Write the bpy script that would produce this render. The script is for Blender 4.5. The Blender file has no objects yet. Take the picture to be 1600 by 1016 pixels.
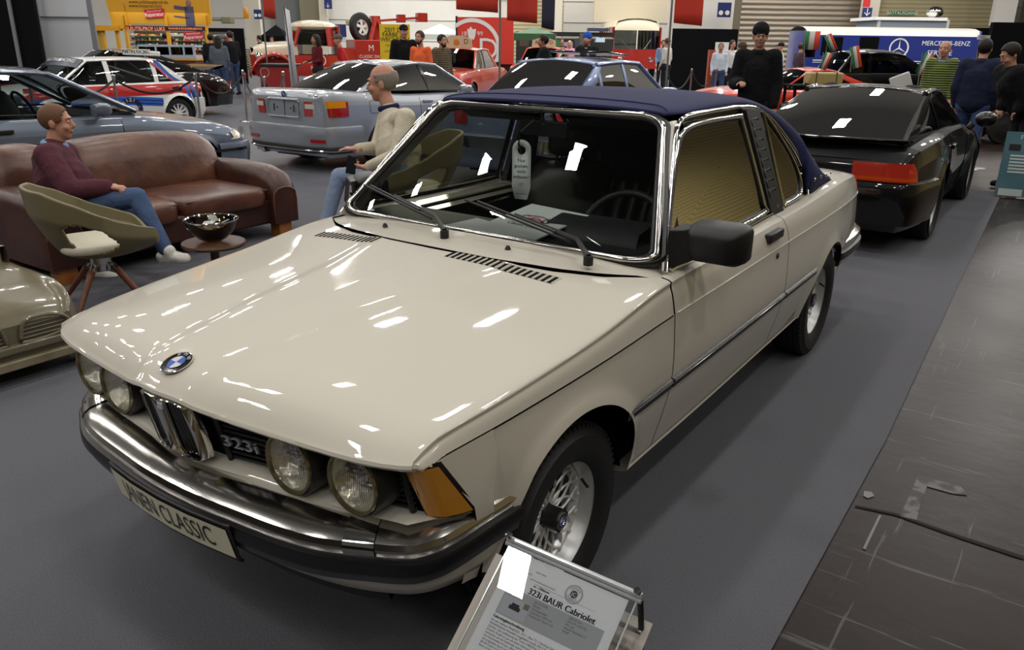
import bpy, bmesh, math, random
import numpy as np
from mathutils import Vector, Matrix
PI = math.pi
random.seed(7)
SC = bpy.context.scene
COL = SC.collection

# ---------------------------------------------------------------- camera
CAM = np.array([1.7347, -0.9188, 1.5941]); YAW, PITCH, ROLL, FOC = 0.6061, 0.344, 0.0134, 1239.6
_cy, _sy, _cp, _sp = math.cos(YAW), math.sin(YAW), math.cos(PITCH), math.sin(PITCH)
FW = np.array([-_sy * _cp, _cy * _cp, -_sp]); _r = np.array([_cy, _sy, 0.0]); _u = np.cross(_r, FW)
RT = math.cos(ROLL) * _r + math.sin(ROLL) * _u; UP = -math.sin(ROLL) * _r + math.cos(ROLL) * _u
cam = bpy.data.objects.new('camera', bpy.data.cameras.new('camera')); COL.objects.link(cam)
cam.matrix_world = Matrix([[RT[i], UP[i], -FW[i], CAM[i]] for i in range(3)] + [[0, 0, 0, 1]])
cam.data.sensor_width = 36; cam.data.lens = FOC / 1600 * 36; cam.data.clip_start = .05; cam.data.clip_end = 300
SC.camera = cam

# ---------------------------------------------------------------- light: hall lamps and the dim hall around
SC.view_settings.view_transform = 'Standard'; SC.view_settings.look = 'None'
SC.view_settings.gamma = 1; SC.view_settings.use_curve_mapping = False
SC.view_settings.exposure = -1.12
SC.cycles.use_denoising = True
SC.cycles.max_bounces = 8; SC.cycles.transparent_max_bounces = 16
SC.cycles.sample_clamp_indirect = 6
wd = bpy.data.worlds.new('hall'); SC.world = wd; wd.use_nodes = True
nt = wd.node_tree; bg = nt.nodes['Background']
tc = nt.nodes.new('ShaderNodeTexCoord'); sx = nt.nodes.new('ShaderNodeSeparateXYZ'); rp = nt.nodes.new('ShaderNodeValToRGB')
nt.links.new(tc.outputs['Generated'], sx.inputs[0]); nt.links.new(sx.outputs['Z'], rp.inputs[0]); nt.links.new(rp.outputs[0], bg.inputs[0])
rp.color_ramp.elements[0].position = 0.0; rp.color_ramp.elements[0].color = (.20, .19, .175, 1)
rp.color_ramp.elements[1].position = 0.55; rp.color_ramp.elements[1].color = (.075, .072, .068, 1)
e = rp.color_ramp.elements.new(.22); e.color = (.40, .37, .32, 1)
bg.inputs[1].default_value = 1.0

def lamp(x, y, z, sx_, sy_, w, col=(1, .97, .92), rz=0.0, tilt=0.0):
    l = bpy.data.lights.new('ceiling_lamp', 'AREA'); l.shape = 'RECTANGLE'; l.size = sx_; l.size_y = sy_; l.energy = w; l.color = col
    o = bpy.data.objects.new('ceiling_lamp', l); COL.objects.link(o); o.location = (x, y, z); o.rotation_euler = (tilt, 0, rz)
for i in range(11):
    for j in range(10):
        lamp(8.9 - 3.87 * i, -9.75 + 5.25 * j, 9.0, .42, .90, 180 if j < 7 else 460)  # far rows added and made stronger, to brighten the back walls

# ---------------------------------------------------------------- materials
MATS = {}
def mat(name, col, rough=.5, metal=0., coat=0., spec=.5, trans=0., emit=0., bump=None, noise=None, alpha=1.):
    if name in MATS: return MATS[name]
    m = bpy.data.materials.new(name); m.use_nodes = True; n = m.node_tree; b = n.nodes['Principled BSDF']
    b.inputs['Base Color'].default_value = (*col, 1); b.inputs['Roughness'].default_value = rough; b.inputs['Metallic'].default_value = metal
    b.inputs['Coat Weight'].default_value = coat; b.inputs['Coat Roughness'].default_value = .03; b.inputs['Specular IOR Level'].default_value = spec
    b.inputs['Transmission Weight'].default_value = trans; b.inputs['Alpha'].default_value = alpha
    if emit: b.inputs['Emission Color'].default_value = (*col, 1); b.inputs['Emission Strength'].default_value = emit
    if noise or bump:
        tc = n.nodes.new('ShaderNodeTexCoord')
    if noise:                      # (scale, other colour, amount position)
        t = n.nodes.new('ShaderNodeTexNoise'); t.inputs['Scale'].default_value = noise[0]; t.inputs['Detail'].default_value = 5
        r = n.nodes.new('ShaderNodeValToRGB'); r.color_ramp.elements[0].position = noise[2] if len(noise) > 2 else .35; r.color_ramp.elements[1].position = noise[3] if len(noise) > 3 else .65
        r.color_ramp.elements[0].color = (*col, 1); r.color_ramp.elements[1].color = (*noise[1], 1)
        n.links.new(tc.outputs['Object'], t.inputs[0]); n.links.new(t.outputs[0], r.inputs[0]); n.links.new(r.outputs[0], b.inputs['Base Color'])
    if bump:                       # (kind, scale, strength, distance)
        if bump[0] == 'wave':
            t = n.nodes.new('ShaderNodeTexWave'); t.bands_direction = bump[4] if len(bump) > 4 else 'Z'; t.inputs['Scale'].default_value = bump[1]; t.inputs['Distortion'].default_value = .5; o = t.outputs[1]
        else:
            t = n.nodes.new('ShaderNodeTexNoise'); t.inputs['Scale'].default_value = bump[1]; t.inputs['Detail'].default_value = 4; o = t.outputs[0]
        p = n.nodes.new('ShaderNodeBump'); p.inputs['Strength'].default_value = bump[2]; p.inputs['Distance'].default_value = bump[3]
        n.links.new(tc.outputs['Object'], t.inputs[0]); n.links.new(o, p.inputs['Height']); n.links.new(p.outputs[0], b.inputs['Normal'])
    MATS[name] = m; return m
def glass(name, tint=(.6, .65, .62), refl=1.0):
    if name in MATS: return MATS[name]
    m = bpy.data.materials.new(name); m.use_nodes = True; n = m.node_tree; n.nodes.clear()
    o = n.nodes.new('ShaderNodeOutputMaterial'); mx = n.nodes.new('ShaderNodeMixShader'); t = n.nodes.new('ShaderNodeBsdfTransparent')
    g = n.nodes.new('ShaderNodeBsdfGlossy'); f = n.nodes.new('ShaderNodeFresnel'); f.inputs[0].default_value = 1.52
    mu = n.nodes.new('ShaderNodeMath'); mu.operation = 'MULTIPLY'; mu.inputs[1].default_value = refl; mu.use_clamp = True
    t.inputs[0].default_value = (*tint, 1); g.inputs['Roughness'].default_value = .005
    n.links.new(f.outputs[0], mu.inputs[0]); n.links.new(mu.outputs[0], mx.inputs[0]); n.links.new(t.outputs[0], mx.inputs[1]); n.links.new(g.outputs[0], mx.inputs[2]); n.links.new(mx.outputs[0], o.inputs[0])
    MATS[name] = m; return m
def S(h):                          # sRGB hex to linear
    v = [int(h[i:i + 2], 16) / 255 for i in (0, 2, 4)]
    return tuple(c / 12.92 if c <= .04045 else ((c + .055) / 1.055) ** 2.4 for c in v)
def paint(name, h, rough=.25, coat=1., metal=0., spec=.5): return mat(name, S(h), rough, metal, coat, spec)
BLACK = mat('black plastic', S('151516'), .45); RUBBER = mat('tyre rubber', S('141416'), .62, bump=('noise', 60, .25, .002)); TRIMR = mat('rubber trim', S('101012'), .38)
CHROME = mat('chrome', (.82, .81, .79), .07, 1.); DCHROME = mat('worn chrome', (.55, .53, .50), .16, 1.); ALLOY = mat('silver alloy', (.56, .56, .55), .34, .5)
DARK = mat('dark inside', S('08080a'), .9, spec=.1); WHITE = mat('white plastic', S('e9e9e6'), .4); WGLASS = glass('tinted car glass'); DGLASS = glass('dark car glass', (.16, .18, .17), .9)
LEATHER = mat('black leather', S('2b292b'), .42, bump=('noise', 90, .2, .002)); REDL = mat('red lamp lens', S('a01512'), .12, coat=.8); AMBER = mat('amber lens', S('c9690a'), .15, coat=.8)
ORED = mat('orange lens', S('c8480f'), .15, coat=.6); STEEL = mat('brushed steel', (.6, .6, .6), .22, 1.)

# ---------------------------------------------------------------- mesh helpers: a shape is (verts, faces)
def box(x0, x1, y0, y1, z0, z1):
    V = [(x, y, z) for x in (x0, x1) for y in (y0, y1) for z in (z0, z1)]
    return V, [(0, 1, 3, 2), (4, 6, 7, 5), (0, 4, 5, 1), (2, 3, 7, 6), (0, 2, 6, 4), (1, 5, 7, 3)]
def join(*gs):
    V, F = [], []
    for g in gs:
        k = len(V); V += [tuple(v) for v in g[0]]; F += [tuple(i + k for i in f) for f in g[1]]
    return V, F
def xf(g, M): return [tuple(M @ Vector(v)) for v in g[0]], g[1]
def T(x, y, z): return Matrix.Translation((x, y, z))
def R(a, ax='Z'): return Matrix.Rotation(a, 4, ax)
def mir(g): return [(-v[0], v[1], v[2]) for v in g[0]], [tuple(reversed(f)) for f in g[1]]
def grid(P, close=False):
    n, m = len(P), len(P[0]); V = [tuple(p) for r in P for p in r]; F = []
    for i in range(n - 1):
        for j in range(m - 1 + (1 if close else 0)):
            k = (j + 1) % m; F.append((i * m + j, i * m + k, (i + 1) * m + k, (i + 1) * m + j))
    return V, F
def tube(path, r, n=8, closed=False, cap=True, k=1.0, up=(0, 0, 1)):
    P = [Vector(p) for p in path]; N = len(P); rr = r if hasattr(r, '__len__') else [r] * N; rows = []
    for i in range(N):
        a = P[(i - 1) % N] if closed or i else P[i]; b = P[(i + 1) % N] if closed or i < N - 1 else P[i]
        t = (b - a).normalized(); u = Vector(up); s = t.cross(u)
        if s.length < 1e-3: s = t.cross(Vector((1, .2, 0)))
        s.normalize(); w = s.cross(t)
        rows.append([P[i] + rr[i] * (s * math.cos(2 * PI * j / n) + w * k * math.sin(2 * PI * j / n)) for j in range(n)])
    if closed: rows.append(rows[0])
    g = grid(rows, True)
    if cap and not closed:
        L = len(g[0]); g[1].append(tuple(range(n - 1, -1, -1))[::-1]); g[1].append(tuple(range(L - n, L))[::-1])
    return g
def lathe(prof, n=24, axis='Z', a0=0., a1=2 * PI):
    full = abs(a1 - a0 - 2 * PI) < 1e-6; m = n if full else n + 1; rows = []
    for r, h in prof:
        row = []
        for j in range(m):
            a = a0 + (a1 - a0) * j / n; c, s = r * math.cos(a), r * math.sin(a)
            row.append({'Z': (c, s, h), 'X': (h, c, s), 'Y': (c, h, s)}[axis])
        rows.append(row)
    return grid(rows, full)
def prism(poly, d, plane='YZ', at=0.):   # polygon in a plane, thickness d along the third axis
    n = len(poly)
    def p(a, b, c): return {'YZ': (c, a, b), 'XZ': (a, c, b), 'XY': (a, b, c)}[plane]
    V = [p(a, b, at) for a, b in poly] + [p(a, b, at + d) for a, b in poly]
    return V, [tuple(range(n)), tuple(range(2 * n - 1, n - 1, -1))] + [(i, (i + 1) % n, n + (i + 1) % n, n + i) for i in range(n)]
def disc(r, n=24): return [(r * math.cos(2 * PI * i / n), r * math.sin(2 * PI * i / n), 0) for i in range(n)], [tuple(range(n))]
def arc(cx, cy, r, a0, a1, n): return [(cx + r * math.cos(a0 + (a1 - a0) * i / n), cy + r * math.sin(a0 + (a1 - a0) * i / n)) for i in range(n + 1)]
def rrect(x0, x1, y0, y1, r, n=4):
    return arc(x1 - r, y1 - r, r, 0, PI / 2, n) + arc(x0 + r, y1 - r, r, PI / 2, PI, n) + arc(x0 + r, y0 + r, r, PI, 1.5 * PI, n) + arc(x1 - r, y0 + r, r, 1.5 * PI, 2 * PI, n)
def crom(keys, t):                 # Catmull-Rom through keys, t in 0..len-1
    n = len(keys) - 1; i = min(int(t), n - 1); f = t - i; p = [np.array(keys[min(max(i + k, 0), n)], float) for k in (-1, 0, 1, 2)]
    return .5 * ((2 * p[1]) + (-p[0] + p[2]) * f + (2 * p[0] - 5 * p[1] + 4 * p[2] - p[3]) * f * f + (-p[0] + 3 * p[1] - 3 * p[2] + p[3]) * f ** 3)
def curve(keys, n): return [tuple(crom(keys, (len(keys) - 1) * i / n)) for i in range(n + 1)]
def lerp(a, b, t): return a + (b - a) * t
def thick(g, d):                   # sheet to slab along -Z of normals, via solidify at build
    return g
def obj(name, g, m, parent=None, smooth=True, bevel=0., sub=0, solid=0., ang=35, loc=None, label=None):
    me = bpy.data.meshes.new(name); me.from_pydata([tuple(map(float, v)) for v in g[0]], [], g[1]); me.update()
    if m is not None: me.materials.append(m)
    if smooth:
        me.polygons.foreach_set('use_smooth', [True] * len(me.polygons))
        if ang and not sub: me.set_sharp_from_angle(angle=math.radians(ang))
    o = bpy.data.objects.new(name, me); COL.objects.link(o)
    if parent is not None: o.parent = parent
    if solid: s = o.modifiers.new('s', 'SOLIDIFY'); s.thickness = solid; s.offset = -1
    if bevel: b = o.modifiers.new('b', 'BEVEL'); b.width = bevel; b.segments = 2; b.limit_method = 'ANGLE'; b.angle_limit = math.radians(40)
    if sub: s = o.modifiers.new('d', 'SUBSURF'); s.levels = sub; s.render_levels = sub
    if loc is not None: o.location = loc
    if label: o['label'] = label
    return o
def tag(o, label, cat, group=None):
    o['label'] = label; o['category'] = cat
    if group: o['group'] = group
    return o
def thing(name, label, cat, loc=(0, 0, 0), rz=0., group=None):
    o = bpy.data.objects.new(name, None); COL.objects.link(o); o.location = loc; o.rotation_euler = (0, 0, rz); o.empty_display_size = .1
    return tag(o, label, cat, group)
def struct(name, g, m, **k):
    o = obj(name, g, m, **k); o['kind'] = 'structure'; return o
def copy_tree(o, parent=None):
    c = o.copy(); COL.objects.link(c); c.parent = parent
    for ch in list(o.children): copy_tree(ch, c)
    return c
def text(name, body, size, m, parent, M, fn=None, ext=.0015, align='CENTER', sp=1.0, sxx=1.0):
    cu = bpy.data.curves.new(name, 'FONT'); cu.body = body; cu.size = size; cu.align_x = align; cu.align_y = 'CENTER'; cu.extrude = ext; cu.space_character = sp; cu.resolution_u = 3
    t = bpy.data.objects.new('t', cu); COL.objects.link(t); dg = bpy.context.evaluated_depsgraph_get()
    me = bpy.data.meshes.new_from_object(t.evaluated_get(dg)); bpy.data.objects.remove(t); me.name = name
    me.materials.clear(); me.materials.append(m)
    for v in me.vertices:
        p = Vector((v.co.x * sxx, v.co.y, v.co.z)); p = M @ p
        v.co = fn(p) if fn else p
    o = bpy.data.objects.new(name, me); COL.objects.link(o); o.parent = parent; return o
def ray(px, py):
    d = FW + RT * (px - 800) / FOC - UP * (py - 508) / FOC; return d
def at(px, py, D): return CAM + ray(px, py) * D
def onz(px, py, z=0.): d = ray(px, py); return CAM + d * (z - CAM[2]) / d[2]
def objm(name, gs, parent=None, **k):
    g = join(*[a for a, _ in gs]); o = obj(name, g, None, parent, **k); me = o.data
    idx = []
    for i, (a, m) in enumerate(gs): me.materials.append(m); idx += [i] * len(a[1])
    me.polygons.foreach_set('material_index', idx); return o
# ================================================================ wheels, badges, number plates
def lattice(r0, r1, x, n, tw, rad, dish=.0):
    gs = []
    for k in range(n):
        a = 2 * PI * k / n
        for s in (-1, 1):
            P = []
            for i in range(7):
                t = i / 6; r = lerp(r0, r1, t); aa = a + s * tw * t
                P.append((x - dish * t, r * math.cos(aa), r * math.sin(aa)))
            gs.append(tube(P, rad, 4))
    return join(*gs)
def wheel(parent, x, y, z, side, Rt, Rr, w, style='mesh', spokes=5, rimm=None, badge=False, det=1):
    """tyre part with rim, spokes and cap as sub-parts; side = +1 outer face towards +x"""
    rimm = rimm or ALLOY; n = 48 if det > 1 else 28; h = w / 2
    pr = [(Rr - .004, -h * .75), (Rr + .02, -h * .95), (lerp(Rr, Rt, .5), -h), (Rt - .03, -h * .93), (Rt - .008, -h * .78)]
    if det > 1:
        for q in (-.62, -.3, .02, .34, .62):
            pr += [(Rt, h * (q - .12)), (Rt, h * (q + .10)), (Rt - .007, h * (q + .12)), (Rt - .007, h * (q + .18))]
    else: pr += [(Rt, -h * .6), (Rt, h * .6)]
    pr += [(Rt - .008, h * .8), (Rt - .03, h * .93), (lerp(Rr, Rt, .72), h * .97), (lerp(Rr, Rt, .70), h * 1.0), (lerp(Rr, Rt, .4), h * 1.0), (Rr + .016, h * .95), (Rr - .004, h * .78)]
    gs = [lathe(pr, n, 'X')]
    if det > 1:                      # tread blocks' cross sipes
        for k in range(72):
            a = 2 * PI * k / 72
            gs.append(xf(box(h * .62, h * .86, -.005, .005, Rt - .02, Rt - .003), R(a, 'X')))
    M = T(x, y, z) @ (Matrix.Identity(4) if side > 0 else R(PI))
    ty = obj('wheel', join(*gs), RUBBER, parent); ty.matrix_local = M
    lip = h * .80
    rp = [(Rr - .012, -h * .8), (Rr - .02, -h * .3), (Rr * .84, lip - .065), (Rr * .88, lip - .052), (Rr - .014, lip - .03), (Rr + .002, lip), (Rr + .006, lip + .004), (Rr + .004, lip - .006)]
    obj('rim', lathe(rp, n, 'X'), rimm, ty)
    obj('brake_disc', lathe([(.02, -.01), (Rr * .72, -.01), (Rr * .72, -.02), (.02, -.02)], 24, 'X'), mat('brake iron', S('3a3836'), .5, .6), ty)
    if style == 'mesh':
        gs = [lattice(.040, Rr * .86, lip - .062, 14, .62, .0046, -.010), lathe([(.001, lip - .060), (.046, lip - .060), (.050, lip - .066), (.05, lip - .08)], 24, 'X'),
              lathe([(Rr * .88, lip - .045), (Rr * .84, lip - .05), (Rr * .80, lip - .07)], 32, 'X')]
        gs += [xf(lathe([(.001, .006), (.006, .005), (.007, 0)], 8, 'X'), T(lip - .046, (Rr * .84) * math.cos(q * PI / 8), (Rr * .84) * math.sin(q * PI / 8))) for q in range(16)]
        obj('spoke_lattice', join(*gs), mat('bright alloy', (.72, .72, .71), .32, .45), ty, ang=50)
        hc = prism([(.036 * math.cos(a * PI / 3 + .2), .036 * math.sin(a * PI / 3 + .2)) for a in range(6)], .050, 'YZ', lip - .060)
        cp = obj('hub_cap', hc, BLACK, ty, bevel=.003)
    else:
        gs = []
        for k in range(spokes):
            a = 2 * PI * k / spokes; wi, wo = (.035, .05) if spokes < 8 else (.014, .012)
            pl = [(.03, -wi), (Rr - .012, -wo), (Rr - .012, wo), (.03, wi)]
            gs.append(xf(prism(pl, .022, 'YZ', lip - .045), R(a, 'X')))
        gs.append(lathe([(.001, lip - .016), (.05, lip - .018), (.055, lip - .03), (.05, lip - .045)], 20, 'X'))
        obj('spokes', join(*gs), rimm, ty, bevel=.004 if det > 1 else 0)
    if det > 1:
        obj('valve', tube([(lip - .03, Rr * .8, .06), (lip + .0, Rr * .72, .05)], .005, 6), BLACK, ty)
    if badge: roundel('hub_badge', ty, T(lip - .0095, 0, 0) @ R(PI / 2) @ R(PI / 2, 'X'), .026, letters=False)
    return ty
def sector(r0, r1, a0, a1, z, n=8):
    V = [(r0 * math.cos(lerp(a0, a1, i / n)), r0 * math.sin(lerp(a0, a1, i / n)), z) for i in range(n + 1)] + [(r1 * math.cos(lerp(a0, a1, i / n)), r1 * math.sin(lerp(a0, a1, i / n)), z) for i in range(n + 1)]
    return V, [(i, i + 1 + 0, n + 2 + i, n + 1 + i) for i in range(n)] if r0 > 0 else [tuple([0] + list(range(n + 1, 2 * n + 2)))]
BLUE = mat('badge blue', S('1d4fb4'), .25, coat=.6); GLOSSB = mat('gloss black', S('0a0a0c'), .15, coat=.6); SILV = mat('badge silver', S('c9ccd2'), .25, .4)
def roundel(name, parent, M, r, letters=True):
    gs = [(lathe([(r, 0), (r, .003), (r * .95, .004), (r * .93, .002)], 32), CHROME), (lathe([(r * .94, .0015), (.0001, .003)], 32), GLOSSB)]
    gs += [(lathe([(r * .60, .003), (r * .58, .0045), (r * .55, .003)], 32), CHROME)]
    for k in range(4): gs.append((sector(0, r * .56, k * PI / 2, (k + 1) * PI / 2, .0038), (BLUE if k % 2 == 0 else SILV)))
    o = objm(name, [(xf(g, M), m) for g, m in gs], parent)
    if letters:
        for ch, a in (('B', 2.25), ('M', PI / 2), ('W', .89)):
            text('badge_letter', ch, r * .38, SILV, o, M @ T(r * .765 * math.cos(a), r * .765 * math.sin(a), .004) @ R(a - PI / 2), ext=.0004)
    return o

# ================================================================ the cream convertible (front at y = 0, its left side +x)
CREAM = mat('cream paint', S('cac4b6'), .45, coat=1.0, spec=.3)
MC = thing('convertible_car', 'cream white two door convertible with navy blue fabric roof and twin round headlights', 'car')
K7 = {  # y: sill, mid, crease, shoulder low, shoulder high, deck mid, deck centre height
    .26: [(.700, .33), (.742, .53), (.737, .735), (.722, .765), (.690, .788), (.40, .828), (0, .842)],
    .50: [(.725, .30), (.778, .54), (.765, .748), (.752, .785), (.712, .812), (.40, .853), (0, .866)],
    .90: [(.745, .285), (.800, .545), (.790, .765), (.775, .818), (.732, .848), (.40, .882), (0, .890)],
    1.31: [(.748, .285), (.805, .545), (.798, .780), (.778, .862), (.738, .893), (.40, .915), (0, .922)],
    1.80: [(.750, .285), (.808, .545), (.802, .786), (.782, .862), (.728, .896), (.40, .92), (0, .93)],
    2.50: [(.750, .290), (.808, .548), (.801, .790), (.776, .864), (.714, .897), (.40, .92), (0, .93)],
    3.06: [(.750, .295), (.806, .550), (.797, .790), (.766, .866), (.706, .899), (.40, .92), (0, .93)],
    3.60: [(.745, .300), (.790, .550), (.782, .788), (.752, .872), (.690, .908), (.40, .925), (0, .93)],
    4.00: [(.720, .320), (.757, .550), (.748, .780), (.722, .860), (.675, .893), (.40, .912), (0, .917)],
    4.20: [(.690, .340), (.722, .550), (.707, .772), (.688, .838), (.640, .866), (.40, .885), (0, .892)],
    4.26: [(.660, .360), (.685, .550), (.672, .765), (.650, .815), (.605, .838), (.38, .858), (0, .865)]}
KY = sorted(K7)
def keyrow(tab, ys, y):
    y = min(max(y, ys[0]), ys[-1]); i = 0
    while i < len(ys) - 2 and y > ys[i + 1]: i += 1
    a, b = ys[i], ys[i + 1]; t = (y - a) / (b - a)
    p0 = np.array(tab[ys[max(i - 1, 0)]]); p1 = np.array(tab[a]); p2 = np.array(tab[b]); p3 = np.array(tab[ys[min(i + 2, len(ys) - 1)]])
    h = b - a; m1 = (p2 - p0) / max(b - ys[max(i - 1, 0)], 1e-6) * h; m2 = (p3 - p1) / max(ys[min(i + 2, len(ys) - 1)] - a, 1e-6) * h
    return (2 * t ** 3 - 3 * t * t + 1) * p1 + (t ** 3 - 2 * t * t + t) * m1 + (-2 * t ** 3 + 3 * t * t) * p2 + (t ** 3 - t * t) * m2
class Body:
    def __init__(s, tab, arches, flare=.012): s.tab, s.ys, s.ar, s.fl = tab, sorted(tab), arches, flare
    def row(s, y): return keyrow(s.tab, s.ys, y)
    def lower(s, y, n=10):           # sill to crease, cut by the wheel arch
        k = s.row(y); dense = [crom(k[:3], 2 * i / 24) for i in range(25)]
        zb = k[0][1]
        for yc, zc, r in s.ar:
            if abs(y - yc) < r: zb = max(zb, zc + math.sqrt(r * r - (y - yc) ** 2))
        zt = k[2][1]; zb = min(zb, zt - .02); zs = [d[1] for d in dense]; xs = [d[0] for d in dense]; out = []
        for i in range(n + 1):
            t = i / n; z = lerp(zb, zt, t ** .8 if zb > k[0][1] + .001 else t); x = float(np.interp(z, zs, xs))
            for yc, zc, r in s.ar:
                d = math.hypot(y - yc, z - zc) - r
                if d > -.01 and z > zc - .12: x += s.fl * math.exp(-(d / .035) ** 2)
            out.append((x, y, z))
        return out
    def upper(s, y, w0=0., w1=1., n=18):   # crease (0) to deck centre (1)
        k = s.row(y)[2:]; out = []
        for i in range(n + 1):
            p = crom(k, (len(k) - 1) * lerp(w0, w1, i / n)); out.append((float(p[0]), y, float(p[1])))
        return out
    def X(s, y, z):
        k = s.row(y); D = [crom(k[:3], 2 * i / 16) for i in range(17)] + [crom(k[2:], (len(k) - 3) * i / 16) for i in range(1, 9)]
        return float(np.interp(z, [d[1] for d in D], [d[0] for d in D]))
    def side(s, y0, y1, n=10, step=.03):
        ys = {y0, y1}
        c = y0
        while c < y1: ys.add(c); c += step
        for yc, zc, r in s.ar:
            for q in (-.9999, -.995, -.985, -.965, -.93, -.88, .88, .93, .965, .985, .995, .9999):
                if y0 < yc + q * r < y1: ys.add(yc + q * r)
        return grid([s.lower(y, n) for y in sorted(ys)])
MB_ = Body(K7, [(.775, .293, .366), (3.357, .293, .332)])
def both(name, g, m, parent, **k):
    a = obj(name, g, m, parent, **k); b = obj(name, mir(g), m, parent, **k); return a, b
GAP = .003
def up_panel(y0, y1, w0, w1, n=10, step=.04):
    m = max(2, int((y1 - y0) / step)); return grid([MB_.upper(lerp(y0, y1, i / m), w0, w1, n) for i in range(m + 1)])
CUT = 1.372
# lower front wings, doors, rear quarters
def fender():
    V, F = MB_.side(.235, CUT - GAP - .03); W = []
    for x, y, z in V:
        if y < .55:
            s_ = min(max(.735 - z, 0), .175) * .67; y2 = y + (.55 - y) / .315 * s_; x = MB_.X(max(y2, .26), z) + .004 * (z > .5) if y2 < .42 else x; y = y2
        W.append((x, y, z))
    return W, F
both('front_fender', fender(), CREAM, MC)
BELTW = .5
both('door_panel', join(MB_.side(CUT - .03 + GAP, 2.53 - GAP), grid([r for r in [MB_.upper(lerp(CUT - .03 + GAP, 2.53 - GAP, i / 24), 0, BELTW, 8) for i in range(25)]])), CREAM, MC, ang=22)
both('rear_quarter', join(MB_.side(2.53 + GAP, 4.26), up_panel(2.53 + GAP, 4.26, 0, BELTW, 8)), CREAM, MC, ang=22)
# boot lid and rear face
yy = [3.62 + .64 * i / 16 for i in range(17)]
half = [MB_.upper(y, BELTW, 1, 8) for y in yy]
obj('boot_lid', grid([h + [(-x, y, z) for x, y, z in reversed(h[:-1])] for h in half]), CREAM, MC)
def rear_face():
    k = MB_.row(4.26); pts = [crom(k[:3], 2 * i / 8) for i in range(9)] + [crom(k[2:], 4 * i / 12) for i in range(1, 13)]
    rows = []
    for s_, yo in ((1, 0), (.985, .012), (.94, .022), (.0, .03)):
        rows.append([(p[0] * s_, 4.26 + yo, .62 + (p[1] - .62) * (s_ if s_ else .0)) for p in pts])
    g = grid(rows); return join(g, mir(g))
obj('rear_panel', rear_face(), CREAM, MC)
both('tail_lamp', join(grid([[(x + .006, y, z) for z in (.62, .66, .70, .745)] for x, y in ((.672, 4.262), (.685, 4.235), (.70, 4.20), (.712, 4.17))]), box(.42, .668, 4.285, 4.30, .60, .74)), ORED, MC, ang=60)
# bonnet with its rolled nose, raised centre between two creases
def lipy(x): return float(np.interp(abs(x), [0, .11, .228, .425, .55, .60, .66, .70, .725, .745, .755], [.042, .052, .075, .101, .120, .131, .148, .166, .184, .215, .26]))
def lipz(x): return float(np.interp(abs(x), [0, .11, .25, .6, .75], [.768, .765, .752, .744, .742]))
def hoodrear(x): return float(np.interp(abs(x), [0, .236, .45, .6, .674, .72, .745, .80], [1.115, 1.126, 1.16, 1.215, 1.272, 1.31, 1.332, 1.335]))
def creasex(y): return float(np.interp(y, [0, .35, .85, 1.2], [.108, .150, .235, .33]))
def rawtop(x, y):
    k = MB_.row(max(y, .26))[2:]; D = [crom(k, 4 * i / 30) for i in range(31)]
    return float(np.interp(-abs(x), [-d[0] for d in D], [d[1] for d in D])) - max(.26 - y, 0) * .14
LZ = {}
def bonnet_z(x, y, z):
    q = round(abs(x), 3)
    if q not in LZ: LZ[q] = rawtop(q, lipy(q)) - lipz(q)
    d = max(y - lipy(x), 0); z -= max(LZ[q], 0) * math.exp(-(d / .042) ** 1.2)
    c = creasex(y); q = (c - abs(x)) / .012
    z += .007 * (1 / (1 + math.exp(-max(min(q, 30), -30)))) ; return z
def bonnet():
    W = [i / 10 * .25 for i in range(10)] + [.25 + .25 * i / 12 for i in range(12)] + [.5 + .5 * i / 60 for i in range(61)]
    cols = []
    for w in W:
        xr = MB_.upper(1.25, w, w, 1)[0][0]; xl = MB_.upper(.26, w, w, 1)[0][0]; y0 = lipy(xl) + (0 if w > .06 else .02)
        ye = hoodrear(xr) if w > .5 else 1.335
        col = []
        for i in range(44):
            t = (i / 43) ** 1.6; y = lerp(y0, ye, t)
            p = MB_.upper(max(y, .26), w, w, 1)[0]; z = p[2] - max(.26 - y, 0) * .14
            col.append((p[0], y, bonnet_z(p[0], y, z) if w > .3 else z - max(z - .742, 0) * math.exp(-((y - y0) / .06) ** 1.3) * max(0, (w - .1) / .2)))
        x, y, z = col[0]
        k = 1 if w > .12 else .3
        u = [(x * (1 if w > .3 else .99), y + .024, z - .020 * k), (x, y + .005, z - .017 * k), (x, y - .003, z - .008 * k)]
        cols.append(u + col)
    g = grid(cols); return join(mir(g), g)
obj('bonnet', bonnet(), CREAM, MC, ang=28)
# scuttle behind the bonnet
def scuttle():
    rows = []
    for i in range(9):
        t = i / 8; row = []
        for j in range(29):
            x = lerp(-.738, .738, j / 28); ya = hoodrear(x) + .004; yb = 1.30 + .10 * (x / .72) ** 2 + .02; y = lerp(ya, max(yb, ya + .01), t)
            row.append((x, y, float(np.interp(abs(x), [0, .4, .6, .70, .738], [.925, .919, .912, .905, .893])) - .004 + .012 * t * (1 - (x / .74) ** 4)))
        rows.append(row)
    return grid(rows)
obj('scuttle_panel', scuttle(), CREAM, MC, ang=60)
def topz(x, y):
    if y < 1.2: return bonnet_z(x, y, rawtop(x, y))
    return .922
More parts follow.
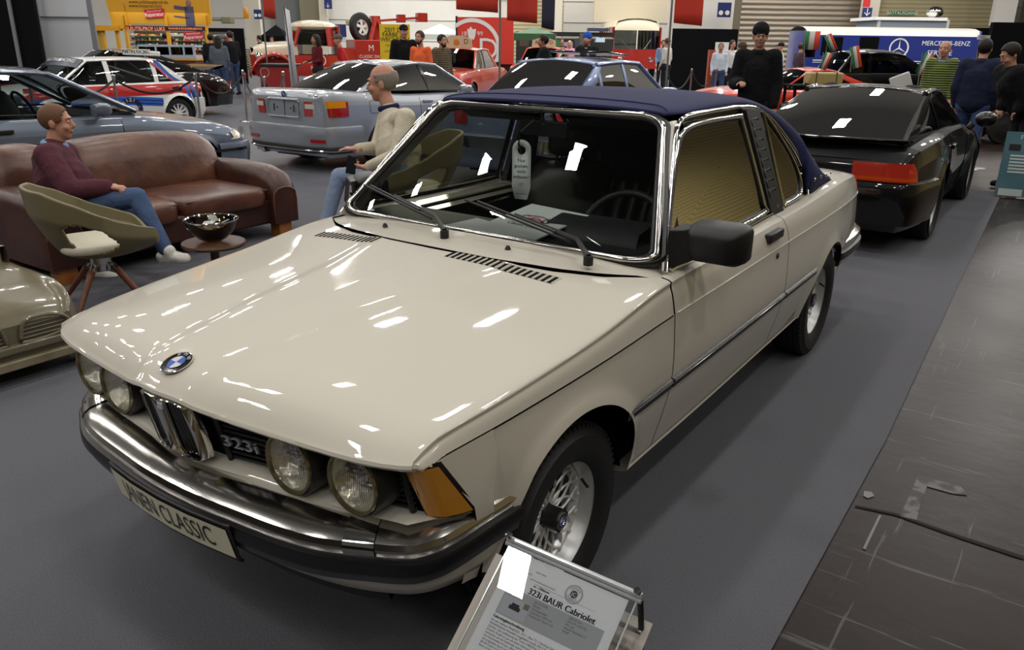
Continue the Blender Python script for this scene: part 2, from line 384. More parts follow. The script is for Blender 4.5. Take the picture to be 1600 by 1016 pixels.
# vents: raised pads with slots
def vent(x0, x1, n):
    gs, sl = [], []
    for k in range(n):
        x = lerp(x0, x1, (k + .5) / n); ya, yb = 1.072, 1.128
        za, zb = topz(x, ya) + .001, topz(x, yb) + .001; w = abs(x1 - x0) / n * .30
        sl.append(([(x - w, ya, za), (x + w, ya, za), (x + w, yb, zb), (x - w, yb, zb)], [(0, 1, 2, 3)]))
        gs.append(tube([(x + w * 1.6, ya, za - .002), (x + w * 1.6, yb, zb - .002)], .0042, 6))
    o = obj('bonnet_vent', join(*gs), CREAM, MC); obj('vent_slots', join(*sl), DARK, o)
vent(.07, .50, 18); vent(-.57, -.26, 14)
for x in (.22, -.35):
    obj('washer_nozzle', lathe([(.001, .014), (.006, .012), (.011, 0)], 10), BLACK, MC, loc=(x, 1.235, .925))
# panel under the grille, valance
def nosepath(off, n=40, xs=.742):
    P = []
    for i in range(n + 1):
        x = lerp(0, xs, i / n); P.append(x)
    return P
BX = [0, .12, .228, .40, .51, .607, .665, .705, .738, .757, .770, .777, .780]
BYY = [.033, .037, .048, .068, .095, .142, .172, .203, .250, .315, .40, .47, .505]
def bumpy(x): return float(np.interp(x, BX, BYY))
def dense_path():
    P = curve(list(zip(BX, BYY)), 66); L = list(P); return [(-x, y) for x, y in reversed(L[1:])] + L
BP = dense_path()
def sweep(sec, P=BP, shrink=True, lift=0.):      # section: (inward offset, z)
    rows = []
    for i, (x, y) in enumerate(P):
        a = P[max(i - 1, 0)]; b = P[min(i + 1, len(P) - 1)]; t = np.array([b[0] - a[0], b[1] - a[1]]); t /= np.linalg.norm(t); nrm = np.array([-t[1], t[0]])  # inward
        s = 1
        if shrink:
            e_ = min(i, len(P) - 1 - i); s = 1
        dz = lift * min(max((y - .20) / .20, 0), 1) ** .8; rows.append([(x + nrm[0] * o, y + nrm[1] * o, z + dz) for o, z in sec])
    return grid(rows)
BU = obj('front_bumper', sweep([(.098, .540), (.092, .549), (.06, .545), (.026, .533), (.008, .520), (.001, .507), (.005, .497), (.009, .491), (.004, .488), (.004, .484)], lift=.022), DCHROME, MC, ang=25)
obj('bumper_rubber', sweep([(.006, .486), (-.008, .483), (-.012, .475), (-.012, .452), (-.008, .444), (.006, .442)], lift=.020), TRIMR, BU, ang=40)
obj('bumper_lower_edge', sweep([(.004, .443), (.000, .438), (.004, .418), (.012, .412), (.05, .408)], lift=.018), mat('grey bumper metal', S('55555a'), .3, .6), BU, ang=25)
for sx_ in (1, -1):
    P = [(sx_ * x, bumpy(x)) for x in np.linspace(.555, .622, 8)][::sx_]
    obj('bumper_joint', sweep([(.099, .541), (.092, .553), (.06, .549), (.024, .537), (.005, .523), (-.003, .507), (.002, .495), (.004, .488)], P), CHROME, BU)
def under(x): return .56
def nosepanel():
    rows = []
    for i in range(61):
        x = lerp(-.745, .745, i / 60); a = abs(x); yb = bumpy(a) + .084; yg = gy(x, .562)
        if a > .67: yg = float(np.interp(a, [.67, .70, .745], [yg, .262, .335]))
        rows.append([(x, yg + .05, .568), (x, yg + .006, .566), (x, yg - .004, .560), (x, lerp(yg, yb, .5), .555), (x, yb, .545), (x, yb + .005, .52), (x, yb + .02, .45)])
    return grid(rows)
def gy(x, z):
    return lipy(min(abs(x), .66)) + .020 + (.745 - z) * .25
obj('nose_panel', nosepanel(), CREAM, MC, ang=60)
VP = [(-.748, .47), (-.742, .40), (-.725, .32), (-.69, .25), (-.63, .20), (-.50, .145), (-.3, .11), (0, .10)]
VP = curve(VP + [(-x, y) for x, y in reversed(VP[:-1])], 60)
obj('front_valance', sweep([(.004, .50), (0, .43), (.004, .38), (.02, .345), (.06, .335)], VP), CREAM, MC, ang=60)
obj('valance_grille', sweep([(.03, .335), (.05, .30), (.3, .30)], [p for p in VP if abs(p[0]) < .62]), BLACK, MC)
# grille: black field with horizontal bars
def gstrip(x0, x1, z0, z1, off, n=30):
    return grid([[(lerp(x0, x1, i / n), gy(lerp(x0, x1, i / n), z) + off, z) for z in (z0, z1)] for i in range(n + 1)])
gr = obj('grille', join(gstrip(.10, .70, .562, .760, .075), gstrip(-.70, -.10, .562, .760, .075), gstrip(-.10, .10, .566, .76, .05)), DARK, MC)
gs = []
for sx_ in (1, -1):
    for k in range(11):
        z = .578 + .0165 * k
        gs.append(tube([(sx_ * x, gy(x, z) + .045, z) for x in np.linspace(.115, .665, 20)], .0045, 4, k=.8))
    for x in (.115, .655):
        gs.append(tube([(sx_ * x, gy(x, z) + .04, z) for z in (.57, .745)], .008, 6))
obj('grille_bars', join(*gs), BLACK, gr)
# kidneys
for sx_ in (1, -1):
    def kp(u, z, o=0.): return (sx_ * u, lerp(.040, .055, u / .09) + (.765 - z) * .22 + o, z)
    ol = [(.010, .742), (.018, .757), (.05, .758), (.080, .752), (.091, .735), (.097, .66), (.093, .595), (.080, .580), (.030, .578), (.016, .590), (.008, .62)]
    ol = curve(ol + ol[:1], 44)[:-1]
    kid = obj('kidney_grille', join(grid([[kp(u, z, .030) for u, z in ol], [kp(u, z, -.002) for u, z in ol], [kp(lerp(u, .052, .08), lerp(z, .67, .035), -.006) for u, z in ol], [kp(lerp(u, .052, .13), lerp(z, .67, .06), 0) for u, z in ol], [kp(lerp(u, .052, .14), lerp(z, .67, .065), .016) for u, z in ol]], True)), CHROME, MC, ang=60)
    obj('kidney_slats', join(*[tube([kp(u, .742, .012), kp(u, .59, .012)], .0032, 6) for u in np.linspace(.026, .084, 7)], ([kp(.010, .755, .018), kp(.088, .755, .018), kp(.095, .585, .018), kp(.012, .585, .018)], [(0, 1, 2, 3)])), GLOSSB, kid)
obj('grille_emblem', box(.018, .038, .034, .038, .735, .750), SILV, MC)
# headlights
def headlight(x, r):
    z = .648; y = gy(x, z) + .004; s = 1 if x > 0 else -1; M = T(x, y, z)
    h = obj('headlight', xf(lathe([(r + .010, .09), (r + .010, .004), (r + .006, -.004), (r, -.002)], 40, 'Y'), M), BLACK, MC)
    obj('headlight_ring', xf(lathe([(r + .004, -.003), (r + .002, -.009), (r - .004, -.009), (r - .006, -.002)], 40, 'Y'), M), mat('aged brass chrome', S('8f8462'), .2, .9), h)
    obj('reflector', xf(lathe([(.001, .075), (.02, .072), (r * .5, .05), (r * .8, .024), (r - .005, .0)], 32, 'Y'), M), mat('reflector', (.88, .86, .80), .16, .85, bump=('noise', 30, 1.0, .008)), h)
    rows = []
    for i in range(13):
        q = r * .965 * i / 12; rows.append([(q * math.cos(a), -.003 - .014 * (1 - (i / 12) ** 2), q * math.sin(a)) for a in [2 * PI * k / 40 for k in range(40)]])
    obj('lens', xf(grid(rows, True), M), LENS, h)
    obj('bulb', xf(lathe([(.001, .01), (.012, .014), (.014, .03), (.012, .05)], 12, 'Y'), M), CHROME, h)
def lensmat():
    m = bpy.data.materials.new('ribbed lens'); m.use_nodes = True; n = m.node_tree; n.nodes.clear()
    o = n.nodes.new('ShaderNodeOutputMaterial'); mx = n.nodes.new('ShaderNodeMixShader'); g = n.nodes.new('ShaderNodeBsdfGlass'); t = n.nodes.new('ShaderNodeBsdfTransparent')
    g.inputs['IOR'].default_value = 1.25; g.inputs['Roughness'].default_value = .03; mx.inputs[0].default_value = .45; t.inputs[0].default_value = (.96, .95, .88, 1)
    tc = n.nodes.new('ShaderNodeTexCoord'); w = n.nodes.new('ShaderNodeTexWave'); w.bands_direction = 'X'; w.inputs['Scale'].default_value = 55; w.inputs['Distortion'].default_value = .4
    b = n.nodes.new('ShaderNodeBump'); b.inputs['Strength'].default_value = .9; b.inputs['Distance'].default_value = .003
    n.links.new(tc.outputs['Object'], w.inputs[0]); n.links.new(w.outputs[1], b.inputs['Height']); n.links.new(b.outputs[0], g.inputs['Normal'])
    n.links.new(t.outputs[0], mx.inputs[1]); n.links.new(g.outputs[0], mx.inputs[2]); n.links.new(mx.outputs[0], o.inputs[0]); return m
LENS = lensmat()
for sx_ in (1, -1): headlight(.551 * sx_, .0755); headlight(.367 * sx_, .0755)
# corner indicators
IT = [(.672, .200, .722), (.712, .195, .728), (.748, .232, .735)]; IB = [(.688, .262, .562), (.728, .285, .562), (.762, .348, .562)]
def ipt(s, z, o=0.):
    a = crom(IT, s * 2) if s <= 1 else np.array(IT[2]) + [.0, .01, 0]; b = crom(IB, s * 2) if s <= 1 else np.array(IB[2]) + [.0, .01, 0]
    k = (.724 - z) / .184; p = lerp(a, b, min(max(k, 0), 1)); return (p[0] + o * .6, p[1] - o * .8, p[2])
for sx_ in (1, -1):
    rows = [[ipt(s, lerp(.548, .716, t), .004) for t in (0, .03, .25, .5, .75, .97, 1)] for s in (.04, .1, .3, .5, .7, .88, .96)]
    g = grid(rows); g2 = grid([[ipt(s, z, 0) for z in (.540, .724)] for s in (-.05, .3, .6, 1.04)])
    if sx_ < 0: g, g2 = mir(g), mir(g2)
    ind = obj('indicator_lamp', g2, BLACK, MC); obj('amber_lens', g, mat('amber indicator lens', S('dc931c'), .12, coat=.9, bump=('wave', 150, .2, .001, 'Z')), ind, ang=60)
text('model_badge', '323i', .048, SILV, MC, T(.174, 0, .634) @ R(PI / 2, 'X'), fn=lambda p: Vector((p.x, gy(p.x, p.z) + .034 + (p.y) * 1, p.z)), ext=.003, sxx=1.4)
roundel('bonnet_emblem', MC, T(0, .112, topz(0, .112) + .002) @ R(.34, 'X'), .041)
# number plate
def platept(p): return Vector((p.x, bumpy(abs(p.x)) * .9 - .024 - p.y * -1, p.z))
def pl(p, o): x, z = p; return (x, bumpy(abs(x)) - .020 + (.486 - z) * .22 + o, z)
rows = [[pl((lerp(-.262, .262, i / 20), z), o) for z, o in ((.382, .006), (.380, 0), (.490, 0), (.492, .006))] for i in range(21)]
NP = obj('number_plate', grid(rows), BLACK, MC, solid=.004)
obj('plate_face', grid([[pl((lerp(-.252, .252, i / 20), z), -.0065) for z in (.389, .481)] for i in range(21)]), mat('plate cream', S('d8d2b4'), .35, coat=.3), NP)
text('plate_lettering', 'JANEN CLASSIC', .088, GLOSSB, NP, T(0, 0, .434) @ R(PI / 2, 'X'), fn=lambda p: Vector(pl((p.x, p.z), -.0082)), ext=.0005, sxx=.64, sp=1.0)
# side rubbing strip with bright insert
def strip(y0, y1, z0, z1, o):
    n = max(4, int((y1 - y0) / .06)); z = lambda y: (z0 + z1) / 2
    return grid([[(MB_.X(y, zz) + oo, y, zz) for zz, oo in ((z0, 0), (z0 + .004, o), (z1 - .004, o), (z1, 0))] for y in [lerp(y0, y1, i / n) for i in range(n + 1)]])
for y0, y1 in ((1.025, CUT - .035), (CUT - .026, 2.524), (2.536, 3.045)):
    for g, m in ((strip(y0, y1, .527, .562, .010), TRIMR),):
        for gg in (g, mir(g)):
            s_ = obj('side_strip', gg, m, MC)
            g2 = strip(y0 + .004, y1 - .004, .548, .557, .013); obj('bright_insert', g2 if gg is g else mir(g2), CHROME, s_)
# crease line under the bonnet edge and along the flank
for y0, y1 in ((.27, 1.33),):
    g = tube([(MB_.X(y, MB_.row(y)[2][1]) + .0004, y, MB_.row(y)[2][1] - .001) for y in np.linspace(y0, y1, 30)], .0022, 6); both('bonnet_gap', g, DARK, MC)
g = tube([(MB_.row(y)[2][0] + .001, y, MB_.row(y)[2][1]) for y in np.linspace(1.36, 4.2, 60)], .0028, 6); both('flank_moulding', g, CREAM, MC)
# sills, wheel wells, underbody
both('sill', grid([[(MB_.row(y)[0][0] + a, y, MB_.row(y)[0][1] + b) for a, b in ((.006, .012), (.008, .003), (.0, -.008), (-.06, -.02))] for y in np.linspace(1.165, 3.03, 30)]), CREAM, MC)
for yc, r in ((.775, .372), (3.357, .342)):
    a = [(yc + r * math.cos(t), .293 + r * math.sin(t)) for t in np.linspace(.02, PI - .02, 24)]
    both('wheel_well', grid([[(.45, yc + q * (y - yc), .293 + q * (z - .293)) for y, z in a] for q in (.02, 1)] + [[(x, y, z) for y, z in a] for x in (.70, .735)]), DARK, MC)
obj('underbody', join(box(-.66, .66, 1.15, 3.0, .22, .34), box(-.44, .44, .3, 4.1, .24, .5), box(-.60, .60, .30, .44, .36, .54), box(-.6, .6, 3.72, 4.2, .3, .6)), DARK, MC, smooth=False)
both('inner_shell', join(grid([[(MB_.X(y, z) - .012, y, z) for z in (.36, .5, .65, .78, .86)] for y in np.linspace(1.16, 3.0, 30)]), box(.55, .72, 1.15, 1.36, .5, .88)), DARK, MC)
# wheels
for y, rr in ((.775, .295), (3.357, .295)):
    for sx_ in (1, -1): wheel(MC, (.676 if y < 1 else .684) * sx_, y, .297, sx_, .297, .182, .190, 'mesh', badge=True, det=2)
# rear bumper
RB = [(.745, 3.66), (.775, 3.70), (.782, 3.9), (.775, 4.10), (.75, 4.24), (.70, 4.31), (.55, 4.345), (0, 4.36)]
RBP = curve(RB + [(-x, y) for x, y in reversed(RB[:-1])], 60)
rb = obj('rear_bumper', sweep([(.06, .560), (.03, .566), (0, .545), (-.004, .52), (.002, .50)], RBP), DCHROME, MC, ang=30)
obj('bumper_rubber', sweep([(.002, .502), (-.012, .495), (-.012, .455), (.004, .45)], RBP), TRIMR, rb)
obj('bumper_lower_edge', sweep([(.002, .452), (-.002, .44), (.002, .42), (.03, .41)], RBP), DCHROME, rb)
# ================================================================ convertible: windscreen, roof, windows, cabin
def wsp(u, v, o=0.):               # windscreen surface, u -1..1, v 0..1, o = outward
    x = u * lerp(.712, .515, v); y = lerp(1.285 + .088 * u * u, 1.735 + .048 * u * u, v) - .018 * math.sin(PI * v); z = lerp(.938 - .018 * u * u, 1.366 - .028 * u * u, v)
    return (x, y - o * .72, z + o * .69)
def wout(k, s=1., n=96, o=0.):     # rounded outline scaled by s about the centre
    pts = []
    for x, y in rrect(-1, 1, -1, 1, .16, 8):
        pts.append(wsp(x * s * k, .5 + y * .5 * s * k, o))
    return pts
obj('windscreen', grid([wout(1, s, o=-.004) for s in (1.0, .97, .93, .85, .7, .5, .3, .1, .001)], True), glass('windscreen glass', (.80, .84, .82), 1.0), MC, ang=80)
def lerp_corner(s, o): return wout(1, s, o=o)
WS = obj('windscreen_trim', tube(lerp_corner(1.0, .006), .011, 8, True), DCHROME, MC, ang=60)
obj('windscreen_seal', join(tube(lerp_corner(1.026, -.002), .012, 6, True), tube(lerp_corner(.972, -.004), .008, 6, True)), TRIMR, WS, ang=60)
# windscreen pillars (cream) between windscreen and door frame, header
DF = [(.736, 1.376, .90), (.700, 1.455, .985), (.640, 1.59, 1.13), (.577, 1.735, 1.282), (.560, 1.790, 1.322), (.553, 1.87, 1.342), (.546, 2.05, 1.3465), (.541, 2.30, 1.346), (.541, 2.46, 1.343), (.543, 2.62, 1.332), (.553, 2.75, 1.300), (.570, 2.86, 1.252), (.596, 2.975, 1.18), (.622, 3.075, 1.105), (.652, 3.135, 1.02), (.676, 3.135, .955), (.704, 3.08, .90)]
DFC = curve(DF, 80)
NA = 22
def pillar():
    rows = []
    for i in range(NA + 1):
        q = DFC[i]; v = min(max((q[2] - .915) / (1.34 - .915), -.03), 1.0); p = wsp(1.02, v, .0)
        rows.append([(p[0] - .02, p[1] + .05, p[2] - .03), p, ((p[0] + q[0]) / 2 + .004, (p[1] + q[1]) / 2, (p[2] + q[2]) / 2 + .004), q, (q[0] - .03, q[1] + .02, q[2] - .01)])
    return grid(rows)
both('windscreen_pillar', pillar(), CREAM, MC, ang=60)
# fabric roof
NAVY = mat('navy roof fabric', S('272b50'), .85, spec=.25, bump=('noise', 500, .35, .0015), noise=(3, S('232648')))
RF = [  # edge point, centre point
    [(.512, 1.782, 1.349), (0, 1.742, 1.378)], [(.540, 1.86, 1.352), (0, 1.86, 1.391)], [(.546, 2.05, 1.355), (0, 2.05, 1.401)], [(.541, 2.30, 1.355), (0, 2.3, 1.405)],
    [(.543, 2.55, 1.348), (0, 2.58, 1.397)], [(.560, 2.78, 1.298), (0, 2.84, 1.378)], [(.598, 2.975, 1.190), (0, 3.05, 1.335)], [(.645, 3.115, 1.045), (0, 3.22, 1.265)],
    [(.704, 3.10, .905), (0, 3.37, 1.17)], [(.700, 3.34, .908), (0, 3.47, 1.05)], [(.688, 3.58, .914), (0, 3.60, .950)]]
def roofpt(r, t):                  # r 0..10, t -1..1
    E = crom([a for a, _ in RF], r); C = crom([b for _, b in RF], r); a = abs(t); th = a * PI / 2
    px, pz = (.9, .74) if r < 5 else (lerp(.9, .70, min((r - 5) / 3, 1)), lerp(.74, .55, min((r - 5) / 3, 1)))
    x = E[0] * math.sin(th) ** px; z = E[2] + (C[2] - E[2]) * max(math.cos(th), 0) ** pz; y = C[1] + (E[1] - C[1]) * (x / E[0]) ** 3
    if r > 5: x += .045 * math.sin(a * PI) * min((r - 5) / 3, 1) * (1 if r < 8.5 else (10 - r) / 1.5)
    return (x * (1 if t >= 0 else -1), y, z)
RN = 60
def rgrid(r0, r1, n, o=0.): return grid([[roofpt(lerp(r0, r1, i / n), j / 24) for j in range(-24, 25)] for i in range(n + 1)])
RO = obj('fabric_roof', rgrid(0, 10, RN), NAVY, MC, ang=60, solid=.012)
obj('roof_seam', join(tube([tuple(np.array(roofpt(.95 if abs(j) < 15 else lerp(.95, .25, (abs(j) - 15) / 9.), j / 24)) + [0, 0, .0015]) for j in range(-23, 24)], .0035, 6)), mat('navy seam', S('1f2350'), .8), RO)
st = []
for q in (8.3, 8.8, 9.3, 9.75):
    p = roofpt(q, .97); st.append(xf(lathe([(.001, .006), (.008, .004), (.010, 0)], 10, 'X'), T(p[0] + .004, p[1], p[2] + .03)))
obj('roof_studs', join(*st, *[mir(s) for s in st]), STEEL, RO)
# bright door frame, rain gutter arch
both('door_frame_trim', tube([(x + .004, y, z) for x, y, z in DFC], .010, 8, k=1.1), CHROME, MC, ang=60)
def inset(k, dz):
    return [(lerp(x, .62, k) , lerp(y, 2.25, k * 1.0), lerp(z, 1.12, k)) for x, y, z in DFC]
def plane_x(z): return float(np.interp(z, [.9, 1.345], [.712, .551]))
def frame(poly, r, m, name, par=None, n=None): return both(name, tube([(plane_x(z) + .002, y, z) for y, z in poly], r, 8, True, k=1.0), m, par or MC, ang=60)
DW = [(1.435, .922), (1.60, 1.115), (1.735, 1.248), (1.80, 1.290), (1.90, 1.309), (2.10, 1.315), (2.40, 1.312), (2.425, 1.295), (2.44, 1.15), (2.455, .95), (2.44, .918), (2.0, .914)]
QW = [(2.70, 1.305), (2.76, 1.268), (2.86, 1.185), (2.955, 1.09), (3.005, 1.00), (2.985, .935), (2.90, .918), (2.72, .914), (2.69, .93)]
def smoothpoly(p, n): return curve(p + p[:1], n)[:-1]
for nm, poly, k in (('door_window', DW, 60), ('quarter_window', QW, 44)):
    sp = smoothpoly(poly, k); c = np.mean(sp, 0)
    rows = [[(plane_x(z) - .004 + .006 * math.sin(PI * (z - .9) / .45), y, z) for y, z in [(lerp(c[0], p[0], s), lerp(c[1], p[1], s)) for p in sp]] for s in (1, .6, .2, .01)]
    both(nm, grid(rows, True), glass('side glass', (.50, .50, .40), 2.4), MC, ang=80)
    frame(sp, .010, CHROME, nm + '_trim'); frame([(lerp(c[0], p[0], .955), lerp(c[1], p[1], .955)) for p in sp], .007, TRIMR, nm + '_seal')
# dark infill between frame and windows, black louvred centre panel
both('roof_rail', grid([[(a[0] - .002, a[1], a[2]), (lerp(a[0], plane_x(a[2] - .03), .8) - .010, lerp(a[1], 2.3, .03), a[2] - .030)] for a in DFC[24:70]]), GLOSSB, MC)
PB = [(2.505, .893), (2.665, .893), (2.650, 1.10), (2.64, 1.325), (2.475, 1.334), (2.487, 1.15)]
def slab(poly, o): return join(([(plane_x(z) + o, y, z) for y, z in poly], [tuple(range(len(poly)))]), grid([[(plane_x(z) + o, y, z) for y, z in poly + poly[:1]], [(plane_x(z) - .02, y, z) for y, z in poly + poly[:1]]]))
for s in (1, -1):
    g = slab(PB, .012); pn = obj('pillar_panel', g if s > 0 else mir(g), BLACK, MC, bevel=.003)
    lo = []
    for k in range(8):
        z = .985 + .042 * k; y0 = lerp(2.527, 2.505, k / 8); pth = rrect(y0, y0 + .085, z - .014, z + .014, .008, 3)
        lo.append(tube([(plane_x(zz) + .013, yy, zz) for yy, zz in pth][:12], .0028, 5))
    g = join(*lo); obj('louvres', g if s > 0 else mir(g), mat('dark panel relief', S('3a3a3c'), .4), pn)
text('pillar_badge', 'TC', .022, SILV, MC, Matrix.Identity(4), fn=lambda p: Vector((plane_x(.925) + .015, 2.585 + p.x, .925 + p.y)), ext=.0)
# belt trim, handle, lock, mirrors
both('belt_trim', tube([(plane_x(.9) + .012 + .02 * (1 if y < 1.6 else max(0, 1 - (y - 1.6) * 1.2)), y, .903) for y in np.linspace(1.40, 2.50, 30)], .008, 8), CHROME, MC)
both('window_shelf', grid([[(MB_.upper(y, BELTW, BELTW, 1)[0][0], y, .8965), (plane_x(.9) - .03, y, .900), (plane_x(.9) - .10, y, .86)] for y in np.linspace(1.38, 3.3, 30)]), CREAM, MC, ang=20)
for s in (1, -1):
    X0 = MB_.X(2.33, .845)
    hg = join(xf(box(-.012, .018, -.085, .085, -.018, .020), T(X0 + .002, 2.33, .852)))
    hd = obj('door_handle', hg if s > 0 else mir(hg), BLACK, MC, bevel=.006)
    g = xf(lathe([(.001, .006), (.012, .005), (.014, 0)], 14, 'X'), T(MB_.X(2.37, .76), 2.37, .760)); obj('door_lock', g if s > 0 else mir(g), BLACK, MC)
    # mirror: housing, foot
    def rr(cx, cy, cz, w, h, y): return [(cx + a * w, y, cz + b * h) for a, b in rrect(-1, 1, -1, 1, .38, 4)]
    mc = (.855, .988)
    rows = [rr(mc[0] + dx, 0, mc[1] + dz, w, h, y) for y, w, h, dx, dz in ((1.565, .086, .056, 0, 0), (1.560, .096, .065, 0, 0), (1.54, .096, .067, 0, 0), (1.49, .093, .063, -.002, -.002), (1.455, .078, .050, -.008, -.004), (1.445, .05, .03, -.01, -.004), (1.444, .001, .001, -.01, -.004))]
    g = grid(rows, True)
    foot = grid([[(x + a * .012, y + b * .03, z) for a, b in ((-1, -1), (1, -1), (1, 1), (-1, 1))] for x, y, z in ((.712, 1.49, .925), (.735, 1.495, .95), (.775, 1.50, .97))], True)
    tri = ([(.742, 1.40, .905), (.722, 1.56, .905), (.690, 1.55, 1.05), (.700, 1.50, 1.0), (.728, 1.44, .95)], [(0, 1, 2, 3, 4)])
    if s < 0: g = xf(g, T(.742, 1.52, 1.0) @ R(.5) @ Matrix.Scale(.82, 4) @ T(-.855, -1.5, -.99))
    mi = obj('door_mirror', g if s > 0 else mir(g), BLACK, MC, ang=50)
    g = join(foot, tri, grid([[(x, ya, z0), (x, yb, z0), (x, yb - .01, z1), (x, ya + .02, z1)] for x, ya, yb, z0, z1 in ((.722, 1.40, 1.555, .905, 1.03), (.755, 1.43, 1.560, .912, 1.03), (.80, 1.455, 1.562, .935, 1.04))], True)); obj('mirror_foot', g if s > 0 else mir(g), BLACK, mi, bevel=.004)
    g = ([(x - (.14 if s < 0 else 0), 1.5665, z) for x, _, z in rr(mc[0], 0, mc[1], .075, .045, 0)], [tuple(range(20))]); obj('mirror_glass', g if s > 0 else mir(g), mat('mirror', (.9, .9, .9), .02, 1.), mi)
# wipers
for px, tipx, ty in ((.54, -.12, 0), (-.05, -.66, 0)):
    piv = np.array([px, 1.225, .935]); uv = lambda x, v: np.array(wsp(x / lerp(.712, .515, v), v, .030))
    m0 = uv(px - .10, .06); arm_end = uv(px - .36, .16)
    w = obj('wiper_arm', join(tube([piv + [0, 0, -.01], piv + [0, 0, .02]], .016, 10), tube([piv + [0, 0, .016], m0, uv(px - .30, .135), arm_end], [.012, .008, .006, .004], 6)), BLACK, MC)
    a = uv(px - .12, .045); b = uv(px - .60, .215)
    bl = [lerp(a, b, t) for t in np.linspace(0, 1, 14)]
    obj('wiper_blade', join(tube([p - [0, -.008, .008] for p in bl], .0045, 5), tube([lerp(a, b, t) + [0, -.006, .010] for t in (.12, .35, .6, .85)], .005, 5)), BLACK, w)
# ------------------------------------------------ cabin
GREYV = mat('charcoal vinyl', S('232426'), .5)
obj('cabin_floor', join(box(-.68, .68, 1.3, 3.3, .33, .36), box(-.70, .70, 3.28, 3.32, .33, .90), box(-.70, -.66, 1.35, 3.3, .36, .88), box(.66, .70, 1.35, 3.3, .36, .88)), DARK, MC, smooth=False)
both('door_card', join(box(.635, .668, 1.42, 2.5, .45, .885), box(.60, .64, 1.6, 2.3, .66, .71)), GREYV, MC, bevel=.01)
both('door_card_strip', tube([(.632, 1.45, .80), (.632, 2.45, .83)], .008, 6), CHROME, MC)
dash = grid([[(lerp(-.66, .66, j / 20), y + .05 * (1 - (lerp(-1, 1, j / 20)) ** 2) * k, z) for j in range(21)] for y, z, k in ((1.30, .895, -1), (1.42, .915, -1), (1.60, .915, 0), (1.68, .905, 0), (1.72, .86, 0), (1.70, .74, 0), (1.66, .60, 0))])
D_ = obj('dashboard', dash, GREYV, MC, ang=60)
obj('instrument_hood', xf(grid([[(x, y, z) for x in np.linspace(-.19, .19, 9)] for y, z in ((-.12, .0), (-.10, .045), (0, .06), (.07, .055), (.075, -.04))]), T(.36, 1.66, .915)), GREYV, D_, ang=60)
for x in (-.46, -.13, .16):
    obj('defroster_vent', box(x, x + .2, 1.40, 1.425, .914, .918), DARK, D_)
sw = R(-.42, 'X'); SWM = T(.345, 1.84, .86) @ R(PI / 2 - .40, 'X')
st = obj('steering_wheel', xf(tube([(.19 * math.cos(a), .19 * math.sin(a), 0) for a in np.linspace(0, 2 * PI, 41)[:-1]], .015, 8, True), SWM), LEATHER, MC, ang=60)
obj('steering_boss', join(xf(lathe([(.001, .02), (.06, .015), (.07, -.01), (.05, -.04)], 20), SWM), *[xf(box(.05, .185, -.014, .014, -.006, .006), SWM @ R(a)) for a in (.25, PI - .25, -PI / 2)], tube([(.36, 1.86, .895), (.36, 1.62, .78)], .03, 8)), BLACK, st)
def pleats(x0, x1, y0, z0, y1, z1, d, n=7, horiz=False):  # cushion with pleats between two end lines
    rows = []
    a = Vector((0, y1 - y0, z1 - z0)); nn = Vector((0, -(z1 - z0), (y1 - y0))).normalized() * (1 if d > 0 else -1)
    for i in range(9 * 1 + 0):
        t = i / 8; edge = math.sin(PI * min(max(t, .0), 1)) ** .35 if 0 < t < 1 else 0
        row = []
        for j in range(n * 6 + 1):
            s = j / (n * 6); e2 = math.sin(PI * s) ** .3 if 0 < s < 1 else 0
            h = abs(d) * edge * e2 * (1 - .16 * (1 - abs(math.sin(PI * n * s)) ** .5)); p = Vector((lerp(x0, x1, s), y0, z0)) + a * t + nn * h; row.append(p)
        rows.append(row)
    return grid(rows)
def seat(par, x, y):
    s = obj('seat', join(pleats(x - .25, x + .25, y, .50, y + .52, .47, .12), box(x - .24, x + .24, y + .02, y + .5, .36, .50)), LEATHER, par, ang=70)
    obj('backrest', join(xf(pleats(x - .25, x + .25, y + .52, .52, y + .68, 1.03, -.12), T(0, 0, 0)), xf(pleats(x - .25, x + .25, y + .53, .52, y + .70, 1.03, .10, 1), T(0, 0, 0))), LEATHER, s, ang=70)
    obj('headrest', xf(grid([[(a * w, yy, b * h) for a, b in rrect(-1, 1, -1, 1, .4, 4)] for yy, w, h in ((-.05, .001, .001), (-.05, .09, .05), (-.03, .125, .075), (.03, .125, .075), (.05, .09, .05), (.05, .001, .001))], True), T(x, y + .70, 1.12)), LEATHER, s, ang=60)
    obj('headrest_posts', join(*[tube([(x + q, y + .70, 1.0), (x + q, y + .70, 1.09)], .007, 6) for q in (-.06, .06)]), CHROME, s)
seat(MC, .36, 1.92); seat(MC, -.36, 1.92)
obj('rear_seat', join(pleats(-.6, .6, 2.62, .52, 3.05, .50, .13, 14), box(-.58, .58, 2.64, 3.1, .36, .52)), LEATHER, MC, ang=70)
obj('rear_backrest', pleats(-.60, .60, 3.02, .52, 3.22, 1.0, -.14, 15), LEATHER, MC, ang=70)
obj('parcel_shelf', box(-.6, .6, 3.18, 3.5, .88, .91), DARK, MC)
obj('roll_bar', tube([(-.60, 2.58, .90), (-.54, 2.56, 1.26), (-.44, 2.56, 1.315), (.44, 2.56, 1.315), (.54, 2.56, 1.26), (.60, 2.58, .90)], .025, 8), BLACK, MC)
obj('interior_mirror', join(xf(box(-.11, .11, -.012, .012, -.03, .03), T(-.0, 1.79, 1.27)), tube([(0, 1.76, 1.345), (0, 1.785, 1.29)], .008, 6)), BLACK, MC, bevel=.008)
both('sun_visor', xf(box(-.19, .19, -.008, .008, -.06, .06), T(.26, 1.84, 1.315) @ R(1.1, 'X')), GREYV, MC, bevel=.006)
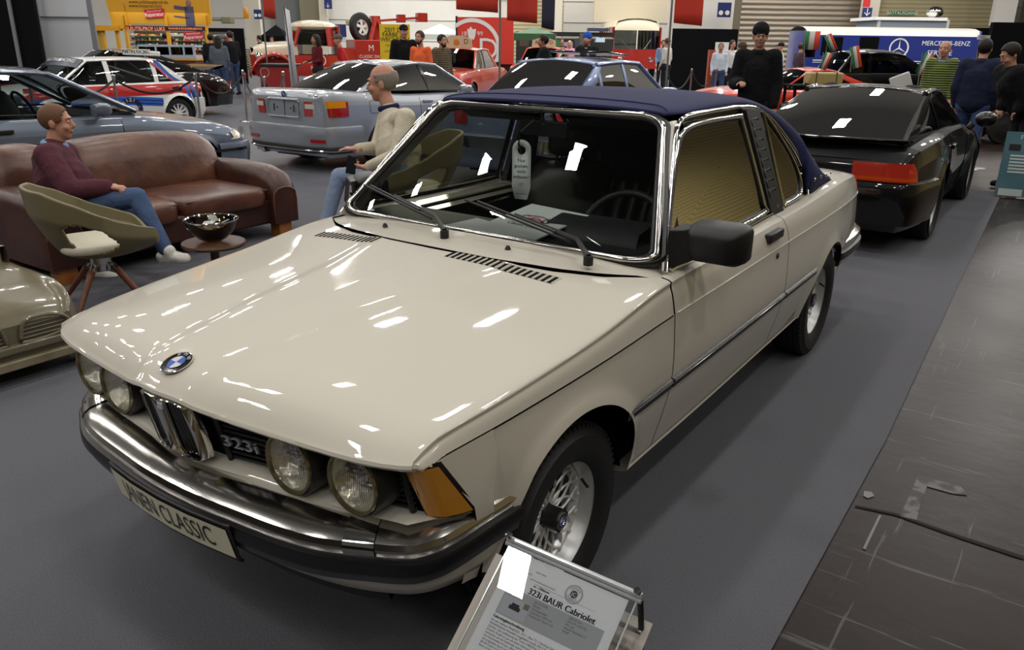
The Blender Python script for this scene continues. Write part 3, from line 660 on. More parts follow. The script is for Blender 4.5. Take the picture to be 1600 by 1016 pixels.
# papers on the dashboard and the hanging card: things of their own
def print_logo(par, M, w):
    RED = mat('print red', S('a02830'), .6)
    obj('printed_logo', xf(join(*[tube([(.55 * w * math.cos(a), .28 * w * math.sin(a), .0006) for a in np.linspace(a0, a1, 20)], .018 * w, 4) for a0, a1 in ((.4, 2.7), (3.6, 5.9))], *[tube([(.36 * w * x, .22 * w * y, .0006) for x, y in ((-1, -.2), (-.5, 0), (-.3, .5), (.3, .5), (.5, 0), (1, -.2), (-1, -.2))], .018 * w, 4)]), M), RED, par)
PAP = mat('white paper', S('dfe1e0'), .6)
A4 = thing('brochure', 'white brochure with an oval red and black logo leaning on the cream car dashboard', 'brochure', (.07, 1.47, .932), rz=-.18); A4.scale = (1.25,) * 3
Mb = R(.16, 'X')
obj('cover', xf(box(-.105, .135, -.10, .20, .0, .004), Mb), PAP, A4)
print_logo(A4, Mb @ T(.015, .09, .005), .085)
text('cover_text', 'Classic Data', .026, mat('print ink', S('1b1b1d'), .6), A4, Mb @ T(.015, .035, .0045), ext=.0002)
text('logo_letters', 'C D', .055, MATS['print ink'], A4, Mb @ T(.015, .09, .0048), ext=.0002, sp=1.7)
A5 = thing('paper_sheet', 'blank white paper sheet below the brochure at the windscreen base', 'paper', (-.03, 1.405, .922), rz=-.25); A5.scale = (1.15,) * 3
obj('sheet', xf(box(-.14, .14, -.06, .10, 0, .002), R(.05, 'X')), PAP, A5)
HG = thing('hang_tag', 'white door-hanger card with black writing hung from the cream car interior mirror', 'tag', (-.045, 1.70, 1.125), rz=.30); HG.scale = (.9,) * 3
def hgp(): 
    o = rrect(-.043, .043, -.145, .085, .008, 3); top = arc(0, .075, .043, 0, PI, 14); return top + [(-.043, -.137), (-.037, -.143), (.037, -.143), (.043, -.137)]
ho = hgp(); hole = arc(0, .072, .018, 0, 2 * PI, 24)[:-1]
def ring(outer, inner, y):
    n = 48; c = np.array([0, .072]); rows = [[], []]
    for k in range(n):
        a = 2 * PI * k / n; d = np.array([math.cos(a), math.sin(a)]); tmax = None
        for i in range(len(outer)):
            p = np.array(outer[i]) - c; q = np.array(outer[(i + 1) % len(outer)]) - c; e_ = q - p; den = d[0] * e_[1] - d[1] * e_[0]
            if abs(den) < 1e-9: continue
            t = (p[0] * e_[1] - p[1] * e_[0]) / den; s_ = (p[0] * d[1] - p[1] * d[0]) / den
            if t > 0 and -1e-6 <= s_ <= 1 + 1e-6: tmax = t if tmax is None else max(tmax, t)
        rows[0].append((c[0] + d[0] * .018, y, c[1] + d[1] * .018)); rows[1].append((c[0] + d[0] * tmax, y, c[1] + d[1] * tmax))
    return grid(rows, True)
obj('card', ring(ho, hole, 0), PAP, HG, solid=.0015)
for s_, z, ln in ((.021, .028, 'Nur'), (.021, .004, 'gucken,'), (.021, -.020, 'nicht'), (.021, -.044, 'anfassen!'), (.0065, -.118, 'www.classic-data.de')):
    text('card_text', ln, s_, MATS['print ink'], HG, T(0, -.0018, z) @ R(PI / 2, 'X'), ext=.0006)
print_logo(HG, T(0, -.002, -.078) @ R(PI / 2, 'X'), .024)
obj('strap', tube([(0, -.002, .06), (-.012, -.01, .10), (-.006, -.005, .15), (.045, .03, .20)], .005, 6), BLACK, HG)
# ================================================================ other cars
INT = mat('grey car interior', S('2a2b2d'), .8)
class Car:
    """front at y = 0, rear at y = L, left side +x"""
    def __init__(s, name, label, loc, rz, L, W, keys, pm, arches, Rt=.31, Rr=.20, wstyle='star', spokes=5, track=None, rimm=None, scale=1., gh=None, nose=.08, glassm=None, cat='car', flare=.012, tw=.20, rails=True, plane_roof=False, seats=True, pillars=None, roofm=None, wheels=True):
        s.L, s.W, s.pm = L, W, pm; s.root = thing(name, label, cat, loc, rz); s.root.scale = (scale,) * 3
        tab = {}
        for y, wk, zt, cr in keys:       # y, width factor, deck edge height, crown
            w = W * wk; zs = .20; zc = zs + (zt - zs) * .80
            tab[y] = [(w * .93, zs), (w * 1.0, .52 if zt > .7 else .4), (w * .985, zc), (w * .95, zt - .045), (w * .885, zt - .005), (w * .5, zt + cr * .75), (0, zt + cr)]
        s.b = Body(tab, [(yc, zc_, r) for yc, zc_, r in arches], flare)
        ys = sorted(tab); c0, c1 = (gh['wb'][0], gh['rb'][0]) if gh else (1e9, 1e9)
        s.y0, s.y1 = ys[0], ys[-1]
        for sgn in (0, 1):
            g = s.b.side(s.y0, s.y1, 8, .06); obj('body_side', mir(g) if sgn else g, pm, s.root)
        def deck(a, b, w0=0.):
            n = max(3, int((b - a) / .08)); h = [s.b.upper(lerp(a, b, i / n), w0, 1, 12) for i in range(n + 1)]; return grid([r + [(-x, y, z) for x, y, z in reversed(r[:-1])] for r in h])
        if gh:
            obj('bonnet', deck(s.y0, c0), pm, s.root); obj('boot_lid', deck(c1, s.y1), pm, s.root)
            n = 14; sh = [[s.b.upper(lerp(c0, c1, i / n), 0, .55, 6) for i in range(n + 1)]]
            g = grid(sh[0]); g2 = grid([[(r[-1]), (r[-1][0] - .06, r[-1][1], r[-1][2] - .03), (0, r[-1][1], r[-1][2] - .10)] for r in sh[0]])
            both('door_top', g, pm, s.root); both('cabin_well', g2, DARK, s.root)
        else: obj('bonnet', deck(s.y0, s.y1), pm, s.root)
        for y, sg, nm in ((s.y0, -1, 'front_panel'), (s.y1, 1, 'rear_panel')):
            k = s.b.row(y); pts = [crom(k[:3], 2 * i / 6) for i in range(7)] + [crom(k[2:], 4 * i / 12) for i in range(1, 13)]; zm = (k[0][1] + k[-1][1]) / 2
            pts = [(.0, k[0][1])] + [tuple(p) for p in pts]
            rows = [[(x * q, y + sg * o, zm + (z - zm) * q) for x, z in pts] for q, o in ((1, 0), (.985, nose * .3), (.94, nose * .65), (.8, nose * .9), (.0, nose))]
            g = grid(rows); obj(nm, join(g, mir(g)), pm, s.root, ang=60)
        s.nose = nose
        yc = [a[0] for a in arches]; tr = track or (W - .015 - tw / 2)
        if wheels:
            for a in arches:
                for sg in (1, -1): wheel(s.root, tr * sg, a[0], Rt, sg, Rt, Rr, tw, wstyle, spokes, rimm)
        w_ = []
        for y, z, r in arches:
            a = [(y + (r + .01) * math.cos(t), z + (r + .01) * math.sin(t)) for t in np.linspace(.02, PI - .02, 16)]
            w_.append(grid([[(x, yy, zz) for yy, zz in a] for x in (W * .55, W * .86)])); w_.append(([(W * .55, yy, zz) for yy, zz in a], [tuple(range(len(a)))]))
        obj('underbody', join(*w_, *[mir(q) for q in w_], box(-W * .52, W * .52, .15, L - .15, .16, .5), box(-W * .86, W * .86, yc[0] + arches[0][2] + .03, yc[1] - arches[1][2] - .03, .17, .5)), DARK, s.root, smooth=False)
        if gh: s.house(gh, glassm or WGLASS, pillars or {}, roofm or pm, seats)
    def X(s, y, z): return s.b.X(y, z)
    def house(s, g, gm, pil, rm, seats):
        """glasshouse: wb windscreen base (y, z, x), wt top, rt roof rear, rb rear base"""
        wb, wt, rt, rb = g['wb'], g['wt'], g['rt'], g['rb']; cr = g.get('crown', .04); bow = g.get('bow', .10)
        zr = lambda y: wt[1] + (rt[1] - wt[1]) * (y - wt[0]) / (rt[0] - wt[0]) + g.get('arch', .03) * math.sin(PI * (y - wt[0]) / (rt[0] - wt[0]))
        xr = lambda y: lerp(wt[2], rt[2], (y - wt[0]) / (rt[0] - wt[0]))
        R_ = s.root
        def scr(a, b, sg, o=0., n=16, k=1.):   # windscreen or rear window
            rows = []
            for i in range(9):
                v = i / 8; row = []
                for j in range(n + 1):
                    u = lerp(-1, 1, j / n) * k; x = u * lerp(a[2], b[2], v); row.append((x, lerp(a[0], b[0], v) - sg * bow * (1 - u * u) * lerp(1, .5, v) * .8 + o * -sg, lerp(a[1], b[1], v) + cr * (1 - u * u) * v + .02 * (1 - u * u) * (1 - v) + .02 * math.sin(PI * v) + abs(o)))
                rows.append(row)
            return grid(rows)
        obj('windscreen', scr(wb, wt, 1), gm, R_, ang=80); obj('rear_window', scr(rb, rt, -1), gm, R_, ang=80)
        roof = [[(u * xr(y) * 1.0, y - .5 * bow * (1 - u * u) * (1 - 2 * t) * .8, zr(y) + cr * (1 - u * u) + .006) for u in [math.sin(q * PI / 2) for q in np.linspace(-1, 1, 17)]] for t, y in [(t, lerp(wt[0], rt[0], t)) for t in np.linspace(0, 1, 13)]]
        obj('roof', grid(roof), rm, R_, ang=60, solid=.02)
        # side glass, split at the pillars
        top = [(wb[0], wb[1], wb[2]), (wt[0], wt[1], wt[2])] + [(y, zr(y), xr(y)) for y in np.linspace(wt[0], rt[0], 8)[1:-1]] + [(rt[0], rt[1], rt[2]), (rb[0], rb[1], rb[2])]
        ty, tz, tx = [p[0] for p in top], [p[1] for p in top], [p[2] for p in top]
        bel = lambda y: (float(np.interp(y, [wb[0], rb[0]], [wb[1], rb[1]])) - .01, float(np.interp(y, [wb[0], rb[0]], [wb[2], rb[2]])) + g.get('bx', .02))
        def sp(y, v, o=0.):
            b = bel(y); zt, xt = float(np.interp(y, ty, tz)), float(np.interp(y, ty, tx)); return (lerp(b[1], xt, v) + o + .012 * math.sin(PI * v), y, lerp(b[0], zt, v))
        s.sp = sp
        cuts = g.get('cuts', [rb[0] * .5]); E = [wb[0]] + cuts + [rb[0]]; names = ['side_window'] * 8
        for a, b in zip(E[:-1], E[1:]):
            gr_ = grid([[sp(y, v) for v in np.linspace(0, 1, 6)] for y in np.linspace(a + .004, b - .004, 14)])
            obj('side_window', gr_, gm, R_, ang=80); obj('side_window', mir(gr_), gm, R_, ang=80)
        # pillars and rails
        pw = g.get('pw', .028); rail = tube([(x + .004, y, z) for y, z, x in top[1:-1]], g.get('rw', .022), 6, k=.9); both('roof_rail', rail, g.get('railm', rm), R_, ang=60)
        both('front_pillar', tube([(x + .002, y, z) for y, z, x in top[:2]], pw, 6, k=.8), g.get('apm', rm), R_, ang=60)
        cp = g.get('cp', .05)           # rear pillar: from roof rear to rear base, with width cp along y
        q = [((rt[0] - cp, rt[0]), 1), ((rb[0] - cp * g.get('cpf', 1.6), rb[0]), 0)]
        def cpl():
            rows = []
            for v in np.linspace(0, 1, 9):
                y1 = float(np.interp(v, [0, 1], [rb[0], rt[0] + .0])); w = lerp(cp * g.get('cpf', 1.6), cp, v); row = []
                z = lerp(bel(rb[0])[0], rt[1], v); xx = lerp(bel(rb[0])[1], rt[2], v)
                for yy, xo in ((y1 + .02, -.03), (y1, .010), (y1 - w * .5, .016), (y1 - w, .012), (y1 - w - .006, -.01)): row.append((xx + xo + .012 * math.sin(PI * v), yy, z))
                rows.append(row)
            return grid(rows)
        both('rear_pillar', cpl(), pil.get('c', rm), R_, ang=50)
        for i, c in enumerate(cuts):
            w = g.get('bw', .05); sl = g.get('slant', 0.); gg = grid([[sp(c + a + sl * (v - .5), v, o) for a, o in ((-w, -.004), (-w, .008), (w, .008), (w, -.004))] for v in np.linspace(0, 1, 5)])
            both('centre_pillar', gg, g.get('bm', GLOSSB), R_, ang=50)
        both('belt_trim', tube([(sp(y, 0)[0] + .008, y, bel(y)[0]) for y in np.linspace(wb[0], rb[0] - cp, 10)], .010, 6), g.get('trim', GLOSSB), R_)
        if seats:
            my = lerp(wt[0], rt[0], .15) + .15; zb = wb[1] - .12
            for sg in (1, -1):
                obj('seat_back', xf(join(*[xf(ellg((0, 0, 0), (.24, .07, .30)), T(0, 0, 0)), ellg((0, .04, .36), (.13, .05, .10))]), T(sg * .36, my, zb + .06) @ R(-.2, 'X')), INT, R_, ang=60)
            obj('rear_seat_back', xf(ellg((0, 0, 0), (.60, .08, .26)), T(0, min(my + .95, rb[0] - .35), zb + .05) @ R(-.3, 'X')), INT, R_, ang=60)
            obj('steering_wheel', xf(tube([(.18 * math.cos(a), .18 * math.sin(a), 0) for a in np.linspace(0, 2 * PI, 25)[:-1]], .014, 6, True), T(.36, wb[0] + .62, wb[1] - .0) @ R(PI / 2 - .4, 'X')), DARK, R_)
            obj('dashboard', box(-wb[2] * .9, wb[2] * .9, wb[0] + .12, wb[0] + .5, wb[1] - .14, wb[1] - .02), INT, R_, bevel=.03)
    def end_path(s, end):               # outline at the end seen from above, from centre to the side
        k = s.y1 if end > 0 else s.y0; w = s.b.row(k)[1][0]; P = [(x, k + end * s.nose * (1 - (x / w) ** 4)) for x in np.linspace(0, w * .985, 14)]
        P += [(None, k - end * d) for d in (.02, .06, .12, .2, .32, .46, .62)]
        return P
    def wrap(s, end, s0, s1, z0, z1, o, n=12, zs=3):     # curved patch on the end of the car, s = distance from centre
        P = s.end_path(end); rows = []
        zz = np.linspace(z0, z1, zs); cur = []
        for z in zz:
            L_ = [(x if x is not None else s.X(y, z), y) for x, y in P]; d = [0]
            for a, b in zip(L_[:-1], L_[1:]): d.append(d[-1] + math.hypot(b[0] - a[0], b[1] - a[1]))
            cur.append(([q[0] for q in L_], [q[1] for q in L_], d))
        out = []
        for i in range(n + 1):
            t = lerp(s0, s1, i / n); row = []
            for (xs, ys, d), z in zip(cur, zz):
                x, y = float(np.interp(t, d, xs)), float(np.interp(t, d, ys)); x2, y2 = float(np.interp(t + .01, d, xs)), float(np.interp(t + .01, d, ys))
                tx, ty_ = x2 - x, y2 - y; l = math.hypot(tx, ty_) or 1; nx, ny = (ty_ / l, -tx / l); 
                if ny * end < 0 or (abs(ny) < 1e-6 and nx < 0): nx, ny = -nx, -ny
                row.append((x + nx * o, y + ny * o, z))
            out.append(row)
        return grid(out)
    def lampw(s, end, s0, s1, z0, z1, m, name='tail_lamp', o=.012, sides=(1, -1), par=None):
        g = s.wrap(end, s0, s1, z0, z1, o, 20, 5); r = []
        for sg in sides: r.append(obj(name, g if sg > 0 else mir(g), m, par or s.root, solid=-.0, ang=50))
        return r
    def bumper(s, end, sec, m, name='bumper', side=.5, par=None):
        P = s.end_path(end); L_ = [(x if x is not None else s.X(y, .45), y) for x, y in P if x is not None or abs(y - (s.y1 if end > 0 else s.y0)) <= side]
        full = [(-x, y) for x, y in reversed(L_[1:])] + L_
        if end > 0: full = full[::-1]
        return obj(name, sweep([(-o, z) for o, z in sec], full), m, par or s.root, ang=40)
    def decal(s, poly, m, name='stripe', side=1, o=.004, par=None, nz=6):      # poly: list of (y, z_low, z_high)
        rows = [[(s.X(y, z) + o, y, z) for z in np.linspace(a, b, nz)] for y, a, b in poly]
        g = grid(rows); return obj(name, g if side > 0 else mir(g), m, par or s.root, ang=60)
    def txt(s, body, size, m, y, z, side=1, name='lettering', sxx=1.0, o=.006):
        f = lambda p: Vector((side * (s.X(y + side * p.x, z + p.y) + o), y + side * p.x, z + p.y)); return text(name, body, size, m, s.root, Matrix.Identity(4), fn=f, ext=0, sxx=sxx)
    def handles(s, ys, z, m=None):
        for y in ys: both('door_handle', xf(box(-.01, .028, -.10, .10, -.02, .02), T(s.X(y, z), y, z)), m or s.pm, s.root, bevel=.008)
    def seams(s, ys, z1=None):
        g = []
        for y in ys:
            k = s.b.row(y); g.append(tube([(s.X(y, z) + .001, y, z) for z in np.linspace(.24, k[3][1], 8)], .004, 4))
        [both('door_gap', q, DARK, s.root) for q in g]
    def mirrors(s, y, z, x, m=None, w=.10, h=.065):
        rows = [[(x + a * w * k, y + dy, z + b * h * k) for a, b in rrect(-1, 1, -1, 1, .45, 3)] for dy, k in ((.10, .001), (.09, .75), (.03, 1), (-.03, .9), (-.07, .5), (-.08, .001))]
        both('door_mirror', join(grid(rows, True), tube([(x - w, y, z - .03), (x - w - .06, y, z - .06)], .025, 6)), m or s.pm, s.root, ang=60)
def ellg(c, r, n=16, m=10, M=None):
    rows = []
    for i in range(m + 1):
        a = PI * i / m; q = max(math.sin(a), 1e-3); rows.append([(c[0] + r[0] * q * math.cos(2 * PI * j / n), c[1] + r[1] * q * math.sin(2 * PI * j / n), c[2] - r[2] * math.cos(a)) for j in range(n)])
    g = grid(rows, True); return xf(g, M) if M else g
# ---------------------------------------------------------------- silver coupe behind the sofa, its tail towards us
SILVER = paint('light silver paint', 'a9adb5', .32, 1., .55)
k46 = [(.0, .80, .60, .05), (.12, .92, .68, .05), (.35, .97, .76, .05), (.8, 1., .83, .05), (1.3, 1., .91, .04), (2.0, 1., .93, .03), (3.0, 1., .95, .03), (3.6, .99, 1.0, .02), (4.1, .95, 1.02, .02), (4.32, .90, 1.035, .012), (4.40, .86, 1.02, .01)]
SV = Car('silver_coupe', 'silver two door coupe with amber and red tail lamps and blank number plate', (-6.60, 10.15, 0), PI + .02, 4.42, .878, k46, SILVER, [(.76, .31, .345), (3.48, .31, .345)], scale=.95,
    gh=dict(wb=(1.30, .95, .70), wt=(2.0, 1.32, .54), rt=(3.02, 1.31, .53), rb=(3.78, 1.02, .64), cuts=[2.35], cp=.10, cpf=1.9, slant=.10, bw=.035, rw=.03, pw=.03, arch=.035), glassm=DGLASS)
r_ = SV.root
for q in SV.lampw(1, .38, 1.04, .72, .905, REDL):
    pass
SV.lampw(1, .58, 1.00, .83, .915, mat('amber tail lens', S('e08a12'), .15, coat=.8), 'amber_lens', .016)
SV.lampw(1, .40, .57, .815, .875, mat('clear lens', S('c9c6b8'), .2, coat=.5), 'reversing_lens', .016)
obj('plate_recess', SV.wrap(1, -.0, .31, .69, .93, .006), SILVER, r_)
pr = obj('plate_surround', join(*[tube([( x, 4.42 + SV.nose, z) for x, z in rrect(-.30, .30, .70, .92, .03, 3)], .008, 6, True)]), SILVER, r_)
obj('plate_light_bar', box(-.28, .28, 4.47, 4.50, .905, .94), SILVER, r_, bevel=.01)
obj('plate_holes', join(*[xf(box(-.006, .006, -.004, .004, -a, a), T(x, 4.49, .81)) for x, a in ((-.19, .045), (.19, .045), (-.13, .01), (.13, .01))]), BLACK, r_)
roundel('boot_emblem', r_, T(0, 4.478, .985) @ R(PI) @ R(PI / 2 - .1, 'X'), .04)
obj('model_badge', join(*[box(-.62 + .03 * i, -.60 + .03 * i, 4.455, 4.462, .965, .985) for i in range(6)]), CHROME, r_)
SV.bumper(1, [(0, .60), (.05, .585), (.06, .54), (.055, .40), (.03, .34)], SILVER, side=.62)
SV.bumper(1, [(.03, .345), (.04, .33), (.035, .27), (.0, .25)], BLACK, 'bumper_lower_trim', .5)
SV.bumper(1, [(.056, .30), (.064, .29), (.056, .28)], CHROME, 'bumper_chrome_line', .4)
SV.lampw(1, .50, .72, .395, .435, REDL, 'rear_reflector', .066)
obj('exhaust_tip', tube([(.45, 4.3, .23), (.45, 4.52, .23)], .035, 10), STEEL, r_)
SV.seams([1.55, 2.72]); SV.handles([2.55], .84); SV.mirrors(1.75, .98, .96)
SV.decal([(y, .655, .675) for y in np.linspace(1.2, 3.0, 10)], SILVER, 'side_moulding', -1, .014)
obj('fuel_flap', tube([(-(SV.X(y, z) + .003), y, z) for y, z in rrect(3.55, 3.75, .74, .90, .03, 4)], .0035, 5, True), mat('shadow gap', S('4a4d52'), .5), r_)
obj('aerial_fin', xf(box(-.015, .015, -.05, .05, 0, .04), T(0, 2.9, 1.36)), SILVER, r_, bevel=.008)
# ---------------------------------------------------------------- grey blue car on the left behind the sofa
GBLUE = paint('grey blue paint', '6c7686', .32, 1., .5)
BC = Car('grey_coupe', 'grey blue two door car parked behind the brown leather sofa, cut by the left edge', (-6.50, 4.78, 0), PI - .04, 4.42, .87, k46, GBLUE, [(.76, .31, .345), (3.48, .31, .345)], scale=.95,
    gh=dict(wb=(1.28, .95, .70), wt=(2.02, 1.325, .55), rt=(3.05, 1.31, .54), rb=(3.80, 1.02, .64), cuts=[2.72], cp=.12, cpf=1.6, slant=-.05, bw=.05, rw=.028, pw=.038, arch=.035), glassm=glass('lightly tinted glass', (.55, .6, .6), 1.0))
BC.seams([1.50, 2.85]); BC.handles([2.62], .845, BLACK); BC.mirrors(1.72, 1.0, .93, w=.085)
BC.decal([(y, .70, .718) for y in np.linspace(.9, 3.6, 20)], GLOSSB, 'side_moulding', -1, .006)
BC.bumper(-1, [(0, .56), (.04, .55), (.055, .50), (.05, .40), (.03, .26)], GBLUE, side=.5)
BC.lampw(-1, .50, .98, .60, .695, mat('headlamp glass', (.6, .62, .63), .12, .7, .8), 'headlamp', .012); BC.lampw(-1, .94, 1.06, .59, .68, mat('pale lens', S('d8cdbb'), .2, coat=.6), 'indicator_lamp', .016)
BC.lampw(-1, .86, 1.3, .47, .50, GLOSSB, 'bumper_moulding', .060)
# ---------------------------------------------------------------- black sports car ahead on the right
GBLK = paint('black paint', '060607', .4, 1., spec=.15)
k968 = [(.0, .70, .50, .05), (.15, .88, .60, .05), (.5, .95, .70, .05), (.9, .985, .76, .04), (1.35, .95, .84, .04), (2.2, .94, .87, .03), (2.8, .96, .885, .03), (3.3, 1.0, .90, .03), (3.7, .99, .885, .03), (4.0, .93, .845, .02), (4.15, .89, .80, .01), (4.22, .86, .75, .0)]
P9 = Car('black_sports_car', 'black hatchback sports car with wide red tail lamp, parked right of the cream car', (.0, 10.08, 0), PI, 4.3, .868, k968, GBLK, [(.92, .315, .345), (3.30, .32, .35)], Rt=.318, Rr=.225, tw=.24, spokes=5, nose=.06, flare=.02,
    gh=dict(wb=(1.45, .87, .68), wt=(2.1, 1.185, .53), rt=(2.75, 1.19, .52), rb=(4.02, .865, .60), cuts=[2.62], cp=.30, cpf=2.4, slant=.12, bw=.03, rw=.03, pw=.032, arch=.02, bow=.06, crown=.035), glassm=DGLASS)
r_ = P9.root
P9.lampw(1, .33, .80, .60, .745, mat('red orange lamp lens', S('b5301f'), .12, coat=.9), o=.034); P9.lampw(1, .34, .79, .61, .635, ORED, 'orange_lens', .037)
obj('reversing_lens', P9.wrap(1, .30, .52, .535, .562, .012), mat('frosted lens', S('9a9a98'), .3), r_)
obj('tail_spoiler', grid([[(x, 4.05 + a - .10 * (x / .62) ** 2, .80 + b) for x in np.linspace(-.66, .66, 15)] for a, b in ((-.10, .075), (0, .09), (.10, .105), (.115, .095), (.10, .08), (-.02, .06))]), GBLK, r_, ang=60)
P9.bumper(1, [(0, .60), (.05, .59), (.07, .55), (.06, .42), (.03, .26)], GBLK, side=.6)
P9.seams([1.55, 2.75]); P9.handles([2.62], .74)
for sg in (1, -1):
    M = T(sg * .965, 1.80, .93); g = xf(ellg((0, 0, 0), (.10, .075, .075)), M); obj('door_mirror', join(g, tube([(sg * .86, 1.82, .88), (sg * .83, 1.84, .84)], .03, 6)), GBLK, r_)
# ---------------------------------------------------------------- blue grey saloon with the sunroof up
SLB = paint('pale blue metallic', '7a8bb4', .32, 1., .4)
kS = [(.0, .86, .68, .02), (.1, .93, .74, .03), (.5, .97, .83, .04), (1.3, 1., .90, .04), (2.0, 1., .92, .03), (3.0, 1., .93, .03), (3.8, .98, .95, .03), (4.3, .94, .93, .02), (4.5, .90, .90, .01)]
SD = Car('blue_saloon', 'pale blue saloon with raised black sunroof, seen above the navy fabric roof', (-3.80, 10.95, 0), PI + .04, 4.55, .85, kS, SLB, [(.8, .3, .33), (3.5, .3, .33)], scale=1.0,
    gh=dict(wb=(1.35, .93, .68), wt=(1.98, 1.335, .54), rt=(3.20, 1.335, .54), rb=(3.90, .95, .62), cuts=[2.50, 3.18], cp=.14, cpf=2.6, bw=.03, bm=SLB, rw=.03, pw=.03, arch=.025, crown=.05), glassm=DGLASS)
obj('sunroof_panel', xf(box(-.42, .42, -.30, .30, -.012, .012), T(0, 2.35, 1.455) @ R(.07, 'X')), GLOSSB, SD.root, bevel=.01)
SD.lampw(1, .35, .98, .70, .86, REDL); SD.bumper(1, [(0, .60), (.06, .58), (.07, .45), (.0, .40)], CHROME, side=.4); SD.mirrors(1.75, .98, .92)
obj('rear_washer', tube([(.0, 3.20, 1.42), (.03, 3.12, 1.455)], .006, 5), BLACK, SD.root)
# ---------------------------------------------------------------- white rally hatchback with red and blue stripes
RW = paint('rally white', 'e4e4e2', .35, .8); RRED = paint('rally red', 'c01a1c', .3, .8); RBL = paint('rally blue', '1f63d0', .3, .8); RNV = paint('rally navy', '141a40', .3, .8)
kD = [(.0, .88, .70, .02), (.1, .95, .76, .03), (.5, .99, .84, .04), (1.2, 1., .91, .04), (2.0, .97, .92, .03), (3.0, 1.0, .93, .03), (3.5, .98, .93, .02), (3.85, .94, .90, .01)]
RC = Car('rally_car', 'white rally hatchback with red and blue stripes and roof spoiler lettering', (-12.25, 4.75, 0), .03, 3.9, .87, kD, RW, [(.80, .31, .36), (3.28, .31, .36)], Rt=.31, Rr=.21, spokes=12, rimm=paint('white wheel', 'e8e8e8', .4, .4), scale=.90, flare=.045,
    gh=dict(wb=(1.05, .93, .66), wt=(1.68, 1.33, .55), rt=(3.10, 1.33, .54), rb=(3.66, .93, .62), cuts=[2.02, 2.98], cp=.16, cpf=1.5, bw=.045, bm=RW, rw=.02, pw=.028, arch=.015, railm=RW, bx=.03), glassm=glass('lightly tinted glass'))
r_ = RC.root
def band(pts, m, nm='stripe'):
    RC.decal([(y, a, b) for y, a, b in pts], m, nm); RC.decal([(y, a, b) for y, a, b in pts], m, nm, -1)
ys = np.linspace(.2, 3.84, 40)
band([(y, .70, .90) for y in ys if y > .3], RRED, 'red_band')
for o, w, m in ((.665, .045, RBL), (.648, .018, RNV), (.605, .042, RBL), (.585, .018, RNV), (.555, .028, RBL)):
    band([(y, o - .13 * max(0, (y - 2.0)) ** 1.2 * .6 + .0, o + w - .13 * max(0, (y - 2.0)) ** 1.2 * .6) for y in np.linspace(.3, 2.93, 30)], m, 'stripe')
for a, m in ((3.52, RBL), (3.62, RNV), (3.66, RBL), (3.76, RNV)):
    for sg in (1, -1):
        g = grid([[(RC.X(min(a + d + q, 3.84), z) + .006, min(a + d + q, 3.85), z) for q in (0, .07)] for z, d in ((.60, .0), (.70, -.02), (.80, -.05), (.89, -.08))]); obj('stripe', g if sg > 0 else mir(g), m, r_)
for sg in (1, -1):          # stripes running up the rear pillar
    for k, m in ((0, RRED), (1, RBL), (2, RNV), (3, RBL)):
        g = grid([[RC.sp(lerp(3.50, 3.03, v) - .16 + k * .062 + q, v, .022) for q in (0, .056)] for v in np.linspace(0, 1, 6)]); obj('stripe', g if sg > 0 else mir(g), m, r_)
rd = lathe([(.19, 0), (.14, 0)], 28, 'X', .2, PI + .2); RC.decal([(y, .30 + .0, .34) for y in np.linspace(1.2, 2.9, 12)], RW, 'sill_panel')
g = grid([[(RC.X(2.25 + r * math.cos(a), .44 + r * math.sin(a)) + .008, 2.25 + r * math.cos(a), .44 + r * math.sin(a)) for r in (.15, .24)] for a in np.linspace(-.3, PI + .3, 24)]); obj('round_door_badge', g, RNV, r_)
for i, ch in enumerate('ORIZIRE'):
    a = 2.7 - i * .38; text('badge_letter', ch, .09, RW, r_, Matrix.Identity(4), fn=lambda p, a=a: Vector((RC.X(2.25, .5) + .014, 2.25 + .195 * math.cos(a) + p.x * math.sin(a) + p.y * math.cos(a), .44 + .195 * math.sin(a) - p.x * math.cos(a) + p.y * math.sin(a))), ext=0)
sp_ = obj('roof_spoiler', xf(box(-.50, .50, -.09, .09, -.03, .06), T(0, 3.16, 1.43) @ R(-.1, 'X')), RW, r_, bevel=.02)
obj('spoiler_lettering_board', xf(box(-.48, .48, -.008, .008, -.05, .055), T(0, 3.05, 1.47) @ R(.25, 'X')), RW, r_, bevel=.004)
text('spoiler_lettering', 'MARTINI RACING', .115, GLOSSB, r_, T(0, 3.036, 1.472) @ R(PI / 2 + .25, 'X'), ext=.001)
sb = grid([[(u * lerp(.63, .56, v) * 1.0, lerp(1.46, 1.66, v) - .02 - .05 * (1 - u * u), lerp(1.19, 1.325, v) + .03 + .035 * (1 - u * u)) for u in np.linspace(-1, 1, 11)] for v in (0, 1)]); obj('sun_strip', sb, RNV, r_)
text('sun_strip_lettering', 'MARTINI RACING', .12, RW, r_, Matrix.Identity(4), fn=lambda p: Vector((p.x, 1.56 + p.y * .75 - .06 * (1 - (p.x / .6) ** 2) - .01, 1.268 + p.y * .62 + .045 + .035 * (1 - (p.x / .6) ** 2))), ext=0)
both('side_scoop', xf(box(-.01, .02, -.10, .10, -.04, .04), T(RC.X(3.2, .80), 3.28, .80)), GLOSSB, r_, bevel=.01)
obj('roll_cage', join(*[tube(p, .02, 6) for p in ([(-.5, 2.1, .8), (-.48, 2.1, 1.28), (.48, 2.1, 1.28), (.5, 2.1, .8)], [(.48, 2.1, 1.25), (.45, 3.2, .9)], [(-.48, 2.1, 1.25), (-.45, 3.2, .9)], [(.46, 2.1, 1.22), (-.46, 3.1, .9)])]), mat('pale cage', S('b9b6ac'), .5), r_)
RC.bumper(1, [(0, .62), (.05, .60), (.05, .36), (.0, .26)], RW, side=.3); RC.lampw(1, .45, .86, .72, .86, REDL)
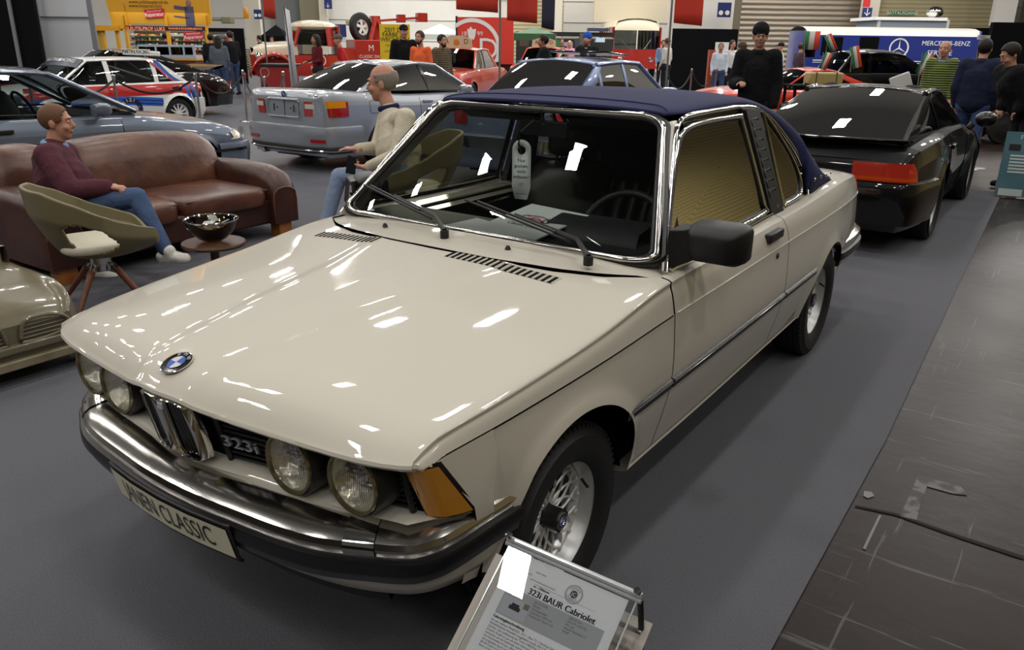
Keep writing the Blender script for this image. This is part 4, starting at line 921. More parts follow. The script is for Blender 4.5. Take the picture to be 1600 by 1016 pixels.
# ---------------------------------------------------------------- black car behind the rally car
k9 = [(.0, .80, .60, .05), (.2, .9, .70, .05), (.7, 1., .82, .05), (1.3, .96, .86, .04), (2.4, .97, .88, .03), (3.2, 1.0, .90, .04), (3.8, .95, .84, .05), (4.15, .86, .70, .04), (4.25, .8, .60, .02)]
BK = Car('black_coupe', 'glossy black coupe parked behind the white rally hatchback', (-14.5, 6.2, 0), -.02, 4.2, .86, k9, GBLK, [(.85, .31, .34), (3.2, .31, .35)], nose=.1,
    gh=dict(wb=(1.25, .88, .64), wt=(1.9, 1.28, .5), rt=(2.6, 1.27, .5), rb=(3.7, .90, .55), cuts=[2.45], cp=.22, cpf=2, rw=.028, pw=.03), glassm=DGLASS)
obj('tail_wing', grid([[(x, 4.0 + a, .93 + b) for x in np.linspace(-.6, .6, 9)] for a, b in ((-.2, 0), (0, .06), (.18, .09), (.18, .05), (0, .0))]), GBLK, BK.root)
BK.lampw(1, .05, .8, .60, .68, REDL)
# ---------------------------------------------------------------- red sports car behind the navy roof
SRED = paint('bright red paint', 'd5321c', .3, 1.)
kR = [(.0, .75, .52, .05), (.2, .88, .62, .06), (.6, .97, .74, .06), (1.2, 1., .80, .05), (2.4, 1., .82, .04), (3.4, 1., .84, .05), (4.0, .92, .80, .05), (4.3, .82, .70, .03)]
def spot(px, py, z=0.): p = onz(px, py, z); return (float(p[0]), float(p[1]), 0)
RS = Car('red_sports_car', 'low bright red sports car seen above the navy fabric roof', (-3.9, 14.2, 0), .95, 4.3, .84, kR, SRED, [(.85, .31, .34), (3.4, .31, .34)],
    gh=dict(wb=(1.7, .82, .62), wt=(2.2, 1.12, .50), rt=(2.8, 1.12, .48), rb=(3.6, .84, .55), cuts=[2.7], cp=.2, rw=.02, pw=.02), glassm=DGLASS)
p = at(1065, 150, 15.); RS.root.location = (p[0], p[1], 0); RS.root.rotation_euler.z = -.85
# ---------------------------------------------------------------- black veteran saloon with flags and luggage
kV = [(.0, .60, .85, .04), (.3, .64, .95, .05), (1.0, .80, 1.02, .06), (1.6, .95, 1.05, .05), (2.6, .98, 1.07, .04), (3.6, .97, 1.06, .05), (4.2, .90, 1.0, .06), (4.7, .75, .80, .05)]
VS = Car('veteran_saloon', 'black rounded veteran saloon decked with small flags and a suitcase', (-1.0, 24.2, 0), 2.2, 4.8, .85, kV, GBLK, [(.9, .35, .38), (3.8, .35, .38)], Rt=.35, Rr=.2, flare=.05, rimm=CHROME,
    gh=dict(wb=(1.5, 1.05, .62), wt=(1.85, 1.50, .55), rt=(3.3, 1.50, .54), rb=(4.1, 1.04, .58), cuts=[2.35, 3.2], cp=.25, bw=.05, rw=.04, pw=.04, arch=.06, crown=.08), glassm=DGLASS)
p = at(1205, 110, 19.); VS.root.location = (p[0], p[1], 0); VS.root.rotation_euler.z = -.85; VS.root.scale = (.92,) * 3
# ---------------------------------------------------------------- red car with roof board, beside the round red sign
TRED = paint('orange red paint', 'c63a1d', .3, 1.)
kT = [(.0, .88, .70, .02), (.15, .95, .82, .03), (1.2, 1., .90, .05), (2.2, 1., .92, .03), (3.4, .98, .92, .04), (4.0, .95, .88, .04), (4.4, .9, .78, .02)]
def roofboard(par, z, y=1.9):
    o = obj('roof_board', join(prism([(-.42, 0), (.42, 0), (.40, .22), (.14, .30), (-.14, .30), (-.40, .22)], .03, 'XZ', y)), mat('pale board', S('cdb89a'), .6), par, loc=(0, 0, z), bevel=.004)
    for x, ch in ((-.26, 'A'), (.26, 'D')): text('board_letter', ch, .17, mat('board ink', S('5a2a22'), .6), o, T(x, y - .004, .16) @ R(PI / 2, 'X'), ext=0)
    obj('board_emblem', xf(lathe([(.001, -.006), (.075, -.004), (.08, 0)], 20, 'Y'), T(0, y - .002, .14)), mat('board amber', S('c8791e'), .5), o); return o
T1 = Car('red_saloon', 'orange red old saloon with a pale roof board beside the round red sign', (-10, 16, 0), .5, 4.4, .80, kT, TRED, [(.85, .31, .33), (3.4, .31, .33)],
    gh=dict(wb=(1.3, .92, .66), wt=(1.75, 1.34, .55), rt=(2.9, 1.35, .54), rb=(3.5, .92, .62), cuts=[2.25], cp=.14, bw=.04, rw=.03, pw=.03, trim=CHROME, crown=.05), glassm=DGLASS)
p = at(745, 150, 19.5); T1.root.location = (p[0] - .6, p[1] - 1.0, 0); T1.root.rotation_euler.z = .35
roofboard(T1.root, 1.40); T1.bumper(-1, [(.02, .50), (.08, .48), (.08, .40), (.02, .38)], CHROME, side=.3); T1.lampw(-1, .45, .7, .60, .76, mat('headlamp glass', (.6, .62, .63)), 'headlamp')
c2 = copy_tree(T1.root); p = at(815, 112, 25.5); c2.location = (p[0], p[1] + .5, 0); c2['label'] = 'orange red old saloon with a pale roof board behind the raised sunroof'
# ---------------------------------------------------------------- red and cream tow truck
TR = thing('tow_truck', 'vintage red tow truck with cream cab roof and crane', 'truck', (0, 0, 0), 0)
TRR = paint('truck red', 'b5281a', .35, .8); TCR = paint('truck cream', 'd8cdb2', .35, .6)
kk = [(.0, .42, 1.28, .04), (.3, .48, 1.36, .08), (.9, .60, 1.42, .10), (1.5, .80, 1.45, .08), (2.2, .86, 1.42, .03), (2.9, .86, 1.42, .03)]
tb = Body({y: [(w * .93, .55), (w, .8), (w, 1.15), (w * .97, z - .08), (w * .88, z - .01), (w * .5, z + c * .7), (0, z + c)] for y, w, z, c in kk}, [], 0)
lo = grid([tb.lower(y, 6) for y in np.linspace(0, 2.9, 24)]); obj('cab_side', join(lo, mir(lo)), TRR, TR)
up = [tb.upper(y, 0, 1, 10) for y in np.linspace(0, 2.9, 24)]; obj('bonnet', grid([r + [(-x, y, z) for x, y, z in reversed(r[:-1])] for r in up[:13]]), TCR, TR)
obj('cab_rear', join(box(-.84, .84, 2.86, 2.92, .55, 2.0), box(-.84, .84, 1.5, 1.54, 1.3, 1.42)), TRR, TR)
obj('cab_roof', xf(ellg((0, 0, 0), (.84, .82, .20), 24, 12), T(0, 2.15, 1.95)), TCR, TR)
for sg in (1, -1):
    obj('cab_pillar', tube([(sg * .80, 1.42, 1.42), (sg * .74, 1.62, 1.93)], .05, 6), TRR, TR); obj('cab_pillar', tube([(sg * .84, 2.62, 1.40), (sg * .80, 2.58, 1.93)], .20, 6, k=.3), TRR, TR)
    obj('side_window', ([(sg * .83, 1.52, 1.44), (sg * .83, 2.5, 1.44), (sg * .77, 2.46, 1.86), (sg * .77, 1.68, 1.86)], [(0, 1, 2, 3)]), DGLASS, TR)
    fen = grid([[(sg * (lerp(.50, .98, math.sin(b))), .75 + .62 * math.cos(a) * (1 if a < PI / 2 else 1.3), .50 + (.62 + .10 * math.sin(b * 2)) * math.sin(a)) for b in np.linspace(0, PI / 2, 6)] for a in np.linspace(0, PI, 14)])
    obj('front_fender', fen, TRR, TR, solid=.02)
    obj('headlamp', xf(lathe([(.001, -.16), (.10, -.13), (.13, -.10), (.12, .0), (.05, .12)], 20, 'Y'), T(sg * .62, .28, 1.10)), CHROME, TR)
obj('windscreen', ([(-.78, 1.46, 1.44), (.78, 1.46, 1.44), (.72, 1.62, 1.90), (-.72, 1.62, 1.90)], [(0, 1, 2, 3)]), DGLASS, TR)
obj('radiator_grille', join(*[tube([(-w, .02, z), (0, -.10, z), (w, .02, z)], .030, 6) for z, w in zip(np.linspace(.72, 1.28, 9), np.linspace(.44, .34, 9))]), CHROME, TR); obj('grille_backing', box(-.42, .42, .02, .10, .6, 1.34), DARK, TR)
obj('bumper', box(-.95, .95, -.30, -.22, .48, .64), TRR, TR, bevel=.03)
for y in (.75, 4.4):
    for sg in (1, -1): wheel(TR, .80 * sg, y, .42, sg, .42, .22, .22, 'star', 5, TRR)
obj('load_bed', join(box(-.9, .9, 3.0, 5.4, .70, .85), box(.84, .9, 3.0, 5.4, .85, 1.35), box(-.9, -.84, 3.0, 5.4, .85, 1.35)), TRR, TR, bevel=.01)
obj('side_box', box(-.92, .92, 3.4, 5.2, .85, 1.60), TRR, TR, bevel=.03)
obj('crane_mast', join(tube([(.5, 3.8, .9), (.2, 4.3, 2.25)], .09, 6), tube([(-.5, 3.8, .9), (-.2, 4.3, 2.25)], .09, 6), tube([(.5, 5.0, .9), (.2, 4.3, 2.25)], .08, 6), box(-.20, .20, 4.15, 4.45, 1.6, 2.3)), TRR, TR)
obj('crane_arm', join(tube([(.12, 4.2, 2.15), (.12, 5.9, 2.28)], .04, 6), tube([(-.12, 4.2, 2.15), (-.12, 5.9, 2.28)], .04, 6), box(-.18, .18, 5.8, 6.15, 2.15, 2.42), box(-.2, .2, 5.1, 5.35, 2.12, 2.36)), TRR, TR)
sw_ = wheel(TR, .0, 3.65, 1.95, 1, .44, .24, .24, 'star', 5, WHITE); sw_.matrix_local = T(.25, 3.75, 1.95) @ R(.35, 'X') @ R(.5)
obj('beacon', lathe([(.10, 2.15), (.10, 2.27), (.09, 2.28), (.09, 2.40), (.05, 2.46), (.001, 2.47)], 16), mat('beacon amber', S('c98a1a'), .2, coat=.6), TR)
for t_, s_, z in (('CLASSIC DAYS', .13, 1.12), ('M', .26, 1.36)):
    text('box_lettering', t_, s_, WHITE, TR, T(.925, 3.95, z) @ R(PI / 2) @ R(PI / 2, 'X'), ext=0)
text('door_lettering', 'Speed', .2, WHITE, TR, T(.868, 2.25, 1.22) @ R(PI / 2) @ R(PI / 2, 'X'), ext=0); text('door_lettering', 'Performance', .14, WHITE, TR, T(.868, 2.25, .78) @ R(PI / 2) @ R(PI / 2, 'X'), ext=0)
obj('door_emblem', xf(lathe([(.16, 0), (.13, 0)], 24, 'X'), T(.872, 2.25, 1.0)), WHITE, TR)
p = at(392, 100, 23.5); TR.location = (p[0], p[1], 0); TR.rotation_euler.z = -.62; TR.scale = (.95, .87, .98)
# ---------------------------------------------------------------- cream and red bus, dark blue service van
def coach(name, label, L, W, H, z0, belt, mlow, mtop, glassb=True):
    r = thing(name, label, 'bus')
    def sec(y, k): return [(W * k * a, y, z) for a, z in ((.97, z0), (1, z0 + .3), (1, belt), (.97, H - .35), (.86, H - .10), (.5, H - .01), (0, H + .02))]
    st = [(0., .90), (.12, .97), (.35, 1.), (L - .3, 1.), (L - .1, .97), (L, .92)]
    for nm, i0, i1, m in (('lower_body', 0, 3, mlow), ('upper_body', 2, 4, None), ('roof', 3, 7, mtop)):
        if m is None: continue
        h = [sec(y, k)[i0:i1] for y, k in st]; g = grid(h); obj(nm, join(g, mir(g)), m, r, ang=45)
    h = [[sec(y, k)[2], sec(y, k)[3]] for y, k in st]; g = grid(h); obj('side_glass', join(g, mir(g)), DGLASS, r)
    return r, sec
BUS, sec = coach('bus', 'cream and red vintage bus with split windscreen facing the camera', 7., 1.15, 2.62, .45, 1.30, paint('bus red', '9c2419', .3, .9), TCR)
fr = [(x, z) for x, z in ((-1.03, .45), (1.03, .45), (1.06, 1.30), (1.03, 2.20), (.9, 2.50), (.5, 2.60), (0, 2.62), (-.5, 2.60), (-.9, 2.50), (-1.03, 2.20), (-1.06, 1.30))]
def nosez(pl, o=0.): return [(x, -.18 * (1 - (x / 1.06) ** 2) + o, z) for x, z in pl]
def front(x0, x1, z0, z1, o, n=14, tz=0): return grid([[(x, -.20 * (1 - (x / 1.08) ** 2) + o, z) for z in np.linspace(z0, z1, 3)] for x in np.linspace(x0, x1, n)])
obj('front_panel', front(-1.04, 1.04, .45, 1.30, 0), MATS['bus red'], BUS); obj('windscreen', front(-1.03, 1.03, 1.30, 2.15, .0), DGLASS, BUS)
obj('roof_front', grid([[(x * k, -.20 * (1 - (x / 1.08) ** 2) + o, z - (.06 * (x / 1.03) ** 4 if z > 2.2 else 0)) for x in np.linspace(-1.03, 1.03, 15)] for z, o, k in ((2.12, -.005, 1), (2.30, .01, .99), (2.48, .08, .93), (2.58, .25, .80), (2.63, .5, .5))]), TCR, BUS)
obj('windscreen_bar', box(-.025, .025, -.225, -.19, 1.30, 2.14), TCR, BUS); obj('wiper', join(tube([(-.35, -.24, 1.32), (-.75, -.2, 1.75)], .015, 5), tube([(.35, -.24, 1.32), (.65, -.2, 1.75)], .015, 5)), STEEL, BUS)
for sg in (1, -1):
    obj('headlamp', xf(lathe([(.001, -.05), (.10, -.04), (.13, 0), (.13, .1)], 16, 'Y'), T(sg * .7, -.12, .85)), CHROME, BUS)
    obj('window_pillars', join(*[box(sg * 1.12 - .03, sg * 1.12 + .03, y, y + .10, 1.3, 2.25) for y in (.05, 1.2, 2.4, 3.6, 4.8, 6.0)]), MATS['bus red'], BUS)
for y in (1.1, 5.6):
    for sg in (1, -1): wheel(BUS, .95 * sg, y, .42, sg, .42, .24, .24, 'star', 5)
p = at(992, 100, 37); BUS.location = (p[0], p[1], 0); BUS.rotation_euler.z = .60
VB = paint('service blue', '1c2f80', .3, .9)
VAN, sec = coach('service_van', 'dark blue service van with white roof and three pointed star', 6.3, 1.1, 2.25, .35, 1.15, VB, paint('van white', 'd9d6ce', .35, .7))
for sg in (1, -1):
    pn = box(sg * 1.095 - .012, sg * 1.095 + .012, .35, 6.2, 1.1, 1.95); obj('side_panel', pn, VB, VAN)
    obj('side_window', join(box(sg * 1.112 - .004, sg * 1.112 + .004, .55, 1.3, 1.22, 1.88), box(sg * 1.112 - .004, sg * 1.112 + .004, 1.9, 2.6, .5, 1.9)), DARK, VAN)
    obj('white_line', join(box(sg * 1.108 - .004, sg * 1.108 + .004, .3, 6.2, 1.04, 1.07), box(sg * 1.108 - .004, sg * 1.108 + .004, .3, 6.2, .97, .99)), WHITE, VAN)
LM = lambda y, z: T(1.118, y, z) @ R(PI / 2) @ R(PI / 2, 'X')
text('van_lettering', 'MERCEDES-BENZ', .23, WHITE, VAN, LM(5.02, 1.70), ext=0, sxx=1.0); text('van_lettering', 'SERVICE', .25, WHITE, VAN, LM(4.85, 1.36), ext=0)
ring_ = lathe([(.34, .0), (.355, .006), (.31, .006), (.30, 0)], 32, 'X'); star = join(*[xf(prism([(-.028, 0), (0, .30), (.028, 0)], .012, 'YZ'), R(a, 'X')) for a in (0, 2 * PI / 3, 4 * PI / 3)])
obj('star_emblem', xf(join(ring_, star), T(1.115, 3.35, 1.52)), WHITE, VAN)
for y in (1.0, 4.9):
    for sg in (1, -1): wheel(VAN, .92 * sg, y, .37, sg, .37, .22, .2, 'star', 5)
obj('front_panel', grid([[(x, -.06 * (1 - x * x), z) for z in (.35, 1.15, 2.1)] for x in np.linspace(-.98, .98, 9)]), VB, VAN); obj('rear_panel', box(-1.0, 1.0, 6.28, 6.31, .35, 2.15), VB, VAN)
p = at(1256, 100, 30); q = at(1527, 100, 30.0); VAN.scale = (1, 1, 1)
dx = np.array([q[0] - p[0], q[1] - p[1]]); an = math.atan2(dx[1], dx[0]); sc_ = np.linalg.norm(dx) / 6.3
VAN.scale = (1, sc_, 1); off = np.array([math.sin(an), -math.cos(an)]) * 1.1; VAN.location = (p[0] - off[0], p[1] - off[1], 0); VAN.rotation_euler.z = an - PI / 2
# ================================================================ people: one remeshed body each, clothing as parts
def cap(p0, p1, r0, r1, side=None, k=1., n=14):
    p0, p1 = Vector(p0), Vector(p1); t = (p1 - p0); L = t.length or 1e-4; t.normalize()
    s = Vector(side) if side is not None else (t.cross(Vector((0, 0, 1))) if abs(t.z) < .95 else Vector((1, 0, 0))); s = (s - t * s.dot(t)).normalized(); w = t.cross(s); rows = []
    for i in range(5): a = PI / 2 * (1 - i / 4); rows.append((p0 - t * r0 * math.sin(a), max(r0 * math.cos(a), 1e-4)))
    for i in range(1, 5): rows.append((p0 + t * L * i / 5, lerp(r0, r1, i / 5)))
    for i in range(5): a = PI / 2 * i / 4; rows.append((p1 + t * r1 * math.sin(a), max(r1 * math.cos(a), 1e-4)))
    return grid([[c + (s * k * math.cos(2 * PI * j / n) + w * math.sin(2 * PI * j / n)) * r for j in range(n)] for c, r in rows], True)
def remesh(name, gs, voxel, m, parent, smooth=3, label=None):
    V, F = join(*gs); me = bpy.data.meshes.new(name); me.from_pydata([tuple(map(float, v)) for v in V], [], F)
    t = bpy.data.objects.new('t', me); COL.objects.link(t)
    a = t.modifiers.new('r', 'REMESH'); a.mode = 'VOXEL'; a.voxel_size = voxel
    b = t.modifiers.new('s', 'SMOOTH'); b.factor = .5; b.iterations = smooth
    m2 = bpy.data.meshes.new_from_object(t.evaluated_get(bpy.context.evaluated_depsgraph_get())); bpy.data.objects.remove(t)
    m2.name = name; m2.materials.clear(); m2.materials.append(m); m2.polygons.foreach_set('use_smooth', [True] * len(m2.polygons))
    o = bpy.data.objects.new(name, m2); COL.objects.link(o); o.parent = parent
    if label: o['label'] = label
    return o
SKIN = mat('skin', S('c08d74'), .55, noise=(14, S('b57f68'))); SKIN2 = mat('deeper skin', S('9c6a50'), .55)
def fabric(h, sc=300, h2=None): return mat('cloth ' + h, S(h), .9, spec=.2, bump=('noise', 11, .55, .035), noise=(9, S(h2)) if h2 else None)
def head_geo(c, f, up, s=1., beard=False):
    """c = head centre, f = facing; returns body shapes"""
    f = Vector(f).normalized(); up = Vector(up).normalized(); r = f.cross(up).normalized(); up = r.cross(f); M = Matrix(((r.x, f.x, up.x, c[0]), (r.y, f.y, up.y, c[1]), (r.z, f.z, up.z, c[2]), (0, 0, 0, 1))) @ Matrix.Scale(s, 4)
    G = [ellg((0, -.012, .035), (.074, .094, .088), M=M), ellg((0, .022, -.035), (.060, .070, .078), M=M), ellg((0, .050, -.080), (.036, .036, .030), M=M), ellg((0, .060, .012), (.050, .030, .050), M=M)]
    G += [xf(cap((0, .088, .022), (0, .106, -.018), .009, .014), M), xf(ellg((0, .100, -.022), (.018, .014, .010)), M), xf(ellg((0, .080, .035), (.052, .014, .010)), M), xf(ellg((0, .086, -.050), (.026, .012, .011)), M)]
    for q in (1, -1): G += [xf(ellg((q * .074, -.008, -.004), (.010, .020, .034)), M), xf(ellg((q * .040, .070, -.025), (.022, .020, .022)), M)]
    return G, M
def hand_geo(w, d, pn, curl=.5, s=1., thumb=1, spread=.12):
    """w wrist, d pointing direction, pn palm normal; five fingers"""
    d = Vector(d).normalized(); pn = Vector(pn); pn = (pn - d * pn.dot(d)).normalized(); sd = d.cross(pn) * thumb; w = Vector(w); G = [cap(w - d * .03, w + d * .02, .026 * s, .026 * s, sd, 1.15), cap(w + d * .015 + sd * .0, w + d * .078 * s, .017 * s, .018 * s, sd, 2.2)]
    for i, (o, L) in enumerate(((.030, .068), (.010, .078), (-.011, .072), (-.031, .056))):
        p = w + d * .078 * s + sd * o * s; a = curl * (1 + .12 * i); dd = (d + sd * o * spread * 18).normalized()
        for k, l in enumerate((.44, .32, .24)):
            ang = a * (.5 + k * .9); q = p + (dd * math.cos(ang) + pn * math.sin(ang)) * L * l * s; G.append(cap(p, q, (.0088 - .0010 * k) * s, (.0080 - .0010 * k) * s, n=8)); p = q
    p = w + d * .022 * s + sd * .026 * s; q = p + (d * .62 + sd * .7 + pn * .35).normalized() * .040 * s; e = q + (d * .85 + sd * .25 + pn * .40).normalized() * .032 * s
    G += [cap(p, q, .014 * s, .011 * s, n=8), cap(q, e, .0105 * s, .009 * s, n=8)]
    return G
HAIRC = {}
def person(name, label, J, top, legs, shoes, hair='2a211b', style='short', skin=None, vox=.012, face=(0, -1, 0), up=(0, 0, 1), hat=None, sleeves='long', collar=None, jacket=0., extra=None, group=None, beard=None, lo=True, hands=((.6, 1), (.6, -1)), palm=((0, 0, -1), (0, 0, -1)), bump=None, belly=0., hs=1.05):
    """J: dict of joints in metres, world: head neck chest pelvis sL sR eL eR wL wR hL hR kL kR aL aR tL tR"""
    P = {k: Vector(v) for k, v in J.items()}; base = (P['aL'] + P['aR']) / 2; o = Vector((base.x, base.y, 0)); R0 = thing(name, label, 'person', o, group=group)
    P = {k: v - o for k, v in P.items()}; sk = skin or SKIN; sd = (P['sL'] - P['sR']).normalized(); jk = jacket
    HG_, HM = head_geo(P['head'], face, up, hs)
    G = HG_ + [cap(P['neck'] - Vector((0, 0, .03)), P['head'] - Vector(up) * .05, .058, .054), cap(P['chest'], P['pelvis'], .09, .09, sd, 1.2)]
    for q in 'LR':
        G += [cap(P['chest'], P['s' + q], .05, .045), cap(P['s' + q], P['e' + q], .043, .036), cap(P['e' + q], P['w' + q], .036, .026), cap(P['pelvis'], P['h' + q], .06, .06), cap(P['h' + q], P['k' + q], .06, .045), cap(P['k' + q], P['a' + q], .045, .03), cap(P['a' + q], P['t' + q], .03, .025)]
        i = 0 if q == 'L' else 1; d = P['w' + q] - P['e' + q]; G += hand_geo(P['w' + q], hands[i][2] if len(hands[i]) > 2 else d, palm[i], hands[i][0], 1.0, hands[i][1])
    remesh('body', G, vox, sk, R0, 2)
    tm = top if not isinstance(top, str) else fabric(top); up_ = (P['chest'] - P['pelvis']).normalized(); fr = sd.cross(up_) * -1
    ff = Vector(face).normalized()
    G = [cap(P['neck'] - Vector((0, 0, .055)), P['chest'], .062 + jk * .6, .122 + jk, sd, 1.15), cap(P['chest'], lerp(P['chest'], P['pelvis'], .55), .120 + jk, .122 + jk + belly, sd, 1.32), cap(lerp(P['chest'], P['pelvis'], .5), P['pelvis'] - up_ * .02, .120 + jk + belly, .122 + jk, sd, 1.28)]
    for q in 'LR':
        G += [cap(lerp(P['chest'], P['s' + q], .5) + up_ * .02, P['s' + q], .075 + jk, .064 + jk), cap(P['s' + q], P['e' + q], .062 + jk, .050 + jk)]
        if sleeves == 'long': G.append(cap(P['e' + q], lerp(P['e' + q], P['w' + q], .90), .050 + jk, .036 + jk * .8))
        elif sleeves == 'short': pass
    remesh('jacket' if jk > .024 else 'sweater', G, vox, tm, R0, 3)
    lm = fabric(legs)
    G = [cap(P['hL'], P['hR'], .115, .115), cap(P['pelvis'], (P['hL'] + P['hR']) / 2, .12, .12, sd, 1.25)]
    for q in 'LR': G += [cap(P['h' + q], P['k' + q], .100, .066), cap(P['k' + q], P['a' + q] + (P['k' + q] - P['a' + q]) * .06, .065, .050)]
    remesh('trousers', G, vox, lm, R0, 3)
    for q in 'LR':
        a, t = P['a' + q], P['t' + q]; d = (t - a); dn = Vector((d.x, d.y, d.z)).normalized(); s2 = dn.cross(Vector((0, 0, 1))).normalized(); upn = s2.cross(dn)
        sh = remesh('shoe', [cap(a - dn * .045 - upn * .01, t, .040, .036, s2, 1.12), cap(a + upn * .03, a, .046, .044), cap(a - dn * .05 - upn * .035, t - upn * .012, .022, .020, s2, 1.9)], max(vox * .8, .007), fabric(shoes), R0, 2)
    hm = mat('hair ' + hair, S(hair), .6, spec=.3, bump=('noise', 160, .8, .004))
    if style != 'bald' and not hat:
        e_ = {'crop': 1.035, 'fringe': 1.05, 'short': 1.10, 'long': 1.10}[style]
        V, F = ellg((0, -.012, .035), (.0755 * e_, .096 * e_, .089 * e_), 36, 28); keep = []
        for fc in F:
            c = [sum(V[i][k] for i in fc) / len(fc) for k in range(3)]; x_, y_, z_ = c
            if style == 'fringe': ok = z_ < .062 + .25 * max(-y_ - .05, 0) and y_ < .03 and z_ > -.035 + .05 * (y_ > .0)
            else: ok = z_ > float(np.interp(y_, [-.12, -.06, -.02, .02, .045, .062, .09], [-.045, -.045, -.03, .0, .02, .085, .10]))
            if ok: keep.append(fc)
        obj('hair', xf((V, keep), HM), hm, R0, ang=0, solid=.003)
        if style == 'long': remesh('long_hair', [xf(g, HM) for g in (ellg((0, -.075, -.10), (.085, .05, .20)), ellg((.07, -.02, -.04), (.022, .05, .12)), ellg((-.07, -.02, -.04), (.022, .05, .12)))], max(vox * .7, .006), hm, R0, 2)
    if beard: remesh('beard', [xf(ellg((0, .050, -.082), (.048, .046, .038)), HM), xf(ellg((.045, .03, -.05), (.018, .03, .03)), HM), xf(ellg((-.045, .03, -.05), (.018, .03, .03)), HM)], max(vox * .7, .006), mat('hair ' + beard, S(beard), .7), R0, 2)
    dk = mat('eye dark', S('1d1512'), .3)
    for q in (1, -1):
        obj('eye', xf(ellg((q * .030, .083, .014), (.013, .008, .0065), 10, 6), HM), mat('eye white', S('cfc5bc'), .3), R0)
        obj('pupil', xf(ellg((q * .030, .089, .014), (.0055, .004, .0055), 8, 5), HM), dk, R0)
        obj('eyebrow', xf(cap((q * .014, .094, .036), (q * .046, .084, .036), .0042, .003, n=6), HM), hm if style != 'bald' else mat('grey brow', S('6a5a50'), .8), R0)
    obj('lips', xf(ellg((0, .091, -.052), (.022, .009, .0065), 12, 6), HM), mat('lips', S('94564a'), .5), R0)
    if collar: obj('collar', tube([P['neck'] + Vector((math.cos(a) * .066, math.sin(a) * .066, -.035 + .012 * math.cos(a - math.atan2(-ff.y, -ff.x)))) for a in np.linspace(0, 2 * PI, 25)[:-1]], .020, 8, True, k=1.2), fabric(collar), R0, ang=80)
    if hat:
        if hat[0] == 'beanie': G = [xf(ellg((0, -.012, .062), (.090, .108, .088)), HM), xf(ellg((0, -.012, .040), (.093, .110, .045)), HM)]
        else: G = [xf(ellg((0, -.012, .065), (.086, .104, .080)), HM), xf(ellg((0, .10, .055), (.070, .085, .012)), HM)]
        remesh('hat', G, .008, fabric(hat[1]), R0, 2)
    if extra: extra(R0, P, HM)
    return R0
def stand(x, y, rz, h=1.75, arms=((.06, .28), (.06, .28)), step=.0, lean=0.):
    """standing joints; rz = facing angle of +y; arms = (forward, drop) of the wrist beyond the elbow"""
    s = h / 1.75; M = T(x, y, 0) @ R(rz); p = lambda a, b, c: tuple(M @ Vector((a * s, b * s, c * s)))
    J = dict(head=p(0, .03 + lean * 1.1, 1.635), neck=p(0, lean, 1.50), chest=p(0, lean * .8, 1.30), pelvis=p(0, 0, .98), sL=p(-.17, lean, 1.42), sR=p(.17, lean, 1.42), hL=p(-.10, 0, .90), hR=p(.10, 0, .90),
             kL=p(-.11, .03 + step * .5, .50), kR=p(.11, .03 - step * .4, .50), aL=p(-.12, step, .09), aR=p(.12, -step, .09), tL=p(-.14, step + .15, .05), tR=p(.14, -step + .15, .05))
    for q, sg, (f, d) in (('L', -1, arms[0]), ('R', 1, arms[1])):
        J['e' + q] = p(sg * .225, lean * .5 - .02 + f * .15, 1.13); J['w' + q] = p(sg * (.22 - max(f - .1, 0) * .5), .02 + f, 1.13 - d + .03)
    return J, tuple((M.to_3x3() @ Vector((0, 1, 0))))
def spx(px, D, py=100): q = at(px, py, D); return float(q[0]), float(q[1])
FA = YAW                               # angle that faces away from the camera; FA + pi faces it
# ---- the two seated people beside the car
def shirt(R0, P, HM): 
    obj('cuff', tube([P['wR'] + (P['eR'] - P['wR']) * t for t in (.05, .16)], .040, 10), fabric('7f9cc4'), R0)
    for q in 'LR':
        a, t = P['a' + q], P['t' + q]; obj('laces', join(*[tube([lerp(a, t, k) + Vector((-.02, -.01, .045 - .02 * k)), lerp(a, t, k) + Vector((.02, .012, .045 - .02 * k))], .004, 5) for k in (.25, .4, .55, .7)]), WHITE, R0)
D1 = 5.42
def A(px, py, D): return tuple(float(v) for v in at(px, py, D))
J1 = dict(head=A(88, 192, D1), neck=A(84, 218, D1 + .02), chest=A(88, 256, D1 + .02), pelvis=A(112, 312, D1 + .02), sL=A(102, 240, D1 + .20), sR=A(74, 244, D1 - .20), eL=A(128, 296, D1 + .22), eR=A(110, 298, D1 - .24), wL=A(165, 292, D1 + .10), wR=A(172, 292, D1 - .16), hL=A(128, 318, D1 + .09), hR=A(120, 322, D1 - .10), kL=A(202, 330, D1 + .12), kR=A(214, 308, D1 - .12), aL=A(148, 425, D1 + .14), aR=A(264, 400, D1 - .10), tL=A(178, 434, D1 + .16), tR=A(290, 404, D1 - .10))
fd = tuple(RT * .97 + FW * .22 + np.array([0, 0, .02]))
person('seated_person', 'person in burgundy sweater and jeans seated on the brown leather sofa', J1, fabric('4a2730', 220, '57303a'), '46587a', 'd9d6ce', '6b4a33', 'crop', vox=.009, face=fd, up=(0, 0, 1), collar='7f9cc4', hs=1.02, belly=.04, jacket=.022, extra=shirt, hands=((.8, 1), (1.1, 1, tuple(RT - UP * .1))), palm=((0, 0, -1), (0, 0, -1)))
D2 = 6.2
